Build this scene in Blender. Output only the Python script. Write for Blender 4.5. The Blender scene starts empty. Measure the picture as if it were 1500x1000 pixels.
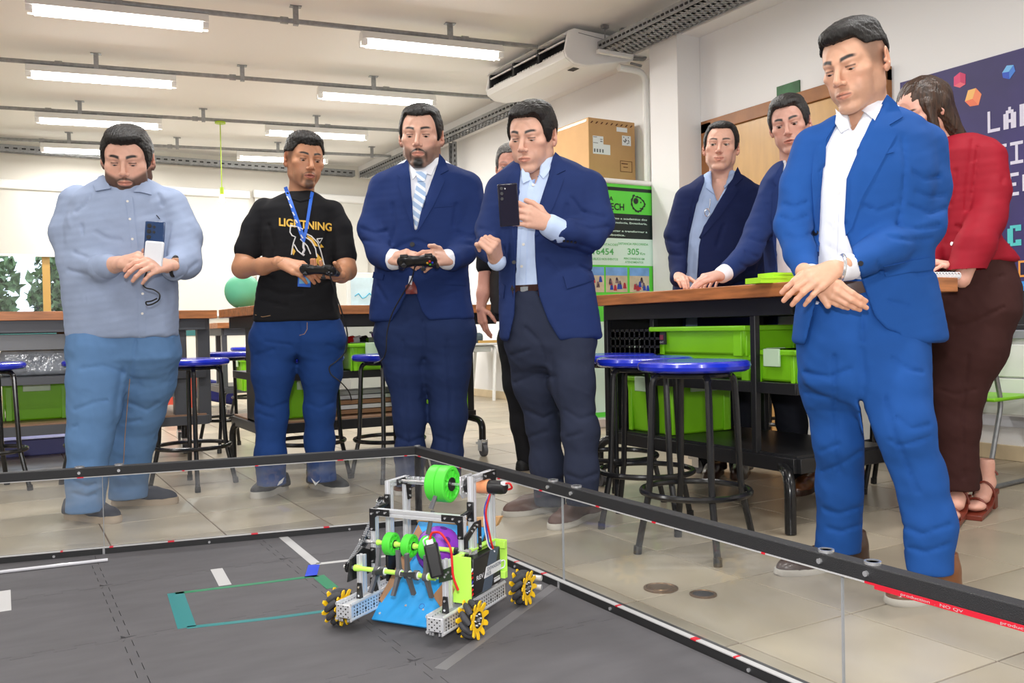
import bpy, bmesh, math, random
import numpy as np
from mathutils import Vector, Matrix
from mathutils.bvhtree import BVHTree
from mathutils.geometry import delaunay_2d_cdt
random.seed(7)
rng = np.random.default_rng(7)
S = bpy.context.scene
COL = S.collection
R = math.radians
# ------------------------------------------------------------- camera
F = 1300.0; CZ = .84; YAW = R(30); PIT = R(.88); ROLL = math.atan(.02)
CAM = np.array([0, 0, CZ])
_fw = np.array([math.sin(YAW)*math.cos(PIT), math.cos(YAW)*math.cos(PIT), -math.sin(PIT)])
_r0 = np.array([math.cos(YAW), -math.sin(YAW), 0]); _u0 = np.cross(_r0, _fw)
_rt = _r0*math.cos(ROLL)-_u0*math.sin(ROLL); _up = _u0*math.cos(ROLL)+_r0*math.sin(ROLL)
HF = np.array([math.sin(YAW), math.cos(YAW), 0])
cam = bpy.data.cameras.new('camera'); camo = bpy.data.objects.new('camera', cam); COL.objects.link(camo)
cam.sensor_width = 36; cam.lens = F/1500*36; cam.clip_start = .02; cam.clip_end = 80
M = Matrix.Identity(4)
for i in range(3):
    M[i][0] = _rt[i]; M[i][1] = _up[i]; M[i][2] = -_fw[i]; M[i][3] = CAM[i]
camo.matrix_world = M
S.camera = camo
# ------------------------------------------------------------- world, lights, exposure
S.view_settings.view_transform = 'Standard'; S.view_settings.look = 'None'
S.view_settings.gamma = 1; S.view_settings.use_curve_mapping = False
S.view_settings.exposure = 0.0
W = bpy.data.worlds.new('world'); S.world = W; W.use_nodes = True
W.node_tree.nodes['Background'].inputs[0].default_value = (.75, .85, 1, 1)
W.node_tree.nodes['Background'].inputs[1].default_value = 2.6
def area(name, loc, size, power, color=(1, 1, 1), rot=(0, 0, 0), size_y=None, spread=None):
    l = bpy.data.lights.new(name, 'AREA'); o = bpy.data.objects.new(name, l); COL.objects.link(o)
    l.size = size; l.energy = power; l.color = color
    if size_y: l.shape = 'RECTANGLE'; l.size_y = size_y
    if spread: l.spread = spread
    o.location = loc; o.rotation_euler = rot
    return o
# the photographer's flash just above the lens, and the ceiling tubes of the part of the room behind the camera
fl = area('camera_flash', (-.02, -.03, 1.06), .08, 50, (1, .99, .98)); fl.rotation_euler = (R(90), 0, -YAW)
TUBES = [(.22, 1.452, 7.13), (.26, 1.51, 8.92), (.39, 1.66, 10.78), (.5, 1.73, 12.46), (2.6, 3.82, 6.8), (2.79, 3.99, 8.5), (2.75, 3.95, 10.35), (2.8, 4.0, 12.0)]
for i, (x0, x1, y) in enumerate(TUBES):
    area('tube_light', ((x0+x1)/2, y, 3.15), 1.15, 34, (1, .995, .975), size_y=.1, rot=(0, 0, -.165))
for x in (.8, 3.2, -1.6):
    for y in (-1.0, 1.6, 4.4):
        area('tube_light', (x, y, 3.15), 1.2, 34, (1, .995, .975), size_y=.1)

def ray(x, y): return _fw*F+_rt*(x-750)-_up*(y-500)
def at(x, y, d): r = ray(x, y); return CAM+r*(d/(r@HF))
def onz(x, y, z): r = ray(x, y); return CAM+r*((z-CZ)/r[2])
def onX(x, y, X): r = ray(x, y); return CAM+r*(X/r[0])
def onY(x, y, Y): r = ray(x, y); return CAM+r*(Y/r[1])
def onplane(x, y, p, n):
    r = ray(x, y); return CAM+r*(((np.array(p)-CAM)@n)/(r@n))
def proj(p):
    v = np.asarray(p)-CAM; d = v@_fw
    return 750+F*(v@_rt)/d, 500-F*(v@_up)/d

# ------------------------------------------------------------- materials
MATS = {}
def mat(name, col, rough=.5, metal=0, nscale=0, namp=0, bump=0, bscale=None, spec=None, emit=None, rnd=0, coat=0, stretch=None, vcol=None, sss=0, detail=4):
    if name in MATS: return MATS[name]
    m = bpy.data.materials.new(name); m.use_nodes = True; MATS[name] = m
    nt = m.node_tree; N = nt.nodes; L = nt.links; b = N['Principled BSDF']
    c = tuple(col)+(1,)
    b.inputs['Base Color'].default_value = c; b.inputs['Roughness'].default_value = rough; b.inputs['Metallic'].default_value = metal
    if spec is not None: b.inputs['Specular IOR Level'].default_value = spec
    if coat: b.inputs['Coat Weight'].default_value = coat; b.inputs['Coat Roughness'].default_value = .08
    if emit: b.inputs['Emission Color'].default_value = c; b.inputs['Emission Strength'].default_value = emit
    if sss: b.inputs['Subsurface Weight'].default_value = sss; b.inputs['Subsurface Radius'].default_value = (.012, .005, .003); b.inputs['Subsurface Scale'].default_value = 1
    co = N.new('ShaderNodeTexCoord').outputs['Object']
    if stretch:
        mp = N.new('ShaderNodeMapping'); mp.inputs['Scale'].default_value = stretch; L.new(co, mp.inputs[0]); co = mp.outputs[0]
    src = None
    if vcol:
        a = N.new('ShaderNodeVertexColor'); a.layer_name = vcol; src = a.outputs[0]
    if nscale and namp:
        n = N.new('ShaderNodeTexNoise'); n.inputs['Scale'].default_value = nscale; n.inputs['Detail'].default_value = detail; L.new(co, n.inputs[0])
        r = N.new('ShaderNodeMapRange'); r.inputs[1].default_value = .3; r.inputs[2].default_value = .7; r.inputs[3].default_value = 1-namp; r.inputs[4].default_value = 1+namp
        L.new(n.outputs[0], r.inputs[0])
        mx = N.new('ShaderNodeMix'); mx.data_type = 'RGBA'; mx.blend_type = 'MULTIPLY'; mx.inputs[0].default_value = 1
        if src: L.new(src, mx.inputs[6])
        else: mx.inputs[6].default_value = c
        cc = N.new('ShaderNodeCombineColor')
        for i in range(3): L.new(r.outputs[0], cc.inputs[i])
        L.new(cc.outputs[0], mx.inputs[7]); src = mx.outputs[2]
    if rnd:
        oi = N.new('ShaderNodeObjectInfo'); r2 = N.new('ShaderNodeMapRange'); r2.inputs[3].default_value = 1-rnd; r2.inputs[4].default_value = 1+rnd
        L.new(oi.outputs['Random'], r2.inputs[0]); hs = N.new('ShaderNodeHueSaturation'); L.new(r2.outputs[0], hs.inputs['Value'])
        if src: L.new(src, hs.inputs['Color'])
        else: hs.inputs['Color'].default_value = c
        src = hs.outputs[0]
    if src: L.new(src, b.inputs['Base Color'])
    if bump:
        n2 = N.new('ShaderNodeTexNoise'); n2.inputs['Scale'].default_value = bscale or nscale*3 or 50; n2.inputs['Detail'].default_value = 3; L.new(co, n2.inputs[0])
        bp = N.new('ShaderNodeBump'); bp.inputs['Strength'].default_value = bump; bp.inputs['Distance'].default_value = .01
        L.new(n2.outputs[0], bp.inputs['Height']); L.new(bp.outputs[0], b.inputs['Normal'])
    return m
def srgb(r, g, b): return tuple(((v/255/12.92) if v/255 <= .04045 else ((v/255+.055)/1.055)**2.4) for v in (r, g, b))

# ------------------------------------------------------------- mesh building
class MB:
    def __init__(s): s.v = []; s.f = []
    def add(s, vs, fs):
        o = len(s.v); s.v += [tuple(map(float, p)) for p in vs]; s.f += [tuple(i+o for i in f) for f in fs]; return s
    def box(s, c, d, R_=None, taper=None):
        x, y, z = d[0]/2, d[1]/2, d[2]/2; t = taper or (1, 1)
        vs = [(-x*t[0], -y*t[1], -z), (x*t[0], -y*t[1], -z), (x*t[0], y*t[1], -z), (-x*t[0], y*t[1], -z), (-x, -y, z), (x, -y, z), (x, y, z), (-x, y, z)]
        if R_ is not None: vs = [tuple(R_ @ Vector(v)) for v in vs]
        vs = [(v[0]+c[0], v[1]+c[1], v[2]+c[2]) for v in vs]
        return s.add(vs, [(0, 3, 2, 1), (4, 5, 6, 7), (0, 1, 5, 4), (1, 2, 6, 5), (2, 3, 7, 6), (3, 0, 4, 7)])
    def b2(s, x0, x1, y0, y1, z0, z1): return s.box(((x0+x1)/2, (y0+y1)/2, (z0+z1)/2), (abs(x1-x0), abs(y1-y0), abs(z1-z0)))
    def cyl(s, a, b, r, n=12, r2=None, cap=True):
        a = Vector(a); b = Vector(b); r2 = r if r2 is None else r2
        d = (b-a).normalized(); u = d.orthogonal().normalized(); w = d.cross(u)
        vs = []
        for p, q in ((a, r), (b, r2)):
            for i in range(n):
                t = 2*math.pi*i/n; vs.append(p+u*math.cos(t)*q+w*math.sin(t)*q)
        fs = [(i, (i+1) % n, n+(i+1) % n, n+i) for i in range(n)]
        if cap: fs += [tuple(range(n-1, -1, -1)), tuple(range(n, 2*n))]
        return s.add(vs, fs)
    def tube(s, pts, r, n=8, closed=False, cap=True):
        P = [Vector(p) for p in pts]; m = len(P); rings = []; u = None
        for i in range(m):
            if closed: d = P[(i+1) % m]-P[i-1]
            else: d = P[min(i+1, m-1)]-P[max(i-1, 0)]
            d = d.normalized() if d.length > 1e-9 else Vector((0, 0, 1))
            u = d.orthogonal().normalized() if u is None else (u-d*u.dot(d)).normalized()
            w = d.cross(u); rr = r[i] if isinstance(r, (list, tuple)) else r
            rings.append([P[i]+u*math.cos(2*math.pi*k/n)*rr+w*math.sin(2*math.pi*k/n)*rr for k in range(n)])
        vs = [v for q in rings for v in q]; fs = []
        for i in range(m if closed else m-1):
            a = i*n; b = ((i+1) % m)*n
            fs += [(a+k, a+(k+1) % n, b+(k+1) % n, b+k) for k in range(n)]
        if cap and not closed: fs += [tuple(range(n-1, -1, -1)), tuple((m-1)*n+k for k in range(n))]
        return s.add(vs, fs)
    def lathe(s, prof, c=(0, 0, 0), axis=(0, 0, 1), n=24):
        ax = Vector(axis).normalized(); u = ax.orthogonal().normalized(); w = ax.cross(u); c = Vector(c)
        vs = [c+ax*h+(u*math.cos(2*math.pi*i/n)+w*math.sin(2*math.pi*i/n))*r for r, h in prof for i in range(n)]
        fs = [(j*n+i, j*n+(i+1) % n, (j+1)*n+(i+1) % n, (j+1)*n+i) for j in range(len(prof)-1) for i in range(n)]
        if prof[0][0] > 1e-6: fs.append(tuple(range(n-1, -1, -1)))
        if prof[-1][0] > 1e-6: fs.append(tuple((len(prof)-1)*n+i for i in range(n)))
        return s.add(vs, fs)
    def prism(s, poly, a, e1, e2, ext):
        # polygon in plane (a,e1,e2), extruded by vector ext
        a = Vector(a); e1 = Vector(e1); e2 = Vector(e2); ext = Vector(ext); n = len(poly)
        b = [a+e1*p[0]+e2*p[1] for p in poly]
        return s.add(b+[p+ext for p in b], [tuple(range(n-1, -1, -1)), tuple(range(n, 2*n))]+[(i, (i+1) % n, n+(i+1) % n, n+i) for i in range(n)])
    def grid_ball(s, c, r, n=16, m=10):
        return s.lathe([(math.sin(math.pi*i/m)*r, -math.cos(math.pi*i/m)*r) for i in range(m+1)], c, n=n)
    def build(s, name, material, parent=None, smooth=35, bevel=0, loc=None):
        me = bpy.data.meshes.new(name); me.from_pydata(s.v, [], s.f)
        bm = bmesh.new(); bm.from_mesh(me); bmesh.ops.recalc_face_normals(bm, faces=bm.faces); bm.to_mesh(me); bm.free()
        return link(name, me, material, parent, smooth, bevel, loc)
def link(name, me, material, parent=None, smooth=35, bevel=0, loc=None):
    if smooth is not None:
        me.polygons.foreach_set('use_smooth', [True]*len(me.polygons))
        if smooth < 180: me.set_sharp_from_angle(angle=R(smooth))
    if material: me.materials.append(MATS[material] if isinstance(material, str) else material)
    o = bpy.data.objects.new(name, me); COL.objects.link(o)
    if parent: o.parent = parent
    if loc is not None: o.location = loc
    if bevel:
        b = o.modifiers.new('bevel', 'BEVEL'); b.width = bevel; b.segments = 2; b.limit_method = 'ANGLE'; b.angle_limit = R(50)
    return o
def thing(name, label, cat, loc=(0, 0, 0), rotz=0, group=None):
    o = bpy.data.objects.new(name, None); COL.objects.link(o); o.location = tuple(map(float, loc)); o.rotation_euler = (0, 0, rotz)
    o.empty_display_size = .1
    return tag(o, label, cat, group)
def tag(o, label, cat, group=None):
    o['label'] = label; o['category'] = cat
    if group: o['group'] = group
    return o
def struct(o): o['kind'] = 'structure'; return o
def stuff(o): o['kind'] = 'stuff'; return o
def dup(root, loc, rotz, label=None, group=None):
    r = root.copy(); COL.objects.link(r); r.location = loc; r.rotation_euler = (0, 0, rotz)
    if label: r['label'] = label
    if group: r['group'] = group
    for ch in list(root.children):
        c = ch.copy(); COL.objects.link(c); c.parent = r
        for g in ch.children:
            d = g.copy(); COL.objects.link(d); d.parent = c
    return r
def arc(pts, r=.04, n=5):
    # round the corners of a polyline
    P = [Vector(p) for p in pts]; out = [P[0]]
    for i in range(1, len(P)-1):
        a = (P[i-1]-P[i]); b = (P[i+1]-P[i]); k = min(r, a.length*.45, b.length*.45)
        p0 = P[i]+a.normalized()*k; p2 = P[i]+b.normalized()*k
        for j in range(n+1):
            t = j/n; out.append(p0*(1-t)**2+P[i]*2*t*(1-t)+p2*t*t)
    out.append(P[-1]); return out
FONT = None
def text_mesh(txt, size=1.0, align='CENTER', ext=0, bold=0, res=3):
    c = bpy.data.curves.new('t', 'FONT'); c.body = txt; c.size = size; c.align_x = align; c.extrude = ext; c.offset = bold; c.resolution_u = res
    o = bpy.data.objects.new('t', c); COL.objects.link(o)
    dg = bpy.context.evaluated_depsgraph_get(); dg.update(); me = bpy.data.meshes.new_from_object(o.evaluated_get(dg))
    vs = [tuple(v.co) for v in me.vertices]; fs = [tuple(p.vertices) for p in me.polygons]
    bpy.data.objects.remove(o); bpy.data.curves.remove(c); bpy.data.meshes.remove(me)
    return vs, fs
def text_on(mb, txt, a, e1, e2, height, width=None, align='CENTER', bold=0):
    # writing laid on plane a + u e1 + v e2
    vs, fs = text_mesh(txt, 1, align, 0, bold)
    if not vs: return mb
    xs = [v[0] for v in vs]; ys = [v[1] for v in vs]
    sy = height/.7; sx = sy
    if width: sx = width/(max(xs)-min(xs))
    a = Vector(a); e1 = Vector(e1); e2 = Vector(e2)
    return mb.add([a+e1*(v[0]*sx)+e2*(v[1]*sy) for v in vs], fs)
mat('wall_paint', srgb(236, 235, 234), .7, bump=.04, bscale=60)
mat('wall_cream', srgb(226, 222, 212), .75, bump=.04, bscale=60)
mat('ceiling_paint', srgb(238, 236, 232), .8, bump=.03, bscale=40)
mat('grout', srgb(104, 82, 66), .9)
mat('tile_stone', srgb(172, 160, 140), .28, nscale=3.0, namp=.12, rnd=.16, bump=.03, bscale=30, detail=7)
mat('skirting', srgb(214, 194, 160), .5, nscale=6, namp=.1)
mat('black_metal', (.012, .012, .014), .38, bump=.03, bscale=300)
mat('black_tube', (.012, .012, .013), .22)
mat('grey_metal', srgb(78, 80, 86), .4)
mat('shelf_black', (.02, .02, .022), .35)
mat('wood_top', srgb(176, 112, 66), .38, nscale=5, namp=.35, stretch=(1, 9, 9), bump=.05, bscale=30)
mat('wood_top_y', srgb(176, 108, 60), .38, nscale=5, namp=.35, stretch=(9, 1, 9), bump=.05, bscale=30)
mat('wood_endgrain', srgb(205, 160, 112), .5, nscale=25, namp=.2)
mat('wood_shelf', srgb(158, 122, 96), .5, nscale=6, namp=.25, stretch=(1, 9, 9))
mat('seat_blue', srgb(26, 48, 196), .25, coat=.4)
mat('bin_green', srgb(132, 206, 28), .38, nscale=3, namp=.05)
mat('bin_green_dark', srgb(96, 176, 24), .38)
mat('latch_clear', srgb(196, 222, 190), .3)
mat('chrome', (.80, .81, .83), .2, .8)
mat('alu', (.80, .81, .84), .35, .55)
mat('alu_dark', (.30, .31, .33), .35, .9)
mat('galv', srgb(150, 152, 154), .45, .6, nscale=30, namp=.15)
mat('white_enamel', srgb(236, 236, 234), .4)
mat('ac_white', srgb(232, 232, 232), .35)
mat('dark_hole', (.015, .015, .017), .6)
mat('tube_glow', (1, .97, .92), .5, emit=22)
mat('bulb_glow', (1, .6, .25), .5, emit=5)
mat('bulb_glass', srgb(240, 180, 120), .15)
mat('cord_green', srgb(170, 200, 40), .5)
mat('cardboard', srgb(196, 154, 106), .8, nscale=4, namp=.06, bump=.05, bscale=80)
mat('cardboard_dark', srgb(176, 126, 74), .8, nscale=4, namp=.06, bump=.05, bscale=80)
mat('paper_white', srgb(232, 234, 238), .7)
mat('ink', (.02, .02, .022), .7)
mat('ink_grey', srgb(110, 110, 116), .7)
mat('ban_green', srgb(96, 216, 70), .55)
mat('ban_dark', srgb(24, 38, 38), .55)
mat('ban_mint', srgb(212, 240, 226), .55)
mat('ban_ink', srgb(96, 186, 110), .55)
mat('photo_sky', srgb(120, 170, 230), .5, nscale=6, namp=.25)
mat('photo_people', srgb(112, 92, 100), .5, nscale=26, namp=.9)
mat('photo_blue', srgb(40, 70, 170), .5, nscale=9, namp=.4)
mat('photo_red', srgb(190, 50, 70), .5, nscale=9, namp=.3)
mat('photo_ground', srgb(200, 186, 160), .5, nscale=9, namp=.2)
mat('post_bg', srgb(58, 48, 108), .5, nscale=1.2, namp=.35)
mat('post_bg2', srgb(34, 26, 70), .5, nscale=1.2, namp=.2)
mat('post_white', srgb(226, 222, 240), .5)
for n_, c_ in dict(pink=(226, 70, 118), pink2=(204, 52, 100), pink3=(236, 104, 120), orange=(246, 190, 110), orange2=(244, 140, 96), orange3=(236, 120, 84), sky=(120, 190, 240), sky2=(70, 130, 220), sky3=(44, 84, 196), teal=(90, 206, 206), amber=(240, 160, 70), azure=(60, 150, 230)).items():
    mat('post_'+n_, srgb(*c_), .5)
mat('door_wood', srgb(196, 152, 92), .3, nscale=3, namp=.08, stretch=(6, 6, 1))
mat('door_frame', srgb(150, 96, 50), .45, nscale=6, namp=.2)
mat('blind', srgb(216, 214, 206), .8)
mat('blind_rail', srgb(240, 240, 238), .4)
mat('leaf_view', srgb(112, 136, 96), .8, nscale=5, namp=.9, emit=0)
mat('gold_frame', srgb(190, 150, 80), .4)
mat('ball_green', srgb(110, 205, 160), .5)
mat('purple', srgb(120, 40, 180), .4)
mat('clear_wrap', srgb(206, 212, 220), .12, nscale=9, namp=.25, bump=.6, bscale=22)
mat('orange_strip', srgb(236, 176, 40), .5)
mat('lilac', srgb(120, 124, 190), .6)
mat('slate', srgb(70, 84, 92), .8, bump=.3, bscale=60)
mat('red_plastic', srgb(226, 90, 70), .5)
mat('navy_bag', srgb(34, 40, 120), .6)
mat('teal_strip', srgb(50, 110, 110), .6)
mat('foam_mat', srgb(87, 85, 88), .85, nscale=5, namp=.10, bump=.25, bscale=420, stretch=(1, 3, 1), detail=8)
mat('foam_gap', (.03, .03, .032), .9)
mat('rail_black', (.016, .016, .018), .6, bump=.35, bscale=420)
mat('tape_white', srgb(182, 181, 181), .55)
mat('tape_faint', srgb(112, 110, 112), .5)
mat('tape_teal', srgb(30, 120, 122), .45)
mat('tape_green', srgb(24, 120, 80), .45)
mat('tape_blue', srgb(40, 70, 205), .4)
mat('tape_red', srgb(206, 30, 50), .4)
mat('plastic_black', (.012, .012, .013), .35)
mat('lime_print', srgb(192, 246, 96), .4)
mat('wheel_green', srgb(82, 214, 62), .42)
mat('rubber_grey', srgb(92, 92, 96), .6)
mat('rubber_dark', srgb(58, 58, 62), .7)
mat('wheel_yellow', srgb(246, 196, 26), .4)
mat('ball_purple', srgb(140, 50, 190), .4)
mat('board_blue', srgb(42, 150, 218), .45, nscale=5, namp=.05)
mat('ply', srgb(206, 160, 110), .6, nscale=6, namp=.12)
mat('ply_brown', srgb(164, 122, 88), .6, nscale=6, namp=.08)
mat('wire_red', srgb(210, 30, 30), .4)
mat('wire_blue', srgb(60, 60, 170), .4)
mat('wire_white', srgb(220, 220, 224), .4)
mat('hub_slate', srgb(74, 86, 102), .5)
mat('motor_orange', srgb(226, 150, 104), .5)
mat('pcb_green', srgb(44, 60, 40), .5)
mat('drain_brown', srgb(120, 92, 62), .35, .6)
mat('note_green', srgb(180, 240, 40), .5)
def glass_mat(name, tint=(1, 1, 1), ior=1.45, rough=.02, scuff=.03):
    m = bpy.data.materials.new(name); m.use_nodes = True; MATS[name] = m; nt = m.node_tree; N = nt.nodes; L = nt.links
    N.remove(N['Principled BSDF']); out = N['Material Output']
    t = N.new('ShaderNodeBsdfTransparent'); t.inputs[0].default_value = tint+(1,)
    g = N.new('ShaderNodeBsdfGlossy'); g.inputs['Roughness'].default_value = rough
    lw = N.new('ShaderNodeLayerWeight'); lw.inputs[0].default_value = .5; pw = N.new('ShaderNodeMath'); pw.operation = 'POWER'; pw.inputs[1].default_value = 5; L.new(lw.outputs['Facing'], pw.inputs[0]); fr = N.new('ShaderNodeMapRange'); fr.inputs[3].default_value = .04; fr.inputs[4].default_value = .7; L.new(pw.outputs[0], fr.inputs[0])
    mx = N.new('ShaderNodeMixShader'); L.new(fr.outputs[0], mx.inputs[0]); L.new(t.outputs[0], mx.inputs[1]); L.new(g.outputs[0], mx.inputs[2])
    d = N.new('ShaderNodeBsdfDiffuse'); d.inputs[0].default_value = (.8, .8, .82, 1)
    no = N.new('ShaderNodeTexNoise'); no.inputs['Scale'].default_value = 4; no.inputs['Detail'].default_value = 8
    mr = N.new('ShaderNodeMapRange'); mr.inputs[1].default_value = .45; mr.inputs[2].default_value = .75; mr.inputs[3].default_value = scuff*.5; mr.inputs[4].default_value = scuff*2.5
    L.new(no.outputs[0], mr.inputs[0]); mx2 = N.new('ShaderNodeMixShader'); L.new(mr.outputs[0], mx2.inputs[0]); L.new(mx.outputs[0], mx2.inputs[1]); L.new(d.outputs[0], mx2.inputs[2])
    L.new(mx2.outputs[0], out.inputs[0]); return m
glass_mat('plexi', (.97, .98, .98), 1.5, .03, .04)
glass_mat('window_glass', (.96, .98, .98), 1.45, .01, .01)
# ------------------------------------------------------------- room shell
XR, YB, CEIL = 5.15, 13.3, 3.42
XL, YF = -4.2, -2.6
floor = struct(MB().b2(XL, XR, YF, YB, -.12, -.004).build('floor', 'grout', smooth=None))
TS = .4333
def frustum(p, m=60):
    v = np.asarray(p)-CAM
    if v@_fw < .3: return False
    x, y = proj(p); return -m < x < 1500+m and -m < y < 1000+m
tb = MB().box((0, 0, -.006), (TS-.006, TS-.006, .012))
tile0 = tb.build('tile', 'tile_stone', floor, bevel=.0015)
cells = []
for i in range(-15, 8):
    for j in range(-10, 28):
        x = 2.10+TS*(i+.5); y = 1.72+TS*(j+.5)
        if x+TS/2 > XR+.01 or x-TS/2 < XL or y+TS/2 > YB+.2 or y < YF: continue
        if x+TS/2 < 1.50 and y+TS/2 < 3.40: continue
        vis = any(frustum((x+a*TS/2, y+b*TS/2, 0)) for a in (-1, 0, 1) for b in (-1, 0, 1))
        cells.append((math.hypot(x, y)+(0 if vis else 100), x, y, vis))
cells.sort()
far = MB()
for k, (d, x, y, vis) in enumerate(cells):
    if k < 240 and vis:
        o = tile0 if k == 0 else tile0.copy()
        if k: COL.objects.link(o); o.parent = floor
        o.location = (x, y, 0)
    else: far.box((x, y, -.006), (TS-.006, TS-.006, .012))
# strip of narrow tiles along the right wall and the ones beyond counting
stuff(far.build('tile_field', 'tile_stone', floor))
stuff(MB().b2(2.10+TS*7, XR, YF, YB, -.012, 0).build('tile_strip', 'tile_stone', floor))
struct(MB().b2(XL, XR, YF, YB, CEIL, CEIL+.1).build('ceiling', 'ceiling_paint', smooth=None))
struct(MB().b2(XR, XR+.15, YF, YB, 0, CEIL).build('wall_right', 'wall_paint', smooth=None))
# back wall with the window opening
wx0, wx1, wz0, wz1 = -2.2, .95, 1.1, 2.6
wb = MB().b2(XL, wx0, YB, YB+.15, 0, CEIL).b2(wx1, XR, YB, YB+.15, 0, CEIL).b2(wx0, wx1, YB, YB+.15, 0, wz0).b2(wx0, wx1, YB, YB+.15, wz1, CEIL)
struct(wb.build('wall_back', 'wall_cream', smooth=None))
struct(MB().b2(XL-.15, XL, YF, YB, 0, CEIL).build('wall_left', 'wall_paint', smooth=None))
struct(MB().b2(XL, XR, YF-.15, YF, 0, CEIL).build('wall_front', 'wall_paint', smooth=None))
struct(MB().b2(XR-.02, XR, YF, YB, 0, .09).build('baseboard_right', 'skirting', bevel=.003))
struct(MB().b2(XL, XR, YB-.02, YB, 0, .09).build('baseboard_back', 'skirting', bevel=.003))
struct(MB().b2(4.9, XR, 5.67, 6.03, 0, CEIL).build('trim_1', 'wall_paint', bevel=.004))      # pillar
struct(MB().b2(4.95, XR, YF, YB, 3.24, CEIL).build('trim_2', 'wall_paint', bevel=.004))      # ceiling beam
struct(MB().b2(XL, XR-.05, YB-.012, YB, .82, .90).build('trim_3', 'teal_strip', smooth=None))   # teal band on the back wall
# window: frame, mullions, panes
w = struct(MB().b2(wx0, wx1, YB-.02, YB+.1, wz0, wz0+.06).b2(wx0, wx1, YB-.02, YB+.1, wz1-.06, wz1).b2(wx1-.06, wx1, YB-.02, YB+.1, wz0, wz1).b2(wx0, wx0+.06, YB-.02, YB+.1, wz0, wz1).build('window_1', 'gold_frame', bevel=.004))
for x in (-1.6, -.53, .56): MB().b2(x-.045, x+.045, YB-.01, YB+.08, wz0, wz1).build('mullion', 'gold_frame', w)
for a, b in ((-2.14, -1.645), (-1.555, -.575), (-.485, .515), (.605, .9)): MB().b2(a, b, YB+.03, YB+.036, wz0+.06, wz1-.06).build('pane', 'window_glass', w)
# garden seen through the window: trees standing outside
for k in range(5):
    x = -7.5+k*3.2+rng.uniform(-.1, .1); y = 20+3*(k % 2); h = rng.uniform(3.4, 5)
    t = thing('garden_tree', ['broad leafy tree standing in the garden beyond the left window'][0], 'tree', (x, y, -.5), 0, 'trees outside the window')
    MB().cyl((0, 0, 0), (0, 0, h*.6), .12, 8, .07).build('trunk', 'wood_shelf', t)
    n = 3000; u = rng.normal(size=(n, 3)); u /= np.linalg.norm(u, axis=1)[:, None]; rad = rng.uniform(.55, 1, n)[:, None]
    P = u*rad*np.array([1.55, 1.3, h*.36])+np.array([0, 0, h*.62]); vs = []; fs = []
    for p in P:
        a = rng.normal(size=3); a /= np.linalg.norm(a); b = np.cross(a, rng.normal(size=3)); b /= np.linalg.norm(b)+1e-6; s_ = rng.uniform(.09, .2)
        o = len(vs); vs += [p-a*s_, p+b*s_*.5, p+a*s_, p-b*s_*.5]; fs.append((o, o+1, o+2, o+3))
    stuff(MB().add(vs, fs).build('foliage', 'leaf_view', t, smooth=None))
stuff_g = MB().b2(-30, 30, YB+.4, 45, -.6, -.5).build('garden_ground', mat('lawn', srgb(110, 130, 80), .9, nscale=2, namp=.3)); struct(stuff_g)
# roller blinds over the back wall windows
def blind(x0, x1, z0, z1, lab):
    t = thing('roller_blind', lab, 'blind', ((x0+x1)/2, YB-.06, z1), 0, None); h = (x1-x0)/2
    MB().b2(-h, h, -.004, .0, z0-z1, 0).build('fabric', 'blind', t)
    MB().b2(-h-.02, h+.02, -.05, .05, -.03, .09).build('cassette', 'blind_rail', t, bevel=.02)
    MB().b2(-h, h, -.012, .012, z0-z1-.03, z0-z1).build('bottom_bar', 'blind_rail', t, bevel=.004)
blind(-2.2, .98, 1.93, 2.80, 'cream roller blind half lowered above the garden window at the left')
blind(1.02, 3.22, 1.12, 2.84, 'cream roller blind fully lowered behind the man in the pale blue shirt')
blind(3.31, 5.05, 1.12, 2.86, 'cream roller blind fully lowered between the black t-shirt and the striped tie')
# door in the right wall
d = struct(MB().b2(XR-.05, XR+.02, 5.50, 5.62, 0, 2.5).b2(XR-.05, XR+.02, 3.83, 3.95, 0, 2.5).b2(XR-.05, XR+.02, 3.83, 5.62, 2.42, 2.52).build('door_1', 'door_frame', bevel=.004))
MB().b2(XR-.03, XR, 4.74, 5.5, 0, 2.42).build('leaf', 'door_wood', d, bevel=.003)
MB().b2(XR-.03, XR, 3.95, 4.73, 0, 2.42).build('leaf', 'door_wood', d, bevel=.003)
t = MB().cyl((XR-.03, 4.82, 1.0), (XR-.09, 4.82, 1.0), .012).cyl((XR-.09, 4.82, 1.0), (XR-.09, 4.95, 1.0), .01).build('handle', 'chrome', d)
for z in (.4, 1.3, 2.2): MB().cyl((XR-.035, 5.5, z), (XR-.035, 5.5, z+.1), .012).build('hinge', 'chrome', d)
t = MB().b2(XR-.012, XR, 4.60, 4.82, 2.44, 2.62)
t = tag(t.build('exit_sign', mat('sign_green', srgb(52, 104, 62), .5, nscale=9, namp=.3), smooth=None), 'small green sign on the wall above the wooden door', 'sign')
# conduits, hangers, luminaires
for y, x1, sl in ((7.27, 4.2, -.15), (9.07, 4.95, -.165), (10.96, 4.95, -.18), (12.68, 4.95, -.195)):
    t = thing('ceiling_conduit', 'galvanised conduit run under the ceiling, %s from the camera' % {7.27: 'nearest', 9.07: 'second', 10.96: 'third', 12.68: 'farthest'}[y], 'conduit', (0, y, 3.3), math.atan(sl))
    MB().cyl((-3.5, 0, 0), (x1, 0, 0), .02, 10).build('pipe', 'galv', t)
    for hx in np.arange(-3.0, x1, 1.28):
        MB().b2(hx-.02, hx+.02, -.02, .02, -.03, CEIL-3.3).b2(hx-.045, hx+.045, -.03, .03, CEIL-3.306, CEIL-3.3).build('hanger', 'galv', t)
    for hx in np.arange(-2.5, x1, 1.5): MB().cyl((hx, 0, 0), (hx+.06, 0, 0), .028, 10).build('coupling', 'galv', t)
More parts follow.
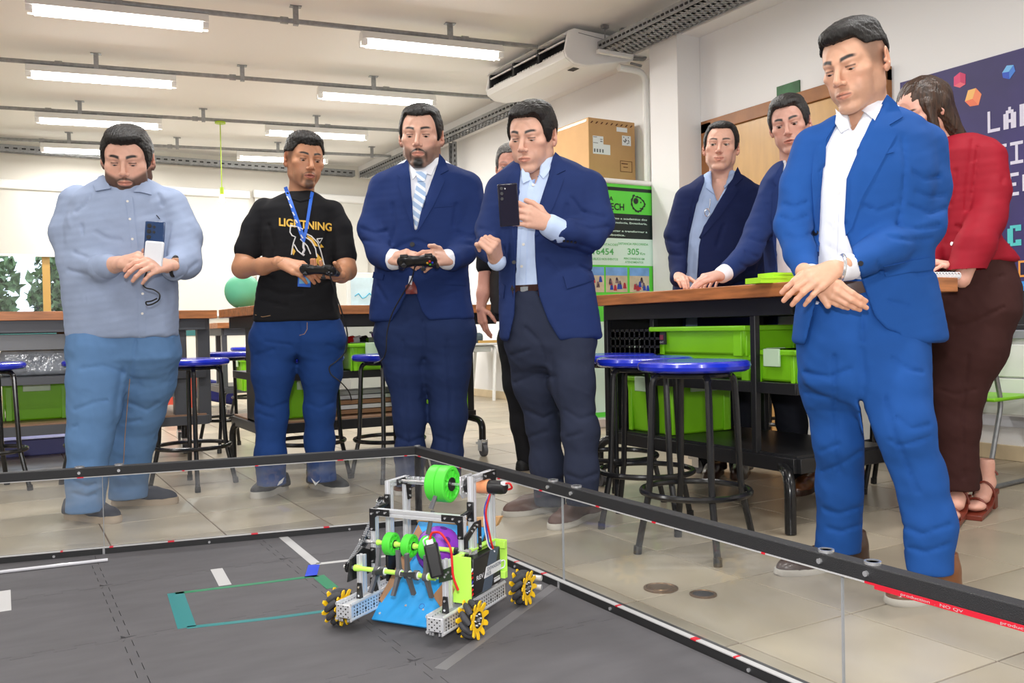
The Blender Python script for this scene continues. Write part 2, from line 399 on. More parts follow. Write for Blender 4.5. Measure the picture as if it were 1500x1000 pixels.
tn = ['nearest row, left side', 'second row, left side', 'third row, left side', 'farthest row, left side', 'nearest row, beside the air conditioner', 'second row, right side', 'third row, right side', 'farthest row, right side']
def luminaire(x0, x1, y, lab, group=None):
    c_, sl = min(((7.27, -.15), (9.07, -.165), (10.96, -.18), (12.68, -.195)), key=lambda q: abs(q[0]-.3-y)); xm = (x0+x1)/2
    t = thing('fluorescent_fixture', lab, 'light', (xm, c_+sl*xm, 3.2), math.atan(sl), group); h = (x1-x0)/2
    MB().prism([(-.09, 0), (.09, 0), (.045, .07), (-.045, .07)], (-h, 0, 0), (0, 1, 0), (0, 0, 1), (2*h, 0, 0)).build('housing', 'white_enamel', t)
    for dy in (-.045, .045):
        MB().cyl((-h+.04, dy, -.022), (h-.04, dy, -.022), .0165, 12).build('tube', 'tube_glow', t)
        for s in (-1, 1): MB().b2(s*(h-.045), s*h, dy-.02, dy+.02, -.042, 0).build('lamp_holder', 'white_enamel', t)
    MB().b2(-.03, .03, -.03, .03, .07, .085).build('bracket', 'galv', t)
for (x0, x1, y), n in zip(TUBES, tn): luminaire(x0, x1, y, 'white twin tube fluorescent light, %s' % n)
# pendant bulb
p = onY(317, 178, 10.75); q = onY(319, 293, 10.75)
t = thing('pendant_lamp', 'bare glowing bulb hanging on a lime green cord', 'lamp', (p[0], 10.96-.18*p[0]+.0, 3.26))
zz = q[2]-3.26
MB().cyl((0, 0, 0), (0, 0, .02), .06, 16).build('rosette', 'cord_green', t)
MB().cyl((0, 0, zz+.1), (0, 0, 0), .006, 8).build('cord', 'cord_green', t)
MB().cyl((0, 0, zz+.04), (0, 0, zz+.12), .022, 12).build('socket', 'cord_green', t)
MB().lathe([(0, -.075), (.03, -.06), (.036, -.03), (.026, .01), (.016, .04)], (0, 0, zz), n=14).build('bulb', 'bulb_glow', t)
# perforated cable trays
def tray(name, lab, a, b, w, h, n, up=(0, 0, 1)):
    a = Vector(a); b = Vector(b); L = (b-a).length; d = (b-a)/L; upv = Vector(up); sd = d.cross(upv).normalized()
    t = thing(name, lab, 'cable tray', a)
    for s in (-1, 1): MB().prism([(0, 0), (L, 0), (L, h), (0, h)], sd*(s*w/2), d, upv, sd*.004).build('side_rail', 'galv', t)
    mb = MB(); st = L/n
    for k in range(n):      # slotted bottom: cross bars with open slots between
        mb.prism([(k*st, 0), (k*st+st*.55, 0), (k*st+st*.55, .003), (k*st, .003)], -sd*w/2, d, upv, sd*w)
    for o_ in (-.5, -.17, .17, .47): mb.prism([(0, 0), (L, 0), (L, .004), (0, .004)], sd*(o_*w), d, upv, sd*(.12*w))
    stuff(mb.build('slotted_base', 'galv', t)); mb = MB()
    for k in range(n):
        for s in (-1, 1): mb.prism([(k*st, h*.4), (k*st+st*.5, h*.4), (k*st+st*.5, h*.6), (k*st, h*.6)], sd*(s*(w/2+.004))-sd*.004, d, upv, sd*.012)
    stuff(mb.build('slots', 'dark_hole', t)); return t
t = tray('cable_tray', 'wide perforated cable tray above the pillar at the upper right', (4.66, 2.4, 3.2), (4.66, 6.24, 3.2), .30, .08, 70)
for y in (3.0, 4.6, 6.2):
    dy = y-2.4
    for s in (-1, 1): MB().cyl((s*.1, dy, .02), (s*.1, dy, .22), .006, 6).b2(s*.1-.03, s*.1+.03, dy-.02, dy+.02, .19, .215).build('hanger', 'galv', t)
    MB().b2(-.18, .18, dy-.02, dy+.02, -.03, 0).build('support_bar', 'white_enamel', t)
tray('cable_tray', 'slim cable tray running along the right wall behind the air conditioner', (4.88, 7.9, 3.18), (4.88, 12.9, 3.18), .12, .09, 60)
tray('cable_tray', 'perforated cable tray along the top of the back wall', (-3.8, 13.1, 3.22), (4.8, 13.1, 3.22), .12, .09, 90)
tray('cable_tray', 'upright perforated cable drop on the wall behind the striped tie, left one', (5.05, 10.62, 2.2), (5.05, 10.62, 3.2), .10, .06, 16, (-1, 0, 0))
tray('cable_tray', 'upright perforated cable drop on the wall behind the striped tie, right one', (5.05, 10.1, 1.9), (5.05, 10.1, 3.2), .10, .06, 20, (-1, 0, 0))
t = tag(MB().tube(arc([(5.1, 6.33, .3), (5.1, 6.33, 3.12), (4.8, 6.33, 3.12)], .12), .03, 10).build('wall_pipe', 'white_enamel'), 'white pipe running down the wall beside the pillar', 'pipe')
# air conditioner
t = thing('air_conditioner', 'white ceiling mounted air conditioner with open louvre slot', 'air conditioner', (4.2, 6.28, 3.08))
Y1 = 1.42
prof = [(0, .10), (.02, .045), (.10, .0), (.22, -.005), (.72, .10), (.74, .16), (.74, .28), (.10, .30), (.04, .27)]
for s, nm in ((0, 'end_cap'), (Y1-.03, 'end_cap')): MB().prism(prof, (0, s, 0), (1, 0, 0), (0, 0, 1), (0, .03, 0)).build(nm, 'ac_white', t, bevel=.008)
MB().prism([(.10, 0), (.22, -.005), (.72, .10), (.74, .16), (.74, .28), (.10, .30), (.14, .27), (.14, .04)], (0, .03, 0), (1, 0, 0), (0, 0, 1), (0, Y1-.06, 0)).build('body', 'ac_white', t, bevel=.004)
MB().prism([(0, .095), (.02, .045), (.10, 0), (.14, .0), (.14, .03), (.03, .08)], (0, .03, 0), (1, 0, 0), (0, 0, 1), (0, Y1-.06, 0)).build('lower_lip', 'ac_white', t)
MB().prism([(.0, .235), (.04, .27), (.10, .30), (.14, .30), (.14, .26), (.05, .24)], (0, .03, 0), (1, 0, 0), (0, 0, 1), (0, Y1-.06, 0)).build('upper_lip', 'ac_white', t)
MB().b2(.13, .138, .03, Y1-.03, .03, .27).build('outlet', 'dark_hole', t)
for k in range(3):
    y0 = .06+k*.45
    MB().prism([(.02, .20), (.10, .235), (.105, .225), (.03, .19)], (0, y0, 0), (1, 0, 0), (0, 0, 1), (0, .40, 0)).build('louvre', 'ac_white', t)
    MB().b2(.03, .12, y0+.40, y0+.43, .09, .25).build('divider', 'ink', t)
    mb = MB()
    for j in range(8): mb.prism([(.03, .09), (.10, .085), (.11, .12), (.05, .135)], (0, y0+.03+j*.045, 0), (1, 0, 0), (0, 0, 1), (0, .028, 0))
    mb.build('vane', 'ac_white', t)
MB().b2(.15, .21, .10, .19, -.008, .0).build('receiver', 'dark_hole', t)
mb = MB().b2(.50, .56, -.004, 0, .14, .20); mb.build('label_plate', 'ink_grey', t)
MB().prism([(.14, .262), (.50, .235), (.74, .225), (.74, .229), (.50, .239), (.14, .266)], (0, -.003, 0), (1, 0, 0), (0, 0, 1), (0, .004, 0)).build('seam', 'ink_grey', t)
MB().b2(.25, .70, .1, Y1-.1, .29, .33).build('mount', 'ac_white', t)
MB().tube(arc([(.70, .02, .24), (.86, .02, .24), (.88, .02, .14), (.72, .02, .13)], .05), .018, 8).build('hose', 'galv', t)
MB().cyl((.74, .06, .10), (.84, .03, .08), .012, 8).build('pipe_stub', 'galv', t)
# metal cupboard with cardboard boxes and the roll-up banner
t = thing('metal_cupboard', 'pale grey metal cupboard standing behind the green banner', 'cupboard', (4.84, 6.85, 0))
MB().b2(-.22, .29, -.40, .70, .04, 2.05).build('carcass', mat('cup_grey', srgb(176, 178, 176), .45), t, bevel=.004)
MB().b2(-.24, .29, -.42, .72, 2.05, 2.08).build('top', mat('cup_top', srgb(150, 152, 150), .45), t)
for y in (-.39, .16): MB().b2(-.235, -.222, y, y+.53, .1, 2.0).build('door', 'cup_grey', t, bevel=.002)
MB().b2(-.21, .27, -.39, .69, 0, .04).build('plinth', 'grey_metal', t)
BX = dict(x0=4.58, x1=5.1, y0=6.5, y1=7.15, z0=2.08, z1=2.72)
t = thing('cardboard_box', 'large cardboard box with shipping labels on top of the cupboard', 'box', (BX['x0'], BX['y0'], BX['z0']))
bw, bl, bh = .52, .65, .62
MB().b2(0, bw, 0, bl, 0, bh).build('carton', 'cardboard', t, bevel=.006)
for z in (.03, bh-.05):
    mb = MB()
    for k in range(9): mb.prism([(.02+k*.055, 0), (.035+k*.055, 0), (.055+k*.055, .02), (.04+k*.055, .02)], (0, -.002, z), (1, 0, 0), (0, 0, 1), (0, .0015, 0))
    mb.build('hazard_print', mat('print_brown', srgb(96, 54, 34), .8), t)
MB().b2(.045, .16, -.003, -.001, .30, .46).b2(.16, .235, -.003, -.001, .30, .39).build('shipping_label', 'paper_white', t)
mb = MB()
for k in range(4): mb.b2(.055+k*.03, .07+k*.03, -.004, -.003, .315, .345)
mb.b2(.05, .09, -.004, -.003, .447, .452).b2(.125, .15, -.004, -.003, .43, .436).b2(.125, .15, -.004, -.003, .41, .418).b2(.05, .10, -.004, -.003, .395, .4).build('label_print', 'ink_grey', t)
MB().b2(.31, .43, -.003, -.001, .52, .56).build('address_label', 'paper_white', t)
MB().b2(.37, .47, -.003, -.001, .40, .49).build('small_label', 'paper_white', t)
mb = MB()
for k, (u, v) in enumerate(rng.uniform(0, 1, (14, 2))): mb.b2(.38+u*.07, .39+u*.07, -.004, -.003, .41+v*.065, .42+v*.065)
mb.build('label_print', 'ink_grey', t)
MB().b2(.345, .48, -.003, -.001, .16, .164).b2(.345, .48, -.003, -.001, .256, .26).b2(.345, .349, -.003, -.001, .16, .26).b2(.476, .48, -.003, -.001, .16, .26).b2(.36, .43, -.003, -.001, .23, .238).b2(.38, .43, -.003, -.001, .20, .206).build('stamp', 'print_brown', t)
MB().b2(-.003, -.001, .02, bl-.02, bh-.035, bh-.012).build('tape', mat('tape_tan', srgb(206, 176, 130), .25), t)
t = thing('cardboard_box', 'narrow brown cardboard box behind the large labelled box', 'box', (4.62, 7.3, 2.08))
MB().b2(0, .45, 0, .2, 0, .52).build('carton', 'cardboard_dark', t, bevel=.005)
MB().b2(-.002, 0, .08, .12, 0, .52).build('tape', 'tape_tan', t)
MB().b2(0, .45, .09, .11, .52, .523).build('flap_seam', 'ink_grey', t)
# banner (roll-up stand) facing the camera side (-Y)
bY = 6.05
A = onY(858, 272, bY); B = onY(958, 270, bY)
bx1 = B[0]; bx0 = bx1-.86; ztop = B[2]
t = thing('rollup_banner', 'green and black roll-up banner with white top bar beside the pillar', 'banner', (bx0, bY, 0)); bw = bx1-bx0
MB().b2(0, bw, 0, .004, .08, ztop).build('sheet', 'ban_green', t)
MB().cyl((-.01, .002, ztop), (bw+.01, .002, ztop), .022, 12).build('top_bar', 'white_enamel', t)
MB().b2(-.02, bw+.02, -.09, .09, 0, .08).build('base', 'alu', t, bevel=.01)
MB().cyl((bw/2, .03, .08), (bw/2, .03, ztop), .01, 8).build('pole', 'alu', t)
def bz(y): return onY(930, y, bY)[2]
def bxp(x): return onY(x, 340, bY)[0]-bx0
e = -.0015
MB().b2(0, bw, e, 0, bz(281), bz(276)).b2(bxp(955), bw, e, 0, .1, bz(280)).b2(0, bxp(955), e, 0, bz(350), bz(314)).build('dark_panel', 'ban_dark', t)
MB().b2(0, bw, e*1.3, 0, bz(389), bz(350)).build('mint_panel', 'ban_mint', t)
MB().b2(0, bw, e*1.3, 0, .12, bz(470)).build('mint_panel', 'ban_mint', t)
mb = MB()
def btxt(mb, s_, cx, cy, h, w): return text_on(mb, s_, (bxp(cx), e*2, bz(cy)), (1, 0, 0), (0, 0, 1), h, w, bold=.02)
px = (bxp(950)-bxp(900))/50
btxt(mb, 'CA', 893, 296, .035, 11*px); btxt(mb, 'ROBOTECH', 886, 309, .055, 56*px); mb.build('title_print', 'ink', t)
mb = MB()
btxt(mb, 'tecnologico e academico dos', 914, 322.5, .016, 68*px); btxt(mb, 'Arte, Tecnologia, Engenharia,', 914, 328.5, .016, 68*px); btxt(mb, 'impactar e transformar a', 918, 340.5, .016, 60*px); btxt(mb, 'da robotica.', 897, 346.5, .016, 36*px); mb.build('body_print', 'ban_mint', t)
mb = MB()
btxt(mb, '16454', 882, 374, .052, 29*px); btxt(mb, '305', 927, 373, .052, 17*px); btxt(mb, 'Km', 940.5, 373, .022, 7*px)
btxt(mb, 'DISTANCIA PERCORRIDA', 927, 359, .018, 44*px); btxt(mb, 'APRESENTACOES', 886, 361, .018, 36*px); btxt(mb, 'PUBLICO NOS EVENTOS', 884.5, 382, .018, 38*px); btxt(mb, 'PERCORRIDOS EM', 928, 380.5, .017, 30*px); btxt(mb, 'ATENDIMENTOS', 928, 385.5, .017, 27*px)
mb.build('figures_print', 'ban_ink', t)
for (a, b) in ((852, 883.5), (886, 917.5), (921, 949.5)):
    MB().b2(bxp(a), bxp(b), e*1.5, 0, bz(428), bz(392)).build('photo_print', 'photo_ground', t)
    MB().b2(bxp(a), bxp(b), e*2, 0, bz(404), bz(392)).build('photo_print', 'photo_sky', t)
    mb = MB(); mb2 = MB(); mb3 = MB()
    for k in range(9):
        x = rng.uniform(a+2, b-4); yy = rng.uniform(409, 422); m_ = (mb, mb2, mb3)[k % 3]
        m_.prism([(0, 0), (5*px, 0), (4*px, 5*px), (1*px, 5.5*px)], (bxp(x), e*2.2-.0002*k, bz(yy+4)), (1, 0, 0), (0, 0, 1), (0, .0005, 0)); m_.cyl((bxp(x+2.5), e*2.2, bz(yy-2.6)), (bxp(x+2.5), e*2.1, bz(yy-2.6)), 1.5*px, 8)
    mb.build('photo_figures', 'photo_people', t); mb2.build('photo_figures', 'photo_blue', t); mb3.build('photo_figures', 'photo_red', t)
# line-drawn animal head emblem in a gear, right of the title
mb = MB(); cx, cz_ = bxp(935), bz(297.5); rr = 10.5*px
prf = [(-.95, .1), (-.75, .62), (-.55, .95), (-.3, .75), (.15, .72), (.55, .5), (.95, .12), (1.0, -.2), (.75, -.42), (.55, -.72), (.2, -.92), (-.15, -.95), (-.5, -.75), (-.8, -.45)]
for k in range(len(prf)):
    a = prf[k]; b = prf[(k+1) % len(prf)]; mid = ((a[0]+b[0])/2*1.14, (a[1]+b[1])/2*1.14)
    mb.prism([(a[0]*rr, a[1]*rr), (mid[0]*rr, mid[1]*rr), (b[0]*rr, b[1]*rr), (b[0]*rr*.86, b[1]*rr*.86), (a[0]*rr*.86, a[1]*rr*.86)], (cx, e*2, cz_), (1, 0, 0), (0, 0, 1), (0, .0004, 0))
gear = [(math.cos(2*math.pi*k/24)*(.36 if k % 2 else .5), math.sin(2*math.pi*k/24)*(.36 if k % 2 else .5)) for k in range(24)]
mb.prism([((-.28+g[0]*.8)*rr, (.25+g[1]*.8)*rr) for g in gear], (cx, e*2, cz_), (1, 0, 0), (0, 0, 1), (0, .0004, 0)); mb.cyl((cx+.4*rr, e*2, cz_+.12*rr), (cx+.4*rr, e*1.9, cz_+.12*rr), .1*rr, 8)
mb.b2(cx+.25*rr, cx+.6*rr, e*2, e*1.9, cz_-.62*rr, cz_-.5*rr); mb.build('emblem', 'ink', t)
# wall poster
pz0, pz1, py0, py1 = .80, 2.39, .9, 3.76
t = thing('wall_poster', 'dark purple wall poster with pixel lettering and coloured cubes', 'poster', (XR-.012, py1, 0)); e = -.002
MB().b2(0, .012, py0-py1, 0, pz0, pz1).build('panel', 'post_bg', t)
def pxy(x, y): p = onX(x, y, XR-.012); return (p[1]-py1, p[2])
def pprism(mb, pts, th=.002): return mb.prism([pxy(*q) for q in pts], (-th, 0, 0), (0, 1, 0), (0, 0, 1), (th*.9, 0, 0))
k_ = 120/667.
def c2(pts): return [(1380+x*k_, 60+y*k_) for x, y in pts]
for cub in ([((145, 255), (192, 268), (192, 350), (148, 330), (97, 296)), 'pink', (0, 0), None],): pass
def cube(face_list):
    for col, pts in face_list: pprism(MB(), c2(pts)).build('cube_print', 'post_'+col, t)
cube([('pink', [(97, 295), (147, 254), (150, 335), (97, 368)]), ('pink2', [(147, 254), (192, 270), (192, 352), (150, 335)]), ('pink3', [(97, 368), (150, 335), (192, 352), (145, 381)])])
cube([('orange', [(213, 402), (277, 383), (250, 470), (187, 492)]), ('orange2', [(277, 383), (322, 432), (298, 522), (250, 470)]), ('orange3', [(187, 492), (250, 470), (298, 522), (228, 533)])])
cube([('sky', [(528, 200), (583, 195), (548, 250), (490, 260)]), ('sky2', [(583, 195), (597, 245), (550, 312), (545, 250)]), ('sky3', [(490, 260), (548, 250), (548, 312), (497, 300)])])
GL = {'L': ['10000', '10000', '10000', '10000', '10000', '10000', '11111'], 'A': ['00100', '01110', '11011', '11011', '11111', '11011', '11011'], 'B': ['11110', '11011', '11011', '11110', '11011', '11011', '11110'], 'T': ['11111', '00100', '00100', '00100', '00100', '00100', '00100'], 'I': ['11111', '00100', '00100', '00100', '00100', '00100', '11111'], 'V': ['11011', '11011', '11011', '11011', '11011', '01110', '00100'],
      'E': ['11111', '11000', '11000', '11110', '11000', '11000', '11111'], 'C': ['01111', '11011', '11000', '11000', '11000', '11011', '01111'], 'O': ['01110', '11011', '11011', '11011', '11011', '11011', '01110'], 'F': ['11111', '11000', '11000', '11110', '11000', '11000', '11000'], '3': ['11110', '00011', '00011', '01110', '00011', '00011', '11110'], 'R': ['11110', '11011', '11011', '11110', '11100', '11010', '11011']}
def pixword(word, y0, ztop, h, w, gap, matn):
    yy = y0
    for ch in word:
        mb = MB()
        for r_, row in enumerate(GL[ch]):
            for c_, v in enumerate(row):
                if v == '1': mb.b2(-.003, -.0005, yy-(c_+1)*w/5-.0003, yy-c_*w/5+.0003, ztop-(r_+1)*h/7-.0003, ztop-r_*h/7+.0003)
        mb.build('letter', matn, t); yy -= w+gap
a = pxy(1447, 164); b = pxy(1447, 195)
lh = a[1]-b[1]; lw = .074
pixword('LAB', a[0], a[1], lh, lw, .022, 'post_white')
a2 = pxy(1470, 211); pixword('TIV', a2[0]+.055, a2[1], lh*1.02, lw, .022, 'post_white')
a3 = pxy(1474, 255); pixword('EC', a3[0], a3[1], lh*1.05, lw, .022, 'post_white')
a4 = pxy(1476, 331); pixword('CO', a4[0], a4[1], lh*.95, .08, .022, 'post_teal')
a5 = pxy(1492, 382); b5 = pxy(1492, 406)
mb = MB(); mb.b2(-.003, 0, a5[0]-.12, a5[0], b5[1], a5[1]); mb.build('badge', 'post_amber', t)
MB().b2(-.0036, -.003, a5[0]-.11, a5[0]-.012, b5[1]+.012, a5[1]-.012).build('badge', 'post_bg2', t)
a6 = pxy(1494, 412); b6 = pxy(1494, 426); MB().b2(-.003, 0, a6[0]-.15, a6[0], b6[1], a6[1]).build('badge', 'post_azure', t)
a7 = pxy(1490, 431); b7 = pxy(1490, 444); MB().b2(-.002, 0, py0-py1, a7[0]+.3, pz0, a7[1]+.02).build('footer', 'ink', t); pixword('F', a7[0], a7[1], a7[1]-b7[1], .035, .012, 'post_white'); pixword('3', a7[0]-.047, a7[1], a7[1]-b7[1], .035, .012, 'post_azure')
# wall desk with drawers, right edge of the frame
t = thing('wall_desk', 'pale grey wall desk with white drawers at the right edge', 'desk', (4.62, 3.05, 0))
MB().b2(-.03, .53, -2.2, .22, .73, .775).build('worktop', mat('desk_grey', srgb(150, 152, 160), .4), t, bevel=.004)
for z0, z1 in ((.53, .70), (.33, .52)):
    d = MB().b2(-.02, .0, -.47, .03, z0, z1).build('drawer', 'white_enamel', t, bevel=.003); MB().cyl((-.035, -.2, (z0+z1)/2+.01), (-.035, -.1, (z0+z1)/2+.01), .006, 6).build('handle', 'chrome', d)
MB().b2(0, .5, -.47, .03, .32, .73).build('drawer_case', 'white_enamel', t)
MB().b2(.5, .52, -2.2, .6, .20, .77).build('modesty_panel', mat('pan_grey', srgb(196, 197, 203), .5), t)
MB().b2(-.01, .5, -2.2, -2.15, 0, .73).b2(-.01, .5, -.8, -.75, 0, .73).build('leg_panel', 'pan_grey', t)
t = tag(MB().b2(4.75, 4.95, 2.6, 3.16, .776, .80).build('laptop', 'ink', bevel=.004), 'closed black laptop lying on the wall desk below the poster', 'laptop')
# ------------------------------------------------------------- play field
FX1, FY1 = 1.535, 3.485; FX0, FY0 = -2.0, -.02
WS = .19
def yw(x): return FY1-.022+(FX1-x)*WS
t = thing('play_field_mat', 'dark grey interlocking foam mat floor of the robot field', 'mat', (0, 0, 0))
mxs = [FX0, -1.52, -.92, -.32, .28, .88, 1.512]; mys = [FY0, .24, .84, 1.44, 2.04, 2.63, 3.22, 3.83]
def jig(a, b, o, g, flat):
    # points from a to b along one mat edge with dovetail tabs of depth o, pulled in by g
    a = np.array(a); b = np.array(b); L = np.linalg.norm(b-a); d = (b-a)/L; n = np.array([d[1], -d[0]])
    if flat: return [tuple(a-n*g)]
    k = max(2, int(round(L/.1))); st = L/k; out = []
    for i in range(k):
        s0 = i*st
        for u, w in ((.0, 0), (.27, 0), (.22, 1), (.78, 1), (.73, 0)): out.append(tuple(a+d*(s0+u*st)+n*((o if w else -o)-g)))
    return out
for i in range(6):
    for j in range(7):
        x0, x1, y0, y1 = mxs[i], mxs[i+1], mys[j], mys[j+1]; g = .0009; o = .011; ya_, yb_ = (yw(x0), yw(x1)) if j == 6 else (y1, y1)
        P = jig((x0, y0), (x1, y0), o, g, j == 0)+jig((x1, y0), (x1, yb_), o, g, i == 5)
        q = jig((x0, ya_), (x1, yb_), o, -g, j == 6)+[((x1, yb_))]; r_ = jig((x0, y0), (x0, ya_), o, -g, i == 0)+[(x0, ya_)]
        q = [p for p in q][::-1]; r_ = [p for p in r_][::-1]
        poly = P+q[:-1]+r_[:-1]
        bm = bmesh.new(); vs = [bm.verts.new((p[0], p[1], .012)) for p in poly]
        try: f = bm.faces.new(vs)
        except Exception: continue
        r2 = bmesh.ops.extrude_face_region(bm, geom=[f]); vv = [v for v in r2['geom'] if isinstance(v, bmesh.types.BMVert)]
        for v in vv: v.co.z = .001
        bmesh.ops.recalc_face_normals(bm, faces=bm.faces); me = bpy.data.meshes.new('mat'); bm.to_mesh(me); bm.free()
        link('mat', me, 'foam_mat', t, None)
MB().prism([(FX0, FY0), (1.51, FY0), (1.51, yw(1.51)), (FX0, yw(FX0))], (0, 0, -.003), (1, 0, 0), (0, 1, 0), (0, 0, .004)).build('underlay', 'foam_gap', t)
# perimeter: rails, clear panels
def wallrun(name, lab, a, b, inner, seams, bolts):
    a = Vector(a); b = Vector(b); d = (b-a).normalized(); inn = Vector(inner); L = (b-a).length
    t = thing(name, lab, 'field wall', a)
    def bar(z0, z1, w0, w1, nm, m, s0=0, s1=None, bev=.003, par=t):
        s1 = L if s1 is None else s1
        return MB().prism([(s0, z0), (s1, z0), (s1, z1), (s0, z1)], inn*w0, d, (0, 0, 1), inn*(w1-w0)).build(nm, m, par, bevel=bev)
    bar(.309, .343, -.017, .019, 'top_rail', 'rail_black'); bar(.0, .034, -.017, .019, 'bottom_rail', 'rail_black')
    ss = [0]+seams+[L]
    for i in range(len(ss)-1): bar(.034, .310, -.003, .002, 'clear_panel', 'plexi', ss[i]+.0015, ss[i+1]-.0015, 0)
    for s in seams:
        bar(.034, .310, -.004, .003, 'panel_joint', mat('joint_grey', srgb(150, 152, 156), .3), s-.0012, s+.0012, 0)
        bar(.0, .036, .019, .022, 'joint_clip', 'chrome', s-.004, s+.004, 0)
    for z0, z1, w in ((.3065, .3095, .0205), (.034, .0365, .0205)):
        bar(z0, z1, .003, w, 'tape_line', 'tape_white', 0, L, 0); mb = MB(); s = .05; k = 0
        while s < L-.1:
            l_ = rng.uniform(.008, .026); mb.prism([(s, z0-.0005), (s+l_, z0-.0005), (s+l_, z1+.0005), (s, z1+.0005)], inn*.004, d, (0, 0, 1), inn*(w-.0033)); s += l_+rng.uniform(.12, .4)
        mb.build('tape_print', 'tape_red', t)
    for s in bolts:
        p = d*s+Vector((0, 0, .343)); MB().cyl(p, p+Vector((0, 0, .0035)), .017, 20).lathe([(.017, .0035), (.017, .006), (.013, .006), (.013, .0035)], p, n=20).build('wing_bolt', 'chrome', t)
        for z in (.326,): q = d*s+inn*.019+Vector((0, 0, z)); MB().cyl(q, q+inn*.006, .006, 8).build('screw', 'chrome', t)
    for s in np.arange(.3, L, .55): q = d*s+inn*.019+Vector((0, 0, .02)); MB().cyl(q, q+inn*.004, .005, 8).build('screw', 'chrome', t)
    return t
def sb(x): p = onplane(x, 700, (FX1, FY1, 0), np.array([WS, 1, 0])); return math.hypot(FX1-p[0], FY1-p[1])
wq = Vector((-1, WS, 0)).normalized(); wallrun('field_wall', 'clear panelled field wall with black rails in front of the left three men', (FX1, FY1, 0), (FX0, FY1+(FX1-FX0)*WS, 0), (-wq.y, wq.x, 0), [sb(150), sb(150)+1.22], [sb(175), sb(117)])
sr = lambda x: FY1-onX(x, 800, FX1)[1]
tw = wallrun('field_wall', 'clear panelled field wall with black rails running towards the lower right corner', (FX1, FY1, 0), (FX1, FY0, 0), (-1, 0, 0), [sr(825), sr(1233)], [sr(812), sr(846), sr(1210), sr(1278)])
# red adhesive tape band with white writing under the near part of the top rail
mb = MB(); s0 = sr(1290); mb.b2(-.0215, -.0205, -3.4, -s0, .2995, .3105); mb.build('red_tape', 'tape_red', tw)
mb = MB(); s = s0+.06
while s < 3.1: text_on(mb, 'production  .  NO QV', (-.0218, -s, .3022), (0, -1, 0), (0, 0, 1), .0055, .13, 'LEFT'); s += .2
mb.build('tape_writing', 'tape_white', tw)
MB().b2(-.012, .012, -.012, .012, 0, .31).build('corner_post', 'rail_black', tw, bevel=.003)
MB().cyl((0, -.0, .343), (0, 0, .347), .012, 12).b2(-.004, .004, -.024, -.02, .30, .34).build('corner_bracket', 'chrome', tw)
# tapes on the mat
def strip(name, lab, pts, w, m, zz=.0125, mid=None, grp=None):
    P = [onz(x, y, .012) for x, y in pts]; a = np.array(P[0]); t_ = None; mb = MB()
    for i in range(len(P)-1):
        d = P[i+1]-P[i]; L = np.linalg.norm(d); d /= L; n = np.array([-d[1], d[0], 0])*w/2; q = [P[i]-n-a, P[i+1]-n-a, P[i+1]+n-a, P[i]+n-a]
        mb.add([(p[0], p[1], .0002) for p in q]+[(p[0], p[1], .001) for p in q], [(3, 2, 1, 0), (4, 5, 6, 7), (0, 1, 5, 4), (1, 2, 6, 5), (2, 3, 7, 6), (3, 0, 4, 7)])
    o = tag(mb.build(name, m, loc=(a[0], a[1], .0118)), lab, 'tape', grp); return o
strip('tape_strip', 'white tape strip running from the rear wall towards the robot wheel', [(411, 783), (463, 826)], .035, 'tape_white')
strip('tape_strip', 'thin white tape line passing behind the robot', [(463, 826), (640, 806)], .025, 'tape_white')
strip('tape_strip', 'short white tape dash above the teal rectangle', [(317, 833), (330, 857)], .04, 'tape_white')
strip('tape_strip', 'short white tape dash at the left edge of the picture', [(0, 866), (0, 896)], .06, 'tape_white')
strip('tape_strip', 'faint worn tape line running diagonally beneath the robot to the lower middle', [(645, 980), (815, 856)], .035, 'tape_faint')
strip('tape_strip', 'short blue tape piece where the white lines meet', [(460, 827), (455, 845)], .04, 'tape_blue')
strip('tape_strip', 'teal tape outlining a rectangle left of the robot', [(257, 868), (274, 919)], .05, 'tape_teal')
strip('tape_strip', 'thin teal tape along the near side of the rectangle', [(274, 919), (400, 905), (490, 893)], .022, 'tape_teal')
strip('tape_strip', 'thin green tape along the far side of the rectangle', [(257, 869), (380, 854), (466, 843)], .022, 'tape_green')
strip('tape_strip', 'short green tape piece right of the rectangle by the rear wheel', [(466, 843), (487, 861)], .04, 'tape_green')
a = onz(0, 837, .02); b = onz(158, 819, .02); tag(MB().cyl((0, 0, 0), tuple(Vector(b-a)), .006, 10).build('plastic_rod', mat('rod_clear', srgb(206, 206, 212), .1), loc=(a[0], a[1], .0185)), 'thin clear plastic rod lying on the mat at the left', 'rod')
for p, lab in (((968, 862), 'round brass floor drain, the left and larger of two'), ((1030, 871), 'round dark floor drain, the right and smaller of two')):
    q = onz(*p, 0); rr = .055 if p[0] < 1000 else .042
    t = thing('floor_drain', lab, 'drain', (q[0], q[1], 0.0005)); MB().lathe([(rr, 0), (rr, .004), (rr*.86, .006), (rr*.8, .003), (0, .003)], n=28).build('ring', 'drain_brown', t)
    MB().lathe([(rr*.62, .003), (rr*.6, .006), (0, .006)] if p[0] < 1000 else [(rr*.78, .003), (rr*.76, .0035), (0, .0035)], n=20).build('cover', 'drain_brown' if p[0] < 1000 else 'dark_hole', t)

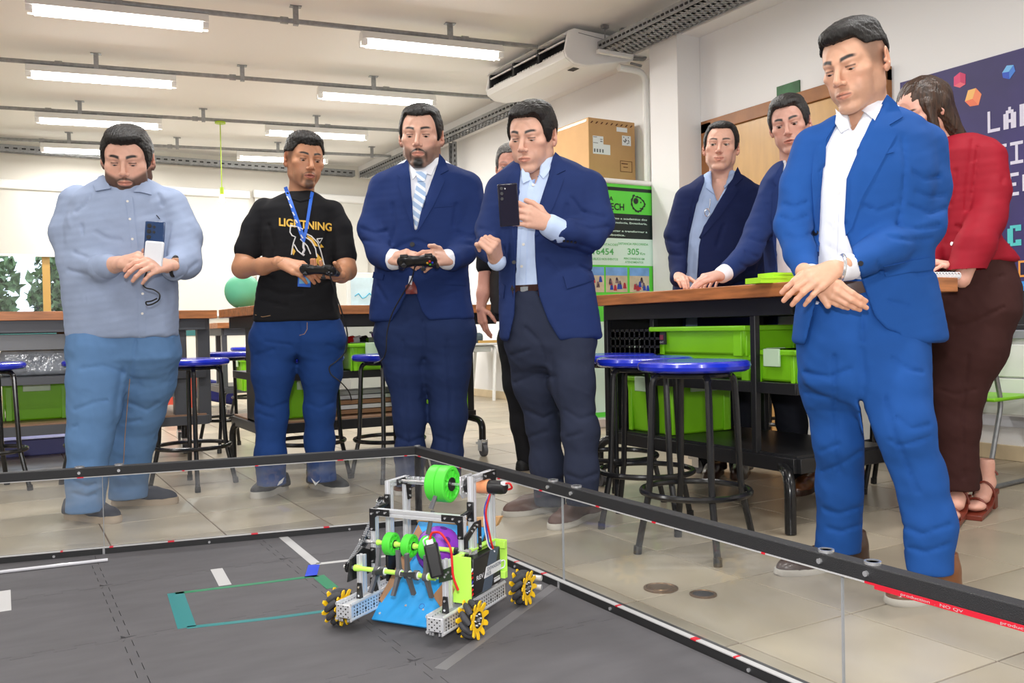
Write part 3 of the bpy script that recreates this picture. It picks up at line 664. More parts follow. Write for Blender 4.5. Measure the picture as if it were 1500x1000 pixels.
# ------------------------------------------------------------- workbenches
def caster(par, x, y, h=.11):
    c = MB().b2(x-.022, x+.022, y-.03, y+.03, h-.012, h).b2(x-.024, x-.019, y-.03, y+.025, .035, h).b2(x+.019, x+.024, y-.03, y+.025, .035, h).build('caster', 'chrome', par, bevel=.002)
    MB().cyl((x-.014, y-.012, .04), (x+.014, y-.012, .04), .04, 18).build('wheel', 'rubber_grey', c); MB().b2(x-.02, x+.02, y+.02, y+.06, .075, .09).build('brake', 'chrome', c)
def bench(lab, x0, x1, y0, y1, axis, steel, wood, feet, posts, low=True, midspan=(0, 1), z=1.0, lowmat='shelf_black', pw=.05, xr=None):
    cx, cy = (x0+x1)/2, (y0+y1)/2
    t = thing('workbench', lab, 'table', (cx, cy, 0)); hx, hy = (x1-x0)/2, (y1-y0)/2
    # butcher-block planks, each a piece of its own
    n = max(3, int(round((2*hy if axis == 'x' else 2*hx)/.14)))
    for k in range(n):
        if axis == 'x': MB().b2(-hx, hx, -hy+2*hy*k/n, -hy+2*hy*(k+1)/n, z-.055, z).build('plank', wood, t, bevel=.003)
        else: MB().b2(-hx+2*hx*k/n, -hx+2*hx*(k+1)/n, -hy, hy, z-.055, z).build('plank', wood, t, bevel=.003)
    ix, iy = hx-.07, hy-.07
    jx = xr or ix
    for s in (-1, 1):
        MB().b2(-ix, ix, s*iy-.02, s*iy+.02, z-.13, z-.055).build('apron', steel, t, bevel=.002)
        MB().b2(s*ix-.02, s*ix+.02, -iy, iy, z-.13, z-.055).build('apron', steel, t, bevel=.002)
    for px_, py_ in posts: MB().b2(px_-pw/2, px_+pw/2, py_-pw/2, py_+pw/2, .24, z-.055).build('post', steel, t, bevel=.004)
    for s in (-1, 1):
        MB().b2(-ix, jx, s*iy-.02, s*iy+.02, .23, .29).build('lower_beam', steel, t, bevel=.002)
        e_ = jx if s > 0 else -ix; MB().b2(e_-.02, e_+.02, -iy, iy, .23, .29).build('lower_beam', steel, t, bevel=.002)
    if low: MB().b2(-ix, jx, -iy, iy, .285, .30).build('lower_shelf', lowmat, t)
    if midspan:
        a, b = midspan
        if axis == 'x': xx = (-ix+2*ix*a, min(jx, -ix+2*ix*b), -iy, iy)
        else: xx = (-ix, ix, -iy+2*iy*a, -iy+2*iy*b)
        MB().b2(*xx, .565, .59).build('middle_shelf', steel, t, bevel=.003)
        MB().b2(xx[0], xx[1], xx[2]-.004, xx[2]+.012, .545, .592).build('shelf_edge', steel, t, bevel=.002); MB().b2(xx[0]-.004, xx[0]+.012, xx[2], xx[3], .545, .592).build('shelf_edge', steel, t, bevel=.002)
    for (ax, ay, bx_, by_, cst) in feet:
        pts = arc([(ax, ay, .26), (bx_, by_, .235), (bx_, by_, .10 if cst else .004)], .09, 7)
        MB().tube(pts, .023, 12).build('foot', 'black_tube', t)
        if cst: caster(t, bx_, by_)
    return t
# bench C, right: near the three stools
hx, hy = .36, .705; ix, iy = hx-.07, hy-.07
tC = bench('wood topped black workbench on the right with two men leaning on it', 2.70, 3.42, 2.45, 3.86, 'y', 'black_metal', 'wood_top_y',
      [(-.25, -.5, -.37, -.67, 0), (.25, -.5, .33, -.68, 0), (-.25, .55, -.34, .66, 1), (.25, .55, .34, .66, 1)],
      [(-ix, -iy+.22), (-ix, iy), (ix, -iy), (ix, iy), (-ix+.02, .28), (ix, .1)], midspan=(0, .72), pw=.03)
# perforated side panel at its far end
bm_ = MB(); holes = []
pan = thing  # noqa
mb = MB(); X0 = -ix+.03
for k in range(9):
    y_a = iy-.36+k*.04
mb.b2(-.50+.0, -.50+.004, 0, .01, 0, .01) if False else None
def perforated(par, p0, e1, W_, H_, nu, nv, m, hs=.012):
    # flat sheet with real square holes
    p0 = Vector(p0); e1 = Vector(e1); mb = MB(); du = W_/nu; dv = H_/nv
    for i in range(nu): mb.prism([(i*du, 0), (i*du+du-hs, 0), (i*du+du-hs, H_), (i*du, H_)], p0, e1, (0, 0, 1), e1.cross(Vector((0, 0, 1)))*.003)
    for j in range(nv): mb.prism([(0, j*dv), (W_, j*dv), (W_, j*dv+dv-hs), (0, j*dv+dv-hs)], p0, e1, (0, 0, 1), e1.cross(Vector((0, 0, 1)))*.0025)
    mb.build('perforated_panel', m, par)
perforated(tC, (-.27, iy-.01, .66), (1, 0, 0), .54, .14, 14, 4, 'black_metal')
MB().b2(-.28, .28, iy-.012, iy-.008, .29, .65).b2(-.28, .28, iy-.012, iy-.008, .80, .87).build('side_panel', 'black_metal', tC)
perforated(tC, (-ix, iy-.42, .70), (0, 1, 0), .40, .12, 10, 3, 'black_metal')
MB().b2(-ix-.003, -ix+.001, iy-.42, iy, .30, .58).b2(-ix-.003, -ix+.001, iy-.42, iy, .82, .87).b2(-ix-.003, -ix+.001, iy-.42, iy, .59, .69).build('side_panel', 'black_metal', tC) if False else None
# short leaf of planks that carries the notebook, cantilevered from the bench's right end
for k in range(2): MB().b2(-.07, .155, -1.045+.17*k, -.875+.17*k, .945, 1.0).build('leaf_plank', 'wood_top', tC, bevel=.003)
MB().b2(-.05, -.02, -.95, -.6, .90, .945).build('leaf_bracket', 'black_metal', tC)
# bench A far left
tA = bench('wood topped workbench with grey frame at the left behind the pale blue shirt', -.9, 1.28, 6.2, 7.3, 'x', 'grey_metal', 'wood_top',
      [(-.9, -.4, -1.0, -.5, 1), (.90, -.35, .93, -.15, 1), (.88, .3, 1.0, .45, 1)], [(-1.02, -.48), (1.02, -.40), (-1.02, .48), (1.02, .48), (.86, -.42)], lowmat='wood_shelf', pw=.08)
for z in (.42, .62, .78): MB().b2(.80, .84, -.43, -.39, z, z+.05).build('clamp', 'galv', tA)
tA2 = MB().b2(-1.0, .9, -.40, -.36, .76, .86).build('drawer_rail', mat('steel_grey', srgb(140, 142, 146), .35), tA, bevel=.003)
# bench B centre
tB = bench('wood topped black workbench behind the black t-shirt and the striped tie', 1.28, 3.0, 5.25, 6.15, 'x', 'black_metal', 'wood_top',
      [(-.74, -.2, -.83, -.42, 0), (-.74, .1, -.81, .35, 0), (.55, -.3, .60, -.54, 1), (.55, .3, .60, .5, 1)], [(.60, -.36), (.60, .36)], lowmat='wood_shelf', xr=.62)
MB().b2(-.79, -.73, -.40, .02, .25, .945).build('end_panel', 'black_metal', tB, bevel=.004)
# bench D: another wood top further back, right of the striped tie; bench E far behind man two
bench('small far workbench seen between the pale blue shirt and the black t-shirt', 1.9, 3.0, 9.2, 10.1, 'x', 'grey_metal', 'wood_top', [(-.4, -.3, -.5, -.4, 1), (.4, -.3, .5, -.4, 1)], [(-.47, -.36), (-.38, .36), (.47, .36), (.47, -.36)], midspan=None, z=.95)

# ------------------------------------------------------------- stools
st = thing('bar_stool', 'stool', 'stool')
MB().lathe([(0, .668), (.19, .668), (.203, .676), (.207, .688), (.203, .70), (.19, .706), (.10, .702), (0, .702)], n=40).build('seat', 'seat_blue', st)
MB().tube([(math.cos(a)*.13, math.sin(a)*.13, .655) for a in np.linspace(0, 2*math.pi, 25)[:-1]], .010, 8, closed=True).build('seat_ring', 'black_tube', st)
for k in range(4):
    a = R(45+90*k); c, s_ = math.cos(a), math.sin(a)
    P = arc([(c*.06, s_*.06, .655), (c*.155, s_*.155, .655), (c*.175, s_*.175, .235), (c*.225, s_*.225, .004)], .04, 5)
    l_ = MB().tube(P, .0125, 10).build('leg', 'black_tube', st); MB().cyl((c*.225, s_*.225, .0), (c*.2225, s_*.2225, .03), .0155, 10).build('rubber_foot', 'plastic_black', l_)
MB().tube([(math.cos(a)*.197, math.sin(a)*.197, .225) for a in np.linspace(0, 2*math.pi, 41)[:-1]], .0115, 8, closed=True).build('foot_ring', 'black_tube', st)
def stool(px, d, rz, lab, first=[1]):
    p = at(px, 600, d)
    if first: first.clear(); st.location = (p[0], p[1], 0); st.rotation_euler = (0, 0, R(rz)); st['label'] = lab; st['group'] = 'blue topped stools'; return
    dup(st, (p[0], p[1], 0), R(rz), lab, 'blue topped stools')
stool(1017, 3.28, 22, 'blue topped black stool nearest the camera, in front of the right workbench')
stool(945, 3.76, 40, 'second blue topped stool from the camera, half hidden by the nearest one')
stool(900, 4.22, 10, 'third blue topped stool, beside the left end of the right workbench')
stool(281, 4.9, 40, 'blue topped stool just right of the man in the pale blue shirt')
stool(335, 6.45, 15, 'blue topped stool between the two left workbenches')
stool(150, 5.1, 30, 'blue topped stool hidden behind the man in the pale blue shirt')
stool(-22, 4.85, 20, 'blue topped stool cut by the left edge of the frame')
stool(452, 5.0, 30, 'blue topped stool behind the legs of the black t-shirt man')
stool(570, 5.05, 12, 'blue topped stool behind the man with the striped tie')
stool(372, 8.6, 30, 'small far blue topped stool at the distant workbench')
stool(1322, 4.35, 30, 'blue topped stool behind the bright blue suit')
stool(1150, 5.5, 30, 'blue topped stool on the far side of the right workbench')

# ------------------------------------------------------------- bins
def bin_(lab, c, w, l, h, rz=0, m='bin_green', latch=True, tag_=False, grp='green storage bins'):
    t = thing('storage_bin', lab, 'bin', c, R(rz), grp)
    MB().box((0, 0, h/2), (w, l, h), taper=(.88, .90)).build('tub', m, t, bevel=.012)
    MB().box((0, 0, h-.012), (w+.03, l+.03, .024)).build('rim', m, t, bevel=.006)
    for sx in (-1, 1):
        for sy in (-1, 1): MB().box((sx*w*.40, sy*l*.475, h/2-.01), (w*.09, .012, h*.9)).build('rib', m, t, bevel=.003); MB().box((sx*w*.475, sy*l*.42, h/2-.01), (.012, l*.08, h*.9)).build('rib', m, t, bevel=.003)
    if latch:
        for s in (-1, 1): MB().b2(-w*.2, w*.2, s*(l/2+.016)-.006, s*(l/2+.016)+.006, h-.07, h+.004).build('latch', 'latch_clear', t, bevel=.003)
        for s in (-1, 1): MB().b2(s*(w/2+.016)-.006, s*(w/2+.016)+.006, -l*.2, l*.2, h-.07, h+.004).build('latch', 'latch_clear', t, bevel=.003)
    if tag_: MB().b2(-w/2-.006, -w/2+.004, l*.34, l*.43, h*.35, h*.82).build('tag_label', 'ink', t); MB().b2(-w/2-.0075, -w/2-.006, l*.36, l*.41, h*.52, h*.7).build('tag_print', mat('tag_red', srgb(120, 40, 60), .5), t); mb = MB(); text_on(mb, 'LIGHT', (-w/2-.0078, l*.385, h*.40), (0, -1, 0), (0, 0, 1), h*.07, l*.06); mb.build('tag_writing', 'tape_white', t)
    return t
bin_('large green bin on the bottom shelf of the right workbench, behind the stools', (3.0, 3.50, .30), .42, .34, .28)
bin_('long green bin with small black tag, upper of the stack on the right workbench shelf', (2.96, 3.12, .70), .36, .62, .13, latch=False, tag_=True)
bin_('long green bin, lower of the stack on the right workbench shelf', (3.0, 3.10, .592), .34, .56, .11, latch=False)
bin_('small green bin with clear latches at the right end of the workbench shelf', (2.94, 2.66, .592), .28, .22, .135)
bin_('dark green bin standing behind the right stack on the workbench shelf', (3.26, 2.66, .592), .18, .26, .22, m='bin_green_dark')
bin_('big green bin on the bottom shelf of the far left workbench', (at(55, 600, 5.75)[0], 6.75, .30), .40, .36, .26)
p = at(533, 520, 5.75); bin_('green bin on the shelf right of the black t-shirt, in front', (p[0], p[1]-.05, .592), .30, .25, .17)
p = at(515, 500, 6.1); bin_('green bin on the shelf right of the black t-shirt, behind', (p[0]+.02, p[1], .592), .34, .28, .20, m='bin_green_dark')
p = at(560, 500, 5.9); bin_('green bin half hidden by the suit with the striped tie', (p[0]+.07, p[1]-.02, .592), .26, .3, .2)
p = at(433, 570, 5.7); bin_('tall green bin between the legs of the black t-shirt man', (p[0], p[1], .30), .2, .3, .25)
p = at(655, 560, 5.75); bin_('tall green bin seen between the legs of the striped tie man', (p[0]-.06, p[1], .30), .28, .3, .40)
p = at(438, 480, 8.8); bin_('tiny far green bin left of the black t-shirt', (p[0]-.5, p[1], .29), .2, .3, .3)
# things on the benches
p = at(958, 410, 5.2); b_ = bin_('small green box on the floor cupboard beside the banner', (5.0, 5.85, .80), .26, .3, .21, latch=False); 
tag(MB().b2(4.86, 5.13, 5.68, 6.0, 0, .798).build('side_cabinet', 'cup_grey', bevel=.004), 'low grey cabinet under the small green box', 'cabinet')
for (px, w, dz, lab) in ((1122, .13, .0, 'lime green paper pad on the right workbench, lower left one'), (1137, .11, .0, 'lime green folded card on the right workbench, upper right one')):
    q = at(px, 400, 3.62 if dz == 0 and px < 1130 else 3.7)
    h = .022 if px < 1130 else .045
    t = thing('note_pad', lab, 'note pad', (q[0], q[1], 1.0), R(-8)); MB().b2(-w/2, w/2, -.05, .05, 0, h*.8).build('pages', 'note_green', t); MB().b2(-w/2, w/2, -.052, .05, h*.8, h).build('cover', 'note_green', t)
q = at(1386, 404, 4.02); t = thing('spiral_notebook', 'white spiral bound notebook lying on the right corner of the workbench', 'notebook', (3.15, 2.20, 1.0), R(-8))
MB().b2(-.11, .10, -.07, .09, 0, .012).build('pages', 'paper_white', t); MB().b2(-.11, .10, -.07, .09, .012, .014).build('cover', mat('cover_grey', srgb(200, 202, 208), .5), t)
for k in range(13): a = -.10+k*.0158; MB().tube([(a, -.07+math.cos(u)*.013, .008+math.sin(u)*.013) for u in np.linspace(0, 2*math.pi, 11)[:-1]], .0018, 5, closed=True).build('ring', 'paper_white', t)
# exercise ball
q = at(356, 445, 6.9); t = tag(MB().grid_ball((0, 0, 0), .115, 28, 18).build('rubber_ball', 'ball_green', loc=(q[0], 6.05, .99+.1)), 'pale green rubber ball on the table left of the black t-shirt', 'ball')
t.location = tuple(onY(356, 450, 5.9)); t.location.z = 1.0+.113
# items under bench A
q = at(60, 540, 5.75); t = thing('wrapped_block', 'clear plastic wrapped bundle with a yellow strip on the left workbench shelf', 'package', (q[0], 6.70, .592), 0)
bm = MB().box((0, 0, .085), (.46, .36, .17)).build('wrap', 'clear_wrap', t, bevel=.03); MB().box((0, -.02, .178), (.45, .34, .012)).build('strip', 'orange_strip', t)
t = tag(MB().prism([(0, 0), (.55, .02), (.6, .035), (.3, .06), (.02, .05)], (q[0]-.36, 6.6, .785), (1, 0, 0), (0, 0, 1), (0, .25, 0)).build('black_folder', 'plastic_black'), 'black folder lying on the wrapped bundle at the left', 'folder')
t = tag(MB().b2(-.45, .35, -.2, .2, 0, .12).build('lilac_crate', 'lilac', loc=(.1, 7.35, 0), bevel=.01), 'flat lilac crate on the floor under the left workbench', 'crate')
q = at(98, 480, 5.9); t = tag(MB().b2(-.05, .05, -.1, .1, 0, .17).build('brown_box', 'cardboard_dark', loc=(q[0], 6.72, .775), bevel=.004), 'small brown box beside the wrapped bundle, touching the pale blue shirt', 'box')
# shelf load of bench B: boards, tubes, cables
t = thing('board_stack', 'stack of grey and brown boards on the lower shelf of the centre workbench', 'boards', (2.12, 5.62, .30))
for k, (w, m, x, a) in enumerate(((.9, 'ply_brown', 0, 0), (.95, 'white_enamel', .02, 1), (.8, 'ply_brown', -.03, 3), (.86, 'alu', .04, -4), (.7, 'cup_grey', .0, 7))):
    o = MB().box((x, 0, .02+k*.03), (w, .3-.03*k, .026), Matrix.Rotation(R(a), 3, 'Z')).build('board', m, t, bevel=.002)
for i, (x, l_) in enumerate(((600, .9),)): pass
t = thing('purple_basket', 'purple and white rimmed basket with parts beside the striped tie man', 'basket', (onY(560, 480, 5.55)[0], 5.55, .80), 0)
MB().lathe([(.06, .0), (.075, .07), (.085, .075), (.078, .08), (.06, .01)], n=20).build('bowl', 'purple', t); MB().tube([(math.cos(a)*.08, math.sin(a)*.08, .078) for a in np.linspace(0, 2*math.pi, 21)[:-1]], .007, 6, closed=True).build('rim', 'white_enamel', t)
t.location.z = .75
for (px, m, lab) in ((512, 'wire_red', 'small red plastic part heaped in the green bin'), (522, 'white_enamel', 'white round plastic part heaped in the green bin'), (531, 'plastic_black', 'black motor part heaped in the green bin')):
    q = onY(px, 478, 5.66); o = MB().cyl((-.03, 0, 0), (.03, .01, .01), .026, 12).cyl((.03, .01, .01), (.045, .012, .012), .009, 8).build('plastic_part', m, loc=(q[0], 5.66, .775)); tag(o, lab, 'part')
# easel picture behind
q = onY(534, 420, 8.8); t = thing('framed_print', 'white framed print standing on the far workbench left of the striped tie', 'picture', (q[0]-.02, 8.72, 1.0)); w = .2
MB().b2(-w, w, 0, .02, 0, .44).build('frame', 'white_enamel', t, bevel=.004); MB().b2(-w+.04, w-.04, -.003, 0, .05, .39).build('print', mat('pale_blue_print', srgb(206, 226, 236), .5, nscale=9, namp=.1), t)
mb = MB()
for k in range(6): mb.cyl((-w+.08+.04*k, -.005, .2+.03*math.sin(k*2)), (-w+.12+.04*k, -.005, .2+.03*math.sin(k*2+2)), .006, 6)
mb.build('print_lines', mat('cyan_line', srgb(90, 180, 210), .5), t)
t = tag(MB().b2(-.36, .5, -.3, .3, 0, .998).build('side_cabinet', 'cup_grey', loc=(q[0]+.1, 8.86, 0), bevel=.004), 'pale grey cabinet under the framed print', 'cabinet')
# school desk with white tube legs and folded cloth near the right wall
t = thing('school_desk', 'white tube legged school desk with grey top near the right wall', 'desk', (4.70, 9.3, 0))
MB().b2(-.35, .38, -.3, .3, .645, .67).build('desk_top', mat('desk_top', srgb(206, 206, 204), .5), t, bevel=.008)
for sx in (-.28, .30): MB().tube(arc([(sx-.05, -.28, 0), (sx, -.24, .63), (sx, .24, .63), (sx-.05, .28, 0)], .08), .02, 10).build('leg_frame', 'white_enamel', t)
MB().b2(-.22, .24, -.26, .2, .57, .64).build('tray', 'cup_grey', t, bevel=.01)
tag(MB().box((0, 0, .06), (.34, .3, .12)).build('folded_blanket', 'slate', loc=(4.74, 9.3, .671), bevel=.04), 'dark slate folded blanket on the white school desk', 'blanket')
tag(MB().b2(-.12, .12, -.02, .02, 0, .03).build('wooden_ruler', 'gold_frame', loc=(4.92, 9.08, .671)), 'wooden block on the school desk', 'block')
# yellow notes on right wall behind
for k, (y, z) in enumerate(((9.6, 1.32), (9.52, 1.22), (9.62, 1.12))): tag(MB().b2(-.004, 0, -.05, .05, -.05, .05).build('sticky_note', 'orange_strip' if k == 9 else mat('note_yellow', srgb(236, 230, 90), .6), loc=(XR-.001, y, z)), 'yellow sticky note on the right wall, %s of three' % ('top', 'middle', 'lowest')[k], 'note', 'yellow sticky notes')
# green school chair at right, red crate and blue bag far left, boxes behind bench C
t = thing('school_chair', 'lime green school chair with grey tube legs behind the brown trousers', 'chair', (4.37, 2.78, 0), R(95))
MB().prism([(-.2, -.2), (.2, -.2), (.2, .2), (-.2, .2)], (0, 0, .43), (1, 0, 0), (0, 1, 0), (0, 0, .018)).build('seat', 'bin_green', t, bevel=.008)
MB().prism([(-.2, 0), (.2, 0), (.19, .2), (-.19, .2)], (0, .2, .62), (1, 0, 0), (0, .12, 1), (0, .02, 0)).build('backrest', 'bin_green', t, bevel=.008)
for s in (-1, 1): MB().tube(arc([(s*.18, -.2, .42), (s*.18, -.2, .012), (s*.18, .25, .012), (s*.18, .1, .42), (s*.18, .24, .8)], .05), .012, 8).build('leg_frame', 'galv', t)
tag(MB().box((0, 0, .2), (.3, .3, .4), taper=(.9, .9)).build('red_crate', 'red_plastic', loc=(onY(262, 540, 9.6)[0], 9.6, 0), bevel=.01), 'coral red crate behind the leg of the pale blue shirt man', 'crate')
tag(MB().box((0, 0, .12), (.42, .3, .24), Matrix.Rotation(R(14), 3, 'Y')).build('navy_bag', 'navy_bag', loc=(onY(315, 560, 10.6)[0], 10.6, .06), bevel=.03), 'navy blue bag on the floor far behind', 'bag')
tag(MB().b2(-.2, .2, -.2, .2, 0, .62).build('cardboard_box', 'cardboard', loc=(4.35, 4.55, .0), bevel=.006), 'plain cardboard box on the floor behind the right workbench', 'box')
tag(MB().b2(-.12, .2, -.2, .2, 0, .5).build('cardboard_box', 'cardboard_dark', loc=(4.55, 3.98, .0), bevel=.006), 'darker cardboard box on the floor behind the right workbench', 'box')
t = thing('white_cabinet', 'white cabinet with vents behind the right workbench', 'cabinet', (4.25, 3.55, 0)); MB().b2(-.12, .3, -.12, .15, 0, .86).build('case', 'white_enamel', t, bevel=.006)
for k in range(6): MB().box((-.123, -.0, .30+k*.05), (.006, .12, .012), Matrix.Rotation(R(30), 3, 'X')).build('vent', 'ink', t)
MB().grid_ball((-.13, .05, .75), .018).build('knob', 'chrome', t)
q = (3.62, 2.95, 0)
t = thing('green_gadget', 'bright green gadget box with dials on the workbench shelf', 'gadget', (3.26, 2.66, .815)); MB().b2(-.07, .07, -.1, .1, 0, .07).build('case', 'wheel_green', t, bevel=.006)
for k in range(3): MB().cyl((-.071, -.06+k*.06, .035), (-.082, -.06+k*.06, .035), .014, 10).build('dial', 'white_enamel', t)
# ------------------------------------------------------------- robot
RA = R(34); RYv = np.array([math.cos(RA), math.sin(RA), 0]); RXv = np.array([math.sin(RA), -math.cos(RA), 0]); RO = np.array([.878, 2.211, .012])
rob = thing('competition_robot', 'aluminium framed wheeled robot with green wheels and blue ramp on the mat', 'robot', tuple(RO), math.atan2(RXv[1], RXv[0]))
def rl(p): v = np.array(p)-RO; return Vector((v@RXv, v@RYv, v[2]))
def rpx(x, y, X): return rl(onplane(x, y, RO+RXv*X, RXv))
def rpy(x, y, Y): return rl(onplane(x, y, RO+RYv*Y, RYv))
def rpz(x, y, z): return rl(onz(x, y, z+.012))
def extr(a, b, wd=.017, name='extrusion', par=rob, m='alu'):
    # slotted aluminium profile from a to b
    a = Vector(a); b = Vector(b); d = (b-a).normalized()
    u = Vector((1, 0, 0)) if abs(d.x) < .9 else Vector((0, 1, 0)); u = (u-d*u.dot(d)).normalized(); w = d.cross(u); h = wd/2; s = h*.3; g = h*.55
    P = [(-h, -h), (-s, -h), (-s, -g), (s, -g), (s, -h), (h, -h), (h, -s), (g, -s), (g, s), (h, s), (h, h), (s, h), (s, g), (-s, g), (-s, h), (-h, h), (-h, s), (-g, s), (-g, -s), (-h, -s)]
    return MB().prism(P, a, u, w, b-a).build(name, m, par, smooth=None)
def plate(pts, e1, e2, th, m, name, par=rob, holes=None, bevel=0):
    a = Vector(pts[0]); o = MB(); e1 = Vector(e1); e2 = Vector(e2); n = e1.cross(e2)
    o.prism([((Vector(p)-a)@e1, (Vector(p)-a)@e2) for p in pts], a, e1, e2, n*th); return o.build(name, m, par, bevel=bevel)
def bracket(c, pts, y, par=rob, screws=()):
    o = MB().prism(pts, Vector(c), (1, 0, 0), (0, 0, 1), (0, .004, 0)).build('corner_bracket', 'plastic_black', par, bevel=.001)
    mb = MB()
    for s in screws: p = Vector(c)+Vector((s[0], -.001, s[1])); mb.cyl(p, p-Vector((0, .003, 0)), .0032, 8)
    if screws: mb.build('screw', 'chrome', o)
    return o
# drive channels with hole pattern
for sx in (-1, 1):
    x0 = sx*.145
    y0, y1 = (0, .36)
    MB().b2(x0-.024, x0+.024, y0, y1, .078, .081).build('channel_top', 'alu', rob) if False else None
    for k in (-1, 1): MB().b2(x0+k*.024-.0015, x0+k*.024+.0015, y0, y1, .038, .086).build('channel_side', 'alu', rob, bevel=.0008)
    MB().b2(x0-.024, x0+.024, y0, y1, .07, .073).build('channel_web', 'alu', rob)
    MB().b2(x0-.0225, x0+.0225, y0-.002, y0+.001, .044, .080).build('channel_end', 'alu', rob, bevel=.001)
    for z in (.043, .083):
        for s in (-1, 1): MB().cyl((x0+s*.024, y0, z-.003), (x0+s*.024, y1, z-.003), .0045, 8).build('channel_lip', 'alu', rob)
    mb = MB()
    for i in range(26):
        yy = y0+.014+i*.0133
        for zz, rr in ((.073, .0024), (.064, .0030 if i % 2 else .0022), (.055, .0045 if i % 3 == 1 else .0024), (.047, .0026)):
            for s in (-1, 1):
                for fx in (.0257, .0222): mb.cyl((x0+s*fx, yy, zz), (x0+s*(fx+.0003), yy, zz), rr, 6)
    stuff(mb.build('mounting_holes', 'dark_hole', rob)); mb = MB()
    for q in range(5):
        for r_ in range(5):
            if (q+r_) % 2 == 0 or (q, r_) == (2, 2): mb.cyl((x0-.016+q*.008, y0-.0023, .048+r_*.007), (x0-.016+q*.008, y0-.002, .048+r_*.007), .0026 if q % 2 else .0019, 8)
    stuff(mb.build('end_holes', 'dark_hole', rob)); mb = MB()
    for k in (-.018, -.010, .010, .018): mb.cyl((x0+k, y0+.006, .032), (x0+k, y0+.006, .040), .003, 8)
    mb.build('end_screws', 'chrome', rob)
# mecanum wheels
def mecanum(c, sx, hand):
    c = Vector(c)
    hb = MB().cyl(c-Vector((.018, 0, 0)), c+Vector((.018, 0, 0)), .022, 18).build('wheel_hub', 'plastic_black', rob)
    MB().cyl(c-Vector((.021, 0, 0)), c+Vector((.0215, 0, 0)), .006, 10).build('axle_nut', 'chrome', hb); mb = MB()
    for k in range(6): a = k*R(60); mb.cyl(c+Vector((.018, math.cos(a)*.015, math.sin(a)*.015)), c+Vector((.021, math.cos(a)*.015, math.sin(a)*.015)), .003, 8)
    mb.build('hub_bolt', 'chrome', hb)
    for s in (-1, 1):
        w = MB(); n = 10
        w.lathe([(.0225, s*.013), (.0315, s*.013), (.0315, s*.019), (.0225, s*.019), (.0225, s*.013)], c, (1, 0, 0), 30)
        for k in range(n):
            a = 2*math.pi*(k+(.25 if s > 0 else .75)*hand)/n; u = Vector((0, math.cos(a), math.sin(a))); v = Vector((0, -math.sin(a), math.cos(a)))
            b = c+Vector((s*.0155, 0, 0))
            # petal: rises from the ring, bends outwards over the roller end
            w.add([b+u*.0290-v*.008, b+u*.0290+v*.008, b+u*.0425+v*.0085+Vector((s*.002, 0, 0)), b+u*.0505+v*.004+Vector((s*.004, 0, 0)), b+u*.0505-v*.004+Vector((s*.004, 0, 0)), b+u*.0425-v*.006+Vector((s*.002, 0, 0)),
                   b+u*.0290-v*.008+Vector((s*.0025, 0, 0)), b+u*.0290+v*.008+Vector((s*.0025, 0, 0)), b+u*.0425+v*.0085+Vector((s*.006, 0, 0)), b+u*.0505+v*.004+Vector((s*.008, 0, 0)), b+u*.0505-v*.004+Vector((s*.008, 0, 0)), b+u*.0425-v*.006+Vector((s*.006, 0, 0))],
                  [(0, 1, 2, 3, 4, 5), (11, 10, 9, 8, 7, 6)]+[(i, (i+1) % 6, 6+(i+1) % 6, 6+i) for i in range(6)])
        stuff(w.build('wheel_plate', 'wheel_yellow', rob, bevel=.0006))
    for k in range(10):
        a = 2*math.pi*(k+.5)/10; u = Vector((0, math.cos(a), math.sin(a))); v = Vector((0, -math.sin(a), math.cos(a)))
        d = (Vector((1, 0, 0))*.72+v*hand*.72).normalized(); m_ = c+u*.0430
        MB().tube([m_+d*t-u*(t*t*9) for t in (-.020, -.012, 0, .012, .020)], [.0065, .0085, .0095, .0085, .0065], 10).build('roller', 'rubber_dark', rob)
WX = .20
wf = rpx(692, 907, WX); wbk = rpx(766, 870, WX)
mecanum((WX, wf.y, .053), 1, 1); mecanum((WX, wbk.y, .053), 1, -1)
mecanum((-WX, max(.03, rpx(497, 884, -WX).y), .053), -1, -1); mecanum((-WX, .30, .053), -1, 1)
# short front posts, middle gantry, rear towers
XL_, XR_ = -.145, .145
for px, py0, py1, xs in ((531, 811, 880, XL_), (656, 818, 890, XR_)):
    b = rpx(px, py1, xs); tp = rpx(px, py0, xs); yy = b.y
    extr((xs, yy, .086), (xs, yy, tp.z), .02)
    bracket((xs-.011, yy-.0145, .075), [(0, 0), (.022, 0), (.018, .045), (.004, .045)], 0, screws=((.011, .01), (.011, .034)))
ym = rpx(551, 866, XL_).y; ztm = rpy(612, 750, ym).z
for xs in (XL_, XR_):
    extr((xs, ym, .08), (xs, ym, ztm)); s = 1 if xs < 0 else -1
    bracket((xs-.009*s, ym-.0135, ztm-.062), [(0, 0), (.018*s, 0), (.018*s, .038), (.026*s, .045), (.068*s, .045), (.068*s, .064), (0, .064)], 0, screws=((.009*s, .006), (.009*s, .05), (.03*s, .055), (.055*s, .055)))
    bracket((xs-.009*s, ym-.0135, ztm-.155), [(0, 0), (.018*s, 0), (.018*s, .045), (0, .045)], 0, screws=((.009*s, .006), (.009*s, .039)))
    bracket((xs-.012*s, ym-.0135, .078), [(0, 0), (.03*s, 0), (.02*s, .04), (0, .04)], 0, screws=((.009*s, .01), (.009*s, .033)))
extr((XL_-.009, ym, ztm-.009), (XR_+.009, ym, ztm-.009), .020, 'cross_beam')
y1 = .20; y2 = .325
zt1 = rpx(571, 699, XL_).z
tops = []
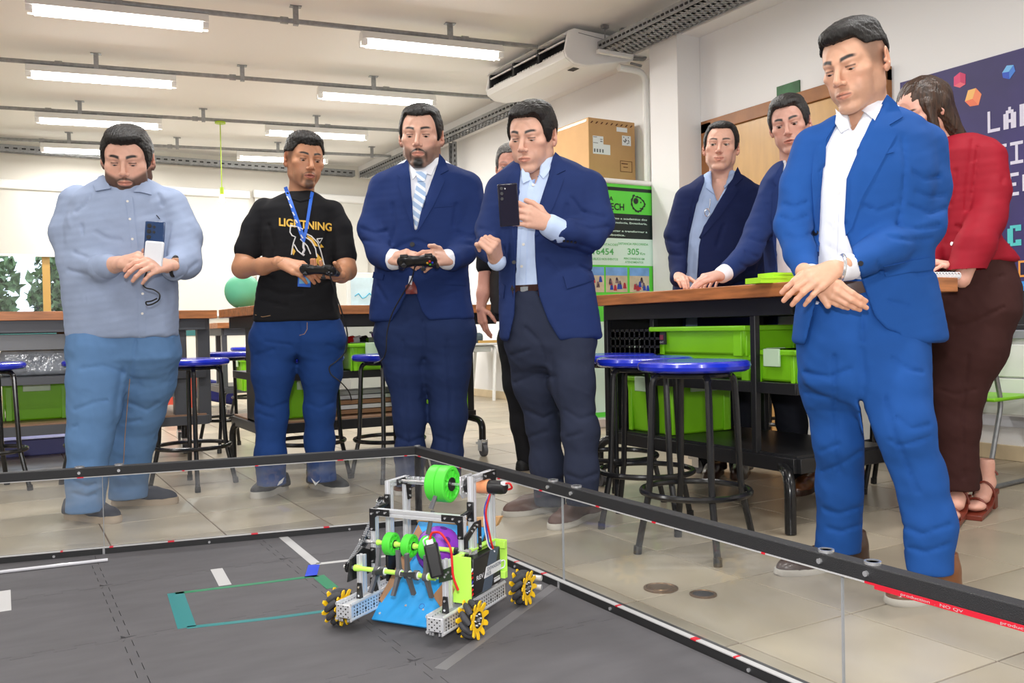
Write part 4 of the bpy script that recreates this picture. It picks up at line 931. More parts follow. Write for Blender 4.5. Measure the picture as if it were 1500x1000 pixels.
for xs, pxa, pxb in ((XL_, (571, 697, 575, 800), (596, 702, 597, 780)), (XR_, (692, 692, 693, 800), (720, 692, 720, 795))):
    yy = [rpx(pxa[0], 760, xs).y, rpx(pxb[0], 760, xs).y]
    yy[0] = ym+.07 if not (ym < yy[0] < .33) else yy[0]; yy[1] = yy[0]+.10 if yy[1] < yy[0]+.05 or yy[1] > .6 else yy[1]
    z1 = rpx(pxa[0], pxa[1], xs).z; z2 = rpx(pxb[0], pxb[1], xs).z
    zt = max(.36, min(.46, (z1+z2)/2)); tops.append((yy, zt))
for xs, (yy, zt) in zip((XL_, XR_), tops):
    for y_ in yy: extr((xs, y_, .08), (xs, y_, zt), .018)
    extr((xs, yy[0]-.005, zt-.009), (xs, yy[1]+.005, zt-.009), .018, 'top_bar')
    s = 1 if xs > 0 else -1
    o = MB().prism([(0, 0), (.075, 0), (.075, -.07), (.057, -.07), (.05, -.025), (.035, -.018), (0, -.018)], (xs+.0095, yy[1]-.066, zt), (0, 1, 0), (0, 0, 1), (.004, 0, 0)).build('corner_bracket', 'plastic_black', rob); mb = MB()
    for u, v in ((.008, -.009), (.06, -.009), (.066, -.04), (.066, -.06)): mb.cyl((xs+.0135, yy[1]-.066+u, zt+v), (xs+.016, yy[1]-.066+u, zt+v), .0035, 8)
    mb.build('screw', 'chrome', o)
    for z in (zt-.13, zt-.15):
        pass
    o = MB().b2(xs-.011, xs+.011, yy[0]-.0135, yy[0]-.009, ztm-.025, ztm+.03).build('bearing_block', 'plastic_black', rob, bevel=.002); mb = MB()
    for z in (ztm-.018, ztm+.022): mb.cyl((xs, yy[0]-.0135, z), (xs, yy[0]-.017, z), .0035, 8)
    mb.build('screw', 'chrome', o)
    MB().tube([(xs, ym, ztm-.003), (xs+.0, yy[0]-.012, ztm+.003)], .0075, 8).build('link_shaft', 'plastic_black', rob)
    # angled brace on the outer side
    o = MB().prism([(-.01, -.075), (.008, -.075), (.008, -.015), (.055, .01), (.072, .01), (.072, -.055), (.086, -.055), (.086, .028), (.05, .028), (-.01, 0)], (xs+.0095, ym, ztm-.055), (0, 1, 0), (0, 0, 1), (.004, 0, 0)).build('angle_bracket', 'plastic_black', rob) if xs > 0 else None
    if o:
        mb = MB()
        for u, v in ((-.001, -.065), (-.001, -.045), (.03, .008), (.045, .014), (.06, .019), (.079, -.045), (.079, -.02)): mb.cyl((xs+.0135, ym+u, ztm-.055+v), (xs+.016, ym+u, ztm-.055+v), .0033, 8)
        mb.build('screw', 'chrome', o)
yT, zT = tops[1][0], tops[1][1]
# big wheel shaft, big green wheel, motor
yc = (tops[0][0][0]+tops[0][0][1])/2; wc = rpy(648, 708, yc)
MB().cyl((XL_-.015, yc, wc.z), (XR_+.01, yc, wc.z), .0045, 8).build('wheel_shaft', 'chrome', rob)
for s, hm in ((-1, 0), (1, 1)):
    x = wc.x+s*.0165
    g = MB().lathe([(.019, -.016), (.050, -.016), (.0535, -.013), (.0535, .013), (.050, .016), (.043, .016), (.040, .008), (.022, .008), (.019, .016), (.019, -.016)], (x, yc, wc.z), (1, 0, 0), 44).build('drive_wheel', 'wheel_green', rob)
    if s > 0:
        for k in range(12): a = 2*math.pi*k/12; u = Vector((0, math.cos(a), math.sin(a))); v = Vector((0, -math.sin(a), math.cos(a))); c = Vector((x+.008, yc, wc.z)); MB().prism([(.020, -.0015), (.044, -.0015), (.044, .0015), (.020, .0015)], c, u, v, (.006, 0, 0)).build('spoke', 'wheel_green', g)
    MB().lathe([(.006, -.017), (.020, -.017), (.020, .017), (.006, .017)], (x, yc, wc.z), (1, 0, 0), 20).build('hub', 'plastic_black', g)
for s in (1,):
    hx = XL_ if s < 0 else XR_-.055
    pts = [(-.035, -.02), (-.02, -.035), (.02, -.035), (.035, -.02), (.035, .03), (-.035, .03)]
    o = MB().prism(pts, (hx-.002 if s > 0 else hx+.012, yc, wc.z), (0, 1, 0), (0, 0, 1), (.004, 0, 0)).build('bearing_plate', 'alu', rob, bevel=.001)
    mb = MB()
    for k in range(8): a = k*R(45); mb.cyl((hx-.004, yc+math.cos(a)*.026, wc.z+math.sin(a)*.024), (hx+.004, yc+math.cos(a)*.026, wc.z+math.sin(a)*.024), .003, 8)
    mb.build('screw', 'chrome', o)
MB().cyl((XR_-.052, yc, wc.z), (XR_-.025, yc, wc.z), .021, 20).build('gearbox', 'plastic_black', rob)
MB().cyl((XR_-.025, yc, wc.z), (XR_+.022, yc, wc.z), .020, 20).build('motor_collar', 'motor_orange', rob)
mo = MB().lathe([(.0, .022), (.0195, .022), (.0195, .06), (.017, .072), (.012, .076), (0, .076)], (XR_, yc, wc.z), (1, 0, 0), 22).build('motor', 'plastic_black', rob)
MB().box((XR_+.072, yc-.008, wc.z+.014), (.014, .012, .010)).build('connector', 'wire_white', mo)
extr((XL_+.01, (yc+tops[0][0][1])/2+.02, tops[0][1]-.012), (wc.x-.036, (yc+tops[0][0][1])/2+.02, tops[0][1]-.012), .020, 'top_channel'); mb = MB()
for k in range(4): mb.cyl((XL_+.02+k*.016, yc+.02, tops[0][1]-.004), (XL_+.02+k*.016, yc+.02, tops[0][1]+.004), .004, 8)
mb.build('top_screw', 'chrome', rob)
def wire(name, pts, r, m): return MB().tube(arc(pts, .03, 5), r, 7).build(name, m, rob)
wire('wire', [(XR_+.078, yc-.008, wc.z+.014), (XR_+.098, yc-.02, wc.z+.018), (XR_+.10, yc-.01, wc.z+.002), (XR_+.082, yc, wc.z-.004)], .003, 'wire_red')
wire('wire', [(XR_+.03, yc-.012, wc.z-.018), (XR_+.016, yc-.02, wc.z-.07), (XR_+.03, yc-.01, wc.z-.16), (XR_+.03, yc-.0, .20), (XR_+.02, yc, .16)], .0028, 'wire_red')
wire('wire', [(XR_+.028, yc-.012, wc.z-.018), (XR_+.012, yc-.02, wc.z-.06), (XR_+.022, yc-.012, wc.z-.16), (XR_+.03, yc, .18)], .002, 'wire_blue')
wire('wire', [(XR_+.025, yc-.012, wc.z-.018), (XR_+.009, yc-.02, wc.z-.09), (XR_+.02, yc-.012, wc.z-.17), (XR_+.035, yc, .19)], .002, 'wire_white')
# intake axle with three green wheels
ya = ym-.005; A0 = rpy(548, 797, ya); za = A0.z; B0 = rpy(672, 803, ya); za = (A0.z+B0.z)/2
MB().cyl((XL_-.045, ya, za), (XR_+.02, ya, za), .0048, 8).build('intake_axle', 'chrome', rob)
xs_ = [rpy(p, 800, ya).x for p in (573, 600, 626)]
for x in xs_:
    g = MB().lathe([(.012, -.0125), (.030, -.0125), (.0325, -.010), (.0325, .010), (.030, .0125), (.025, .0125), (.023, .006), (.014, .006), (.012, .0125), (.012, -.0125)], (x, ya, za), (1, 0, 0), 36).build('intake_wheel', 'wheel_green', rob)
    for k in range(8): a = 2*math.pi*k/8; u = Vector((0, math.cos(a), math.sin(a))); v = Vector((0, -math.sin(a), math.cos(a))); MB().prism([(.012, -.0015), (.026, -.0015), (.026, .0015), (.012, .0015)], Vector((x+.006, ya, za)), u, v, (.005, 0, 0)).build('spoke', 'wheel_green', g)
    MB().cyl((x-.014, ya, za), (x+.014, ya, za), .0115, 14).build('hub', 'plastic_black', g)
mb = MB(); edges = [XL_+.012]+[e_ for x in xs_ for e_ in (x-.014, x+.014)]+[XR_-.02]
for i in range(0, len(edges)-1, 2):
    a, b = edges[i], edges[i+1]
    if b-a > .003: MB().lathe([(.0055, a), (.0085, a), (.0085, a+(b-a)*.2), (.0062, a+(b-a)*.3), (.0062, b-(b-a)*.3), (.0085, b-(b-a)*.2), (.0085, b), (.0055, b)], (0, ya, za), (1, 0, 0), 14).build('spacer', 'lime_print', rob)
MB().cyl((XR_-.022, ya, za), (XR_-.008, ya, za), .009, 12).build('collar', 'plastic_black', rob); MB().cyl((XR_+.01, ya, za), (XR_+.026, ya, za), .008, 12).build('collar', 'chrome', rob)
# lower axle with rubber flaps
yl = rpx(531, 860, XL_).y-.016; L0 = rpy(520, 834, yl); L1 = rpy(632, 842, yl); zl = (L0.z+L1.z)/2
MB().cyl((L0.x-.02, yl, zl), (L1.x+.02, yl, zl), .0048, 8).build('flap_axle', 'chrome', rob)
MB().lathe([(.0055, L0.x), (.009, L0.x), (.009, L0.x+.015), (.0065, L0.x+.02), (.0065, L1.x-.01), (.009, L1.x-.005), (.009, L1.x+.012), (.0055, L1.x+.012)], (0, yl, zl), (1, 0, 0), 14).build('spacer', 'lime_print', rob)
fx = [(553, 118, -58), (561, 8, 8), (585, 98, -62), (597, 72, -112), (610, 12, 12), (624, 76, -108)]
for i, (p, a1, a2) in enumerate(fx):
    x = rpy(p, 838, yl).x; o = MB().lathe([(.006, -.006), (.0135, -.006), (.0135, .006), (.006, .006)], (x, yl, zl), (1, 0, 0), 18)
    for a in (a1, a2):
        a = R(a); dr = Vector((0, -math.cos(a)*.9, math.sin(a))); dr = Vector((.12 if i % 2 else -.12, dr.y*.8, dr.z)).normalized(); sd = Vector((1, 0, 0)).cross(dr).normalized()
        b0 = Vector((x, yl, zl)); o.add([b0+dr*t+sd*w+Vector((q, 0, 0)) for t, w0 in ((.008, .008), (.035, .0055), (.062, .0055)) for w, q in ((-w0, -.005), (w0, -.005), (w0, .005), (-w0, .005))],
              [(0, 1, 5, 4), (1, 2, 6, 5), (2, 3, 7, 6), (3, 0, 4, 7), (4, 5, 9, 8), (5, 6, 10, 9), (6, 7, 11, 10), (7, 4, 8, 11), (8, 9, 10, 11), (3, 2, 1, 0)])
    f_ = o.build('rubber_flap', 'rubber_grey', rob); MB().cyl((x+.0055, yl, zl), (x+.0085, yl, zl), .0105, 16).build('flap_hub', 'white_enamel', f_)
for (pa, pb) in (((638, 726), (631, 745)), ((634, 748), (627, 782))):
    a = rpy(*pa, ym+.03); b = rpy(*pb, ym+.02); MB().tube([a, b], [.006, .0075], 6).build('rubber_flap', 'rubber_grey', rob)
# blue ramp, plywood back strip and brown side guards
fl_ = rpz(546, 911, .012); fr_ = rpz(652, 921, .012); yb = .36; bl = rpy(619, 764, yb); br = rpy(733, 772, yb)
zb = (bl.z+br.z)/2; yf = (fl_.y+fr_.y)/2; dv = Vector((0, yb-yf, zb-.012)).normalized(); nv = Vector((1, 0, 0)).cross(dv); Ls = Vector((0, yb-yf, zb-.012)).length
o = MB().prism([(-.118, 0), (.118, 0), (.118, Ls*.98), (-.118, Ls*.98)], (0, yf, .012), (1, 0, 0), dv, nv*.006).build('blue_ramp', 'board_blue', rob)
for (u, v) in ((-.10, .02), (-.02, .10), (.03, .05), (-.03, .055), (.09, Ls*.8), (-.09, Ls*.8)): p = Vector((u, yf, .012))+dv*v+nv*.006; MB().cyl(p, p+nv*.002, .0035, 10).build('screw', 'chrome', o)
p = Vector((.02, yf, .012))+dv*.06+nv*.0062
MB().tube([p+Vector((math.cos(a)*.008, 0, 0))+dv*math.sin(a)*.008 for a in np.linspace(0, 2*math.pi, 17)[:-1]], .0006, 4, closed=True).build('pencil_ring', 'wire_blue', o)
q0 = rpy(612, 762, yb+.004); q1 = rpy(735, 756, yb+.004); q2 = rpy(728, 770, yb+.004); q3 = rpy(617, 772, yb+.004)
MB().prism([(p.x, p.z) for p in (q3, q2, q1, q0)], (0, yb-.004, 0), (1, 0, 0), (0, 0, 1), (0, .02, 0)).build('plywood_strip', 'ply', rob)
def rpl(x, y, p, n):
    n = np.array(n, float); nw = RXv*n[0]+RYv*n[1]+np.array([0, 0, n[2]]); pw = RO+RXv*p[0]+RYv*p[1]+np.array([0, 0, p[2]]); return rl(onplane(x, y, pw, nw))
for pts, pl, n in (([(613, 768), (622, 786), (570, 903), (556, 877)], (-.105, .17, .09), (.72, -.55, .42)), ([(634, 872), (655, 846), (664, 862), (649, 895)], (.10, .10, .06), (-.45, -.8, .3)), ([(702, 768), (716, 764), (722, 800), (705, 832), (694, 836)], (.118, .37, .2), (-.35, -.9, .2))):
    Q = [rpl(x, y, pl, n) for x, y in pts]; nn = Vector(n).normalized(); k = len(Q); MB().add(Q+[q-nn*.006 for q in Q], [tuple(range(k)), tuple(range(2*k-1, k-1, -1))]+[(i, (i+1) % k, k+(i+1) % k, k+i) for i in range(k)]).build('side_guard', 'ply_brown', rob, smooth=None)
# purple hollow ball with holes
bc = rpy(640, 806, ym+.075); br_ = .067
bc.y = ym+.085
mb = MB().grid_ball(bc, br_, 36, 24); bo = mb.build('perforated_ball', 'ball_purple', rob)
for k in range(26):
    zz_ = 1-2*(k+.5)/26; a = k*2.39996; d = Vector((math.cos(a)*math.sqrt(1-zz_*zz_), math.sin(a)*math.sqrt(1-zz_*zz_), zz_))
    MB().lathe([(.0105, br_-.0025), (.0105, br_+.0002), (.0, br_+.0006)], bc, d, 16).build('ball_hole', mat('purple_deep', srgb(84, 28, 128), .6), bo)
# battery with bracket and leads
yb_ = rpx(656, 855, XR_).y-.03; c0 = rpy(636, 820, yb_); rot = Matrix.Rotation(R(-14), 3, 'Y') @ Matrix.Rotation(R(28), 3, 'Z')
o = MB().box(c0, (.036, .045, .088), rot).build('battery', 'plastic_black', rob, bevel=.006)
mb = MB()
ctr = Vector(c0)+rot@Vector((.0185, 0, 0)); text_on(mb, 'SLIM', ctr+rot@Vector((0, -.006, .0)), rot@Vector((0, 0, -1)), rot@Vector((0, 1, 0)), .012, .055); mb.build('battery_print', 'wire_white', o)
top = Vector(c0)+rot@Vector((0, 0, .044))
MB().box(top+Vector((.002, -.006, .006)), (.018, .014, .012), rot).build('connector', 'wire_white', o)
wire('battery_lead', [top+Vector((0, -.004, .01)), top+Vector((.004, 0, .03)), top+Vector((.03, .0, .034)), top+Vector((.066, -.005, .0)), top+Vector((.07, -.006, -.08)), top+Vector((.082, 0, -.115))], .0032, 'wire_red')
wire('battery_lead', [top+Vector((-.012, -.01, -.004)), top+Vector((-.014, -.016, .012)), top+Vector((-.002, -.008, .02))], .002, 'wire_white')
plate([rpy(644, 836, yb_+.01), rpy(644, 853, yb_+.01), rpy(664, 848, yb_+.01), rpy(664, 828, yb_+.01)], (1, 0, 0), (0, 0, 1), .004, 'pcb_green', 'battery_bracket'); mb = MB()
for (x, y) in ((648, 842), (653, 841), (651, 845), (656, 838), (662, 831), (662, 844)): q = rpy(x, y, yb_+.004); mb.cyl(q, q+Vector((0, .004, 0)), .003, 8)
mb.build('screw', 'chrome', rob)
# control hub in its lime frame on the right side
xh = .178
H = lambda x, y: rpx(x, y, xh)
hf0 = H(674, 826); hf1 = H(697, 826); y_a = H(685, 840).y; y_b = H(737, 820).y; z0 = .092; z1 = max(H(685, 824).z, .19)
z1 = .088+.125
MB().b2(xh-.045, xh+.012, y_a-.004, y_a, z0-.006, z1).build('hub_frame', 'lime_print', rob, bevel=.001); MB().b2(xh-.045, xh+.012, y_b, y_b+.004, z0+.01, z1).build('hub_frame', 'lime_print', rob, bevel=.001)
MB().b2(xh-.045, xh-.04, y_a, y_b, z0, z1).build('hub_frame', 'lime_print', rob); MB().b2(xh-.045, xh-.022, y_a, y_b, z1-.004, z1).build('hub_frame', 'lime_print', rob)
for z in (z0+.012, z1-.022): MB().b2(xh-.01, xh+.014, y_b-.018, y_b, z, z+.02).build('hub_clip', 'lime_print', rob, bevel=.001)
hy0, hy1 = y_a+.035, y_b-.016
hb = MB().b2(xh-.032, xh, hy0, hy1, z0+.002, z1-.016).build('control_hub', 'plastic_black', rob, bevel=.004); hl = hy1-hy0; hh = z1-.016-z0
def hp(pts, m, nm, dx=.0006): return MB().prism([(hy0+u*hl, z0+.002+v*hh) for u, v in pts], (xh, 0, 0), (0, 1, 0), (0, 0, 1), (dx, 0, 0)).build(nm, m, hb)
hp([(.28, .0), (.62, .0), (.94, 1), (.60, 1)], 'hub_slate', 'hub_stripe')
hp([(.36, .34), (1.0, .34), (1.0, .62), (.45, .62)], 'wire_white', 'hub_label', .001)
hp([(.68, .08), (.98, .08), (.98, .30), (.68, .30)], 'ink', 'hub_label', .0009)
mb = MB(); text_on(mb, 'EXPANSION', (xh+.0014, hy0+.73*hl, z0+.002+.49*hh), (0, 1, 0), (0, 0, 1), .0105, hl*.50, bold=.01); text_on(mb, 'HUB', (xh+.0014, hy0+.52*hl, z0+.002+.37*hh), (0, 1, 0), (0, 0, 1), .0105, hl*.17, bold=.01); mb.build('hub_writing', 'hub_slate', hb)
mb = MB(); text_on(mb, 'REV', (xh+.0014, hy0+.2*hl, z0+.002+.40*hh), (0, 1, 0), (0, 0, 1), .012, hl*.26, bold=.02); mb.b2(xh+.001, xh+.0014, hy0+.72*hl, hy0+.94*hl, z0+.2*hh, z0+.23*hh).b2(xh+.001, xh+.0014, hy0+.72*hl, hy0+.95*hl, z0+.11*hh, z0+.18*hh); mb.build('hub_writing', 'wire_white', hb)
for k in range(7):
    m = ('wire_red', 'wire_red', 'wire_white', 'wire_blue')[k % 4]; zk = z0+.012+k*.011
    wire('hub_wire', [(xh-.01, hy0+.004, zk), (xh+.004, hy0-.012, zk+.004), (xh+.0, hy0-.024, zk-.006+.004*(k % 3)), (xh-.02, hy0-.01, zk-.01)], .0022, m)
wire('hub_wire', [(xh-.01, hy1-.002, z0+.055), (xh+.008, hy1+.014, z0+.065), (xh+.006, hy1+.012, z0+.04), (xh-.01, hy1, z0+.038)], .002, 'wire_white')
# stub rods behind the rear right wheel
for z in (.04, .068): MB().cyl((WX-.02, wbk.y+.055, z), (WX+.035, wbk.y+.06, z), .0085, 10).build('stub_rod', 'alu', rob)
# chain drive on the left side
def chain(a, b, n):
    a = Vector(a); b = Vector(b); mb = MB(); up_ = Vector((0, .008, .004)); side = (b-a).cross(Vector((1, 0, 0))).normalized()*.010
    for s in (-1, 1):
        for k in range(n):
            p = a+(b-a)*((k+.5)/n)+side*s; d = (b-a)/n
            mb.box(p+Vector((-.003 if k % 2 else .0, 0, 0)), (.0018, .004, d.length*.9), (b-a).to_track_quat('Z', 'Y').to_matrix()); mb.box(p+Vector((.003 if k % 2 else .006, 0, 0)), (.0018, .004, d.length*.9), (b-a).to_track_quat('Z', 'Y').to_matrix()); mb.cyl(p+Vector((-.004, 0, 0)), p+Vector((.008, 0, 0)), .0026, 6)
    return stuff(mb.build('chain', 'alu_dark', rob))
xc = XL_-.035
c1 = Vector((xc, yl, zl)); c2_ = Vector((xc, ya, za)); c3 = Vector((xc+.005, (tops[0][0][0]), ztm+.004))
chain(c1, c2_, 16); chain(c2_, c3, 20)
for c in (c1, c2_, c3):
    sp = MB(); g = [(math.cos(2*math.pi*k/32)*(.0125 if k % 2 else .0155), math.sin(2*math.pi*k/32)*(.0125 if k % 2 else .0155)) for k in range(32)]
    for dx in (-.004, .003): sp.prism(g, c+Vector((dx, 0, 0)), (0, 1, 0), (0, 0, 1), (.003, 0, 0))
    sp.build('sprocket', 'plastic_black', rob)
    MB().cyl(c-Vector((.014, 0, 0)), c+Vector((.03, 0, 0)), .006, 10).build('sprocket_shaft', 'chrome', rob)
MB().prism([(-.035, -.03), (.075, -.03), (.09, .03), (.04, .05), (-.02, .03)], (xc+.012, yl+.01, zl-.005), (0, 1, 0), (0, 0, 1), (.004, 0, 0)).build('side_plate', 'plastic_black', rob)
MB().b2(XL_+.02, XL_+.03, ym+.02, ym+.10, .10, .19).build('motor_box', 'plastic_black', rob, bevel=.003)
print('ROBOT', dict(ym=ym, ztm=ztm, tops=tops, wc=tuple(wc), za=za, yl=yl, zl=zl, L0=tuple(L0), L1=tuple(L1), fl=tuple(fl_), fr=tuple(fr_), zb=zb, wf=tuple(wf), wb=tuple(wbk), ya=y_a, yb=y_b, c0=tuple(c0), xs=xs_))
# ------------------------------------------------------------- volume sculpting for figures
def smin(a, b, k):
    if k <= 0: return np.minimum(a, b)
    h = np.maximum(k-np.abs(a-b), 0)/k; return np.minimum(a, b)-h*h*k*.25
def smax(a, b, k): return -smin(-a, -b, k)
class Vol:
    def __init__(s, lo, hi, h):
        s.h = h; s.lo = np.array(lo, float); n = np.ceil((np.array(hi)-s.lo)/h).astype(int)+1
        s.ax = [s.lo[i]+np.arange(n[i])*h for i in range(3)]; s.d = np.full(n, 1.0, np.float32)
    def sl(s, lo, hi, m):
        out = []
        for i in range(3):
            a = int(max(0, math.floor((lo[i]-m-s.lo[i])/s.h))); b = int(min(s.d.shape[i], math.ceil((hi[i]+m-s.lo[i])/s.h)+1)); out.append(slice(a, max(a, b)))
        return tuple(out)
    def grid(s, sl): return s.ax[0][sl[0]][:, None, None].astype(np.float32), s.ax[1][sl[1]][None, :, None].astype(np.float32), s.ax[2][sl[2]][None, None, :].astype(np.float32)
    def put(s, fn, lo, hi, k=0, op='u'):
        sl = s.sl(lo, hi, k+3*s.h)
        if any(q.stop <= q.start for q in sl): return s
        v = fn(*s.grid(sl)); d = s.d[sl]
        s.d[sl] = smin(d, v, k) if op == 'u' else smax(d, -v, k) if op == 's' else smax(d, v, k) if op == 'i' else d+v
        return s
    def ell(s, c, r, k=0, op='u', rot=None):
        c = np.array(c, float); r = np.array(r, float); m = r.max() if rot is not None else r
        Q = np.array(rot).T if rot is not None else None
        def fn(X, Y, Z):
            p = [X-c[0], Y-c[1], Z-c[2]]
            if Q is not None: p = [Q[i][0]*p[0]+Q[i][1]*p[1]+Q[i][2]*p[2] for i in range(3)]
            a = (p[0]/r[0])**2+(p[1]/r[1])**2+(p[2]/r[2])**2; b = (p[0]/r[0]**2)**2+(p[1]/r[1]**2)**2+(p[2]/r[2]**2)**2
            k0 = np.sqrt(a); return k0*(k0-1)/np.sqrt(b+1e-9)
        return s.put(fn, c-m, c+m, k, op)
    def cap(s, a, b, ra, rb, k=0, op='u', flat=None):
        a = np.array(a, float); b = np.array(b, float); ab = b-a; L2 = ab@ab+1e-12; R_ = max(ra, rb)*(1.5 if flat else 1)
        fv = None
        if flat: fv = np.array(flat[0], float); fv /= np.linalg.norm(fv); fq = flat[1]
        def fn(X, Y, Z):
            px, py, pz = X-a[0], Y-a[1], Z-a[2]; t = np.clip((px*ab[0]+py*ab[1]+pz*ab[2])/L2, 0, 1)
            qx, qy, qz = px-t*ab[0], py-t*ab[1], pz-t*ab[2]; n2 = qx*qx+qy*qy+qz*qz
            if fv is not None: w = qx*fv[0]+qy*fv[1]+qz*fv[2]; n2 = n2+w*w*(1/(fq*fq)-1)
            return np.sqrt(n2)-(ra+(rb-ra)*t)
        return s.put(fn, np.minimum(a, b)-R_, np.maximum(a, b)+R_, k, op)
    def chain(s, pts, k=.02, op='u', flat=None):
        for p, q in zip(pts[:-1], pts[1:]): s.cap(p[:3], q[:3], p[3], q[3], k, op, flat)
        return s
    def loft(s, rings, k=0, op='u'):
        # rings: z, cx, cy, a, b, n (superellipse) ; closed flat at both ends
        A = np.array(sorted(rings)); zz = np.linspace(A[0, 0], A[-1, 0], 160); T = np.stack([np.interp(zz, A[:, 0], A[:, i]) for i in range(1, 6)], 1)
        w = 9; ker = np.hanning(w+2)[1:-1]; ker /= ker.sum(); T = np.stack([np.convolve(np.pad(T[:, i], w//2, 'edge'), ker, 'valid') for i in range(5)], 1)
        lo = (min(T[:, 0]-T[:, 2]), min(T[:, 1]-T[:, 3]), A[0, 0]); hi = (max(T[:, 0]+T[:, 2]), max(T[:, 1]+T[:, 3]), A[-1, 0])
        def fn(X, Y, Z):
            g = [np.interp(Z.ravel(), zz, T[:, i]).astype(np.float32)[None, None, :] for i in range(5)]
            u = np.abs(X-g[0])/g[2]; v = np.abs(Y-g[1])/g[3]; n = g[4]; r = (u**n+v**n+1e-9)**(1/n); d = (r-1)*np.minimum(g[2], g[3])
            return smax(d, np.maximum(A[0, 0]-Z, Z-A[-1, 0]), .02)
        return s.put(fn, lo, hi, k, op)
    def warp(s, amp, sc, st=(1, 1, 1), seed=0, lo=None, hi=None):
        r = np.random.default_rng(seed); lo = s.lo if lo is None else lo; hi = [a[-1] for a in s.ax] if hi is None else hi
        def fn(X, Y, Z):
            v = 0
            for o in range(4):
                f = r.normal(size=3)*np.array(st)*sc*(1+.6*o); f2 = r.normal(size=3)*sc*.5; p, q = r.uniform(0, 6.3, 2)
                v = v+np.sin(X*f[0]+Y*f[1]+Z*f[2]+p+1.2*np.sin(X*f2[0]+Y*f2[1]+Z*f2[2]+q))/(1+.4*o)
            return (v*amp*.45).astype(np.float32)
        return s.put(fn, lo, hi, 0, 'add')
    def mesh(s):
        d = s.d; n = np.array(d.shape); I = d < 0
        c = np.zeros(n-1, np.int8)
        for a in (0, 1):
            for b in (0, 1):
                for e in (0, 1): c += I[a:n[0]-1+a, b:n[1]-1+b, e:n[2]-1+e]
        act = np.argwhere((c > 0) & (c < 8))
        if len(act) == 0: return np.zeros((0, 3)), np.zeros((0, 4), int)
        off = np.array([(a, b, e) for a in (0, 1) for b in (0, 1) for e in (0, 1)])
        cv = np.stack([d[act[:, 0]+o[0], act[:, 1]+o[1], act[:, 2]+o[2]] for o in off], 1)
        acc = np.zeros((len(act), 3)); cnt = np.zeros(len(act))
        for i in range(8):
            for j in range(i+1, 8):
                if np.abs(off[i]-off[j]).sum() != 1: continue
                m = (cv[:, i] < 0) != (cv[:, j] < 0); t = np.where(m, cv[:, i]/(cv[:, i]-cv[:, j]+1e-20), 0)[:, None]
                acc += np.where(m[:, None], off[i]+t*(off[j]-off[i]), 0); cnt += m
        V = s.lo+(act+acc/cnt[:, None])*s.h
        idx = np.full(n-1, -1, np.int64); idx[act[:, 0], act[:, 1], act[:, 2]] = np.arange(len(act)); Fs = []
        for ax in range(3):
            o1, o2 = (ax+1) % 3, (ax+2) % 3; sa = [slice(None)]*3; sb = [slice(None)]*3; sa[ax] = slice(0, -1); sb[ax] = slice(1, None)
            A, B = I[tuple(sa)], I[tuple(sb)]; e = np.argwhere(A != B); e = e[(e[:, o1] > 0) & (e[:, o2] > 0) & (e[:, o1] < n[o1]-1) & (e[:, o2] < n[o2]-1)]
            if len(e) == 0: continue
            u = np.zeros(3, int); u[o1] = 1; v = np.zeros(3, int); v[o2] = 1
            g = lambda q: idx[q[:, 0], q[:, 1], q[:, 2]]
            Q = np.stack([g(e-u-v), g(e-v), g(e), g(e-u)], 1); ins = A[e[:, 0], e[:, 1], e[:, 2]]; Q[~ins] = Q[~ins][:, ::-1]; Fs.append(Q)
        return V, np.concatenate(Fs)
def relax(V, Fq, it=1):
    for _ in range(it):
        acc = np.zeros_like(V); cnt = np.zeros(len(V))
        for a in range(4):
            i, j = Fq[:, a], Fq[:, (a+1) % 4]
            np.add.at(acc, i, V[j]); np.add.at(cnt, i, 1); np.add.at(acc, j, V[i]); np.add.at(cnt, j, 1)
        V = V*.5+acc/np.maximum(cnt, 1)[:, None]*.5
    return V
def npmesh(name, V, Fq, material, parent=None, cols=None, smooth=180):
    me = bpy.data.meshes.new(name); n = len(V); q = len(Fq); k = Fq.shape[1]
    me.vertices.add(n); me.vertices.foreach_set('co', np.asarray(V, np.float32).ravel()); me.loops.add(q*k); me.loops.foreach_set('vertex_index', Fq.ravel().astype(np.int32))
    me.polygons.add(q); me.polygons.foreach_set('loop_start', np.arange(0, q*k, k, dtype=np.int32)); me.polygons.foreach_set('loop_total', np.full(q, k, np.int32)); me.update(calc_edges=True)
    if cols is not None:
        a = me.color_attributes.new('Col', 'FLOAT_COLOR', 'POINT'); C = np.ones((n, 4), np.float32); C[:, :3] = cols; a.data.foreach_set('color', C.ravel())
    return link(name, me, material, parent, smooth)
def rotm(yaw=0, pitch=0, roll=0):
    # yaw>0 turns the face to the viewer's right, pitch>0 looks down, roll>0 tilts the crown to the viewer's right
    return np.array(Matrix.Rotation(R(yaw), 3, 'Z') @ Matrix.Rotation(R(roll), 3, 'Y') @ Matrix.Rotation(R(pitch), 3, 'X'))
def ss(a, b, x): t = np.clip((x-a)/(b-a), 0, 1); return t*t*(3-2*t)
def bump_(x, c, w): return np.exp(-((x-c)/w)**2)
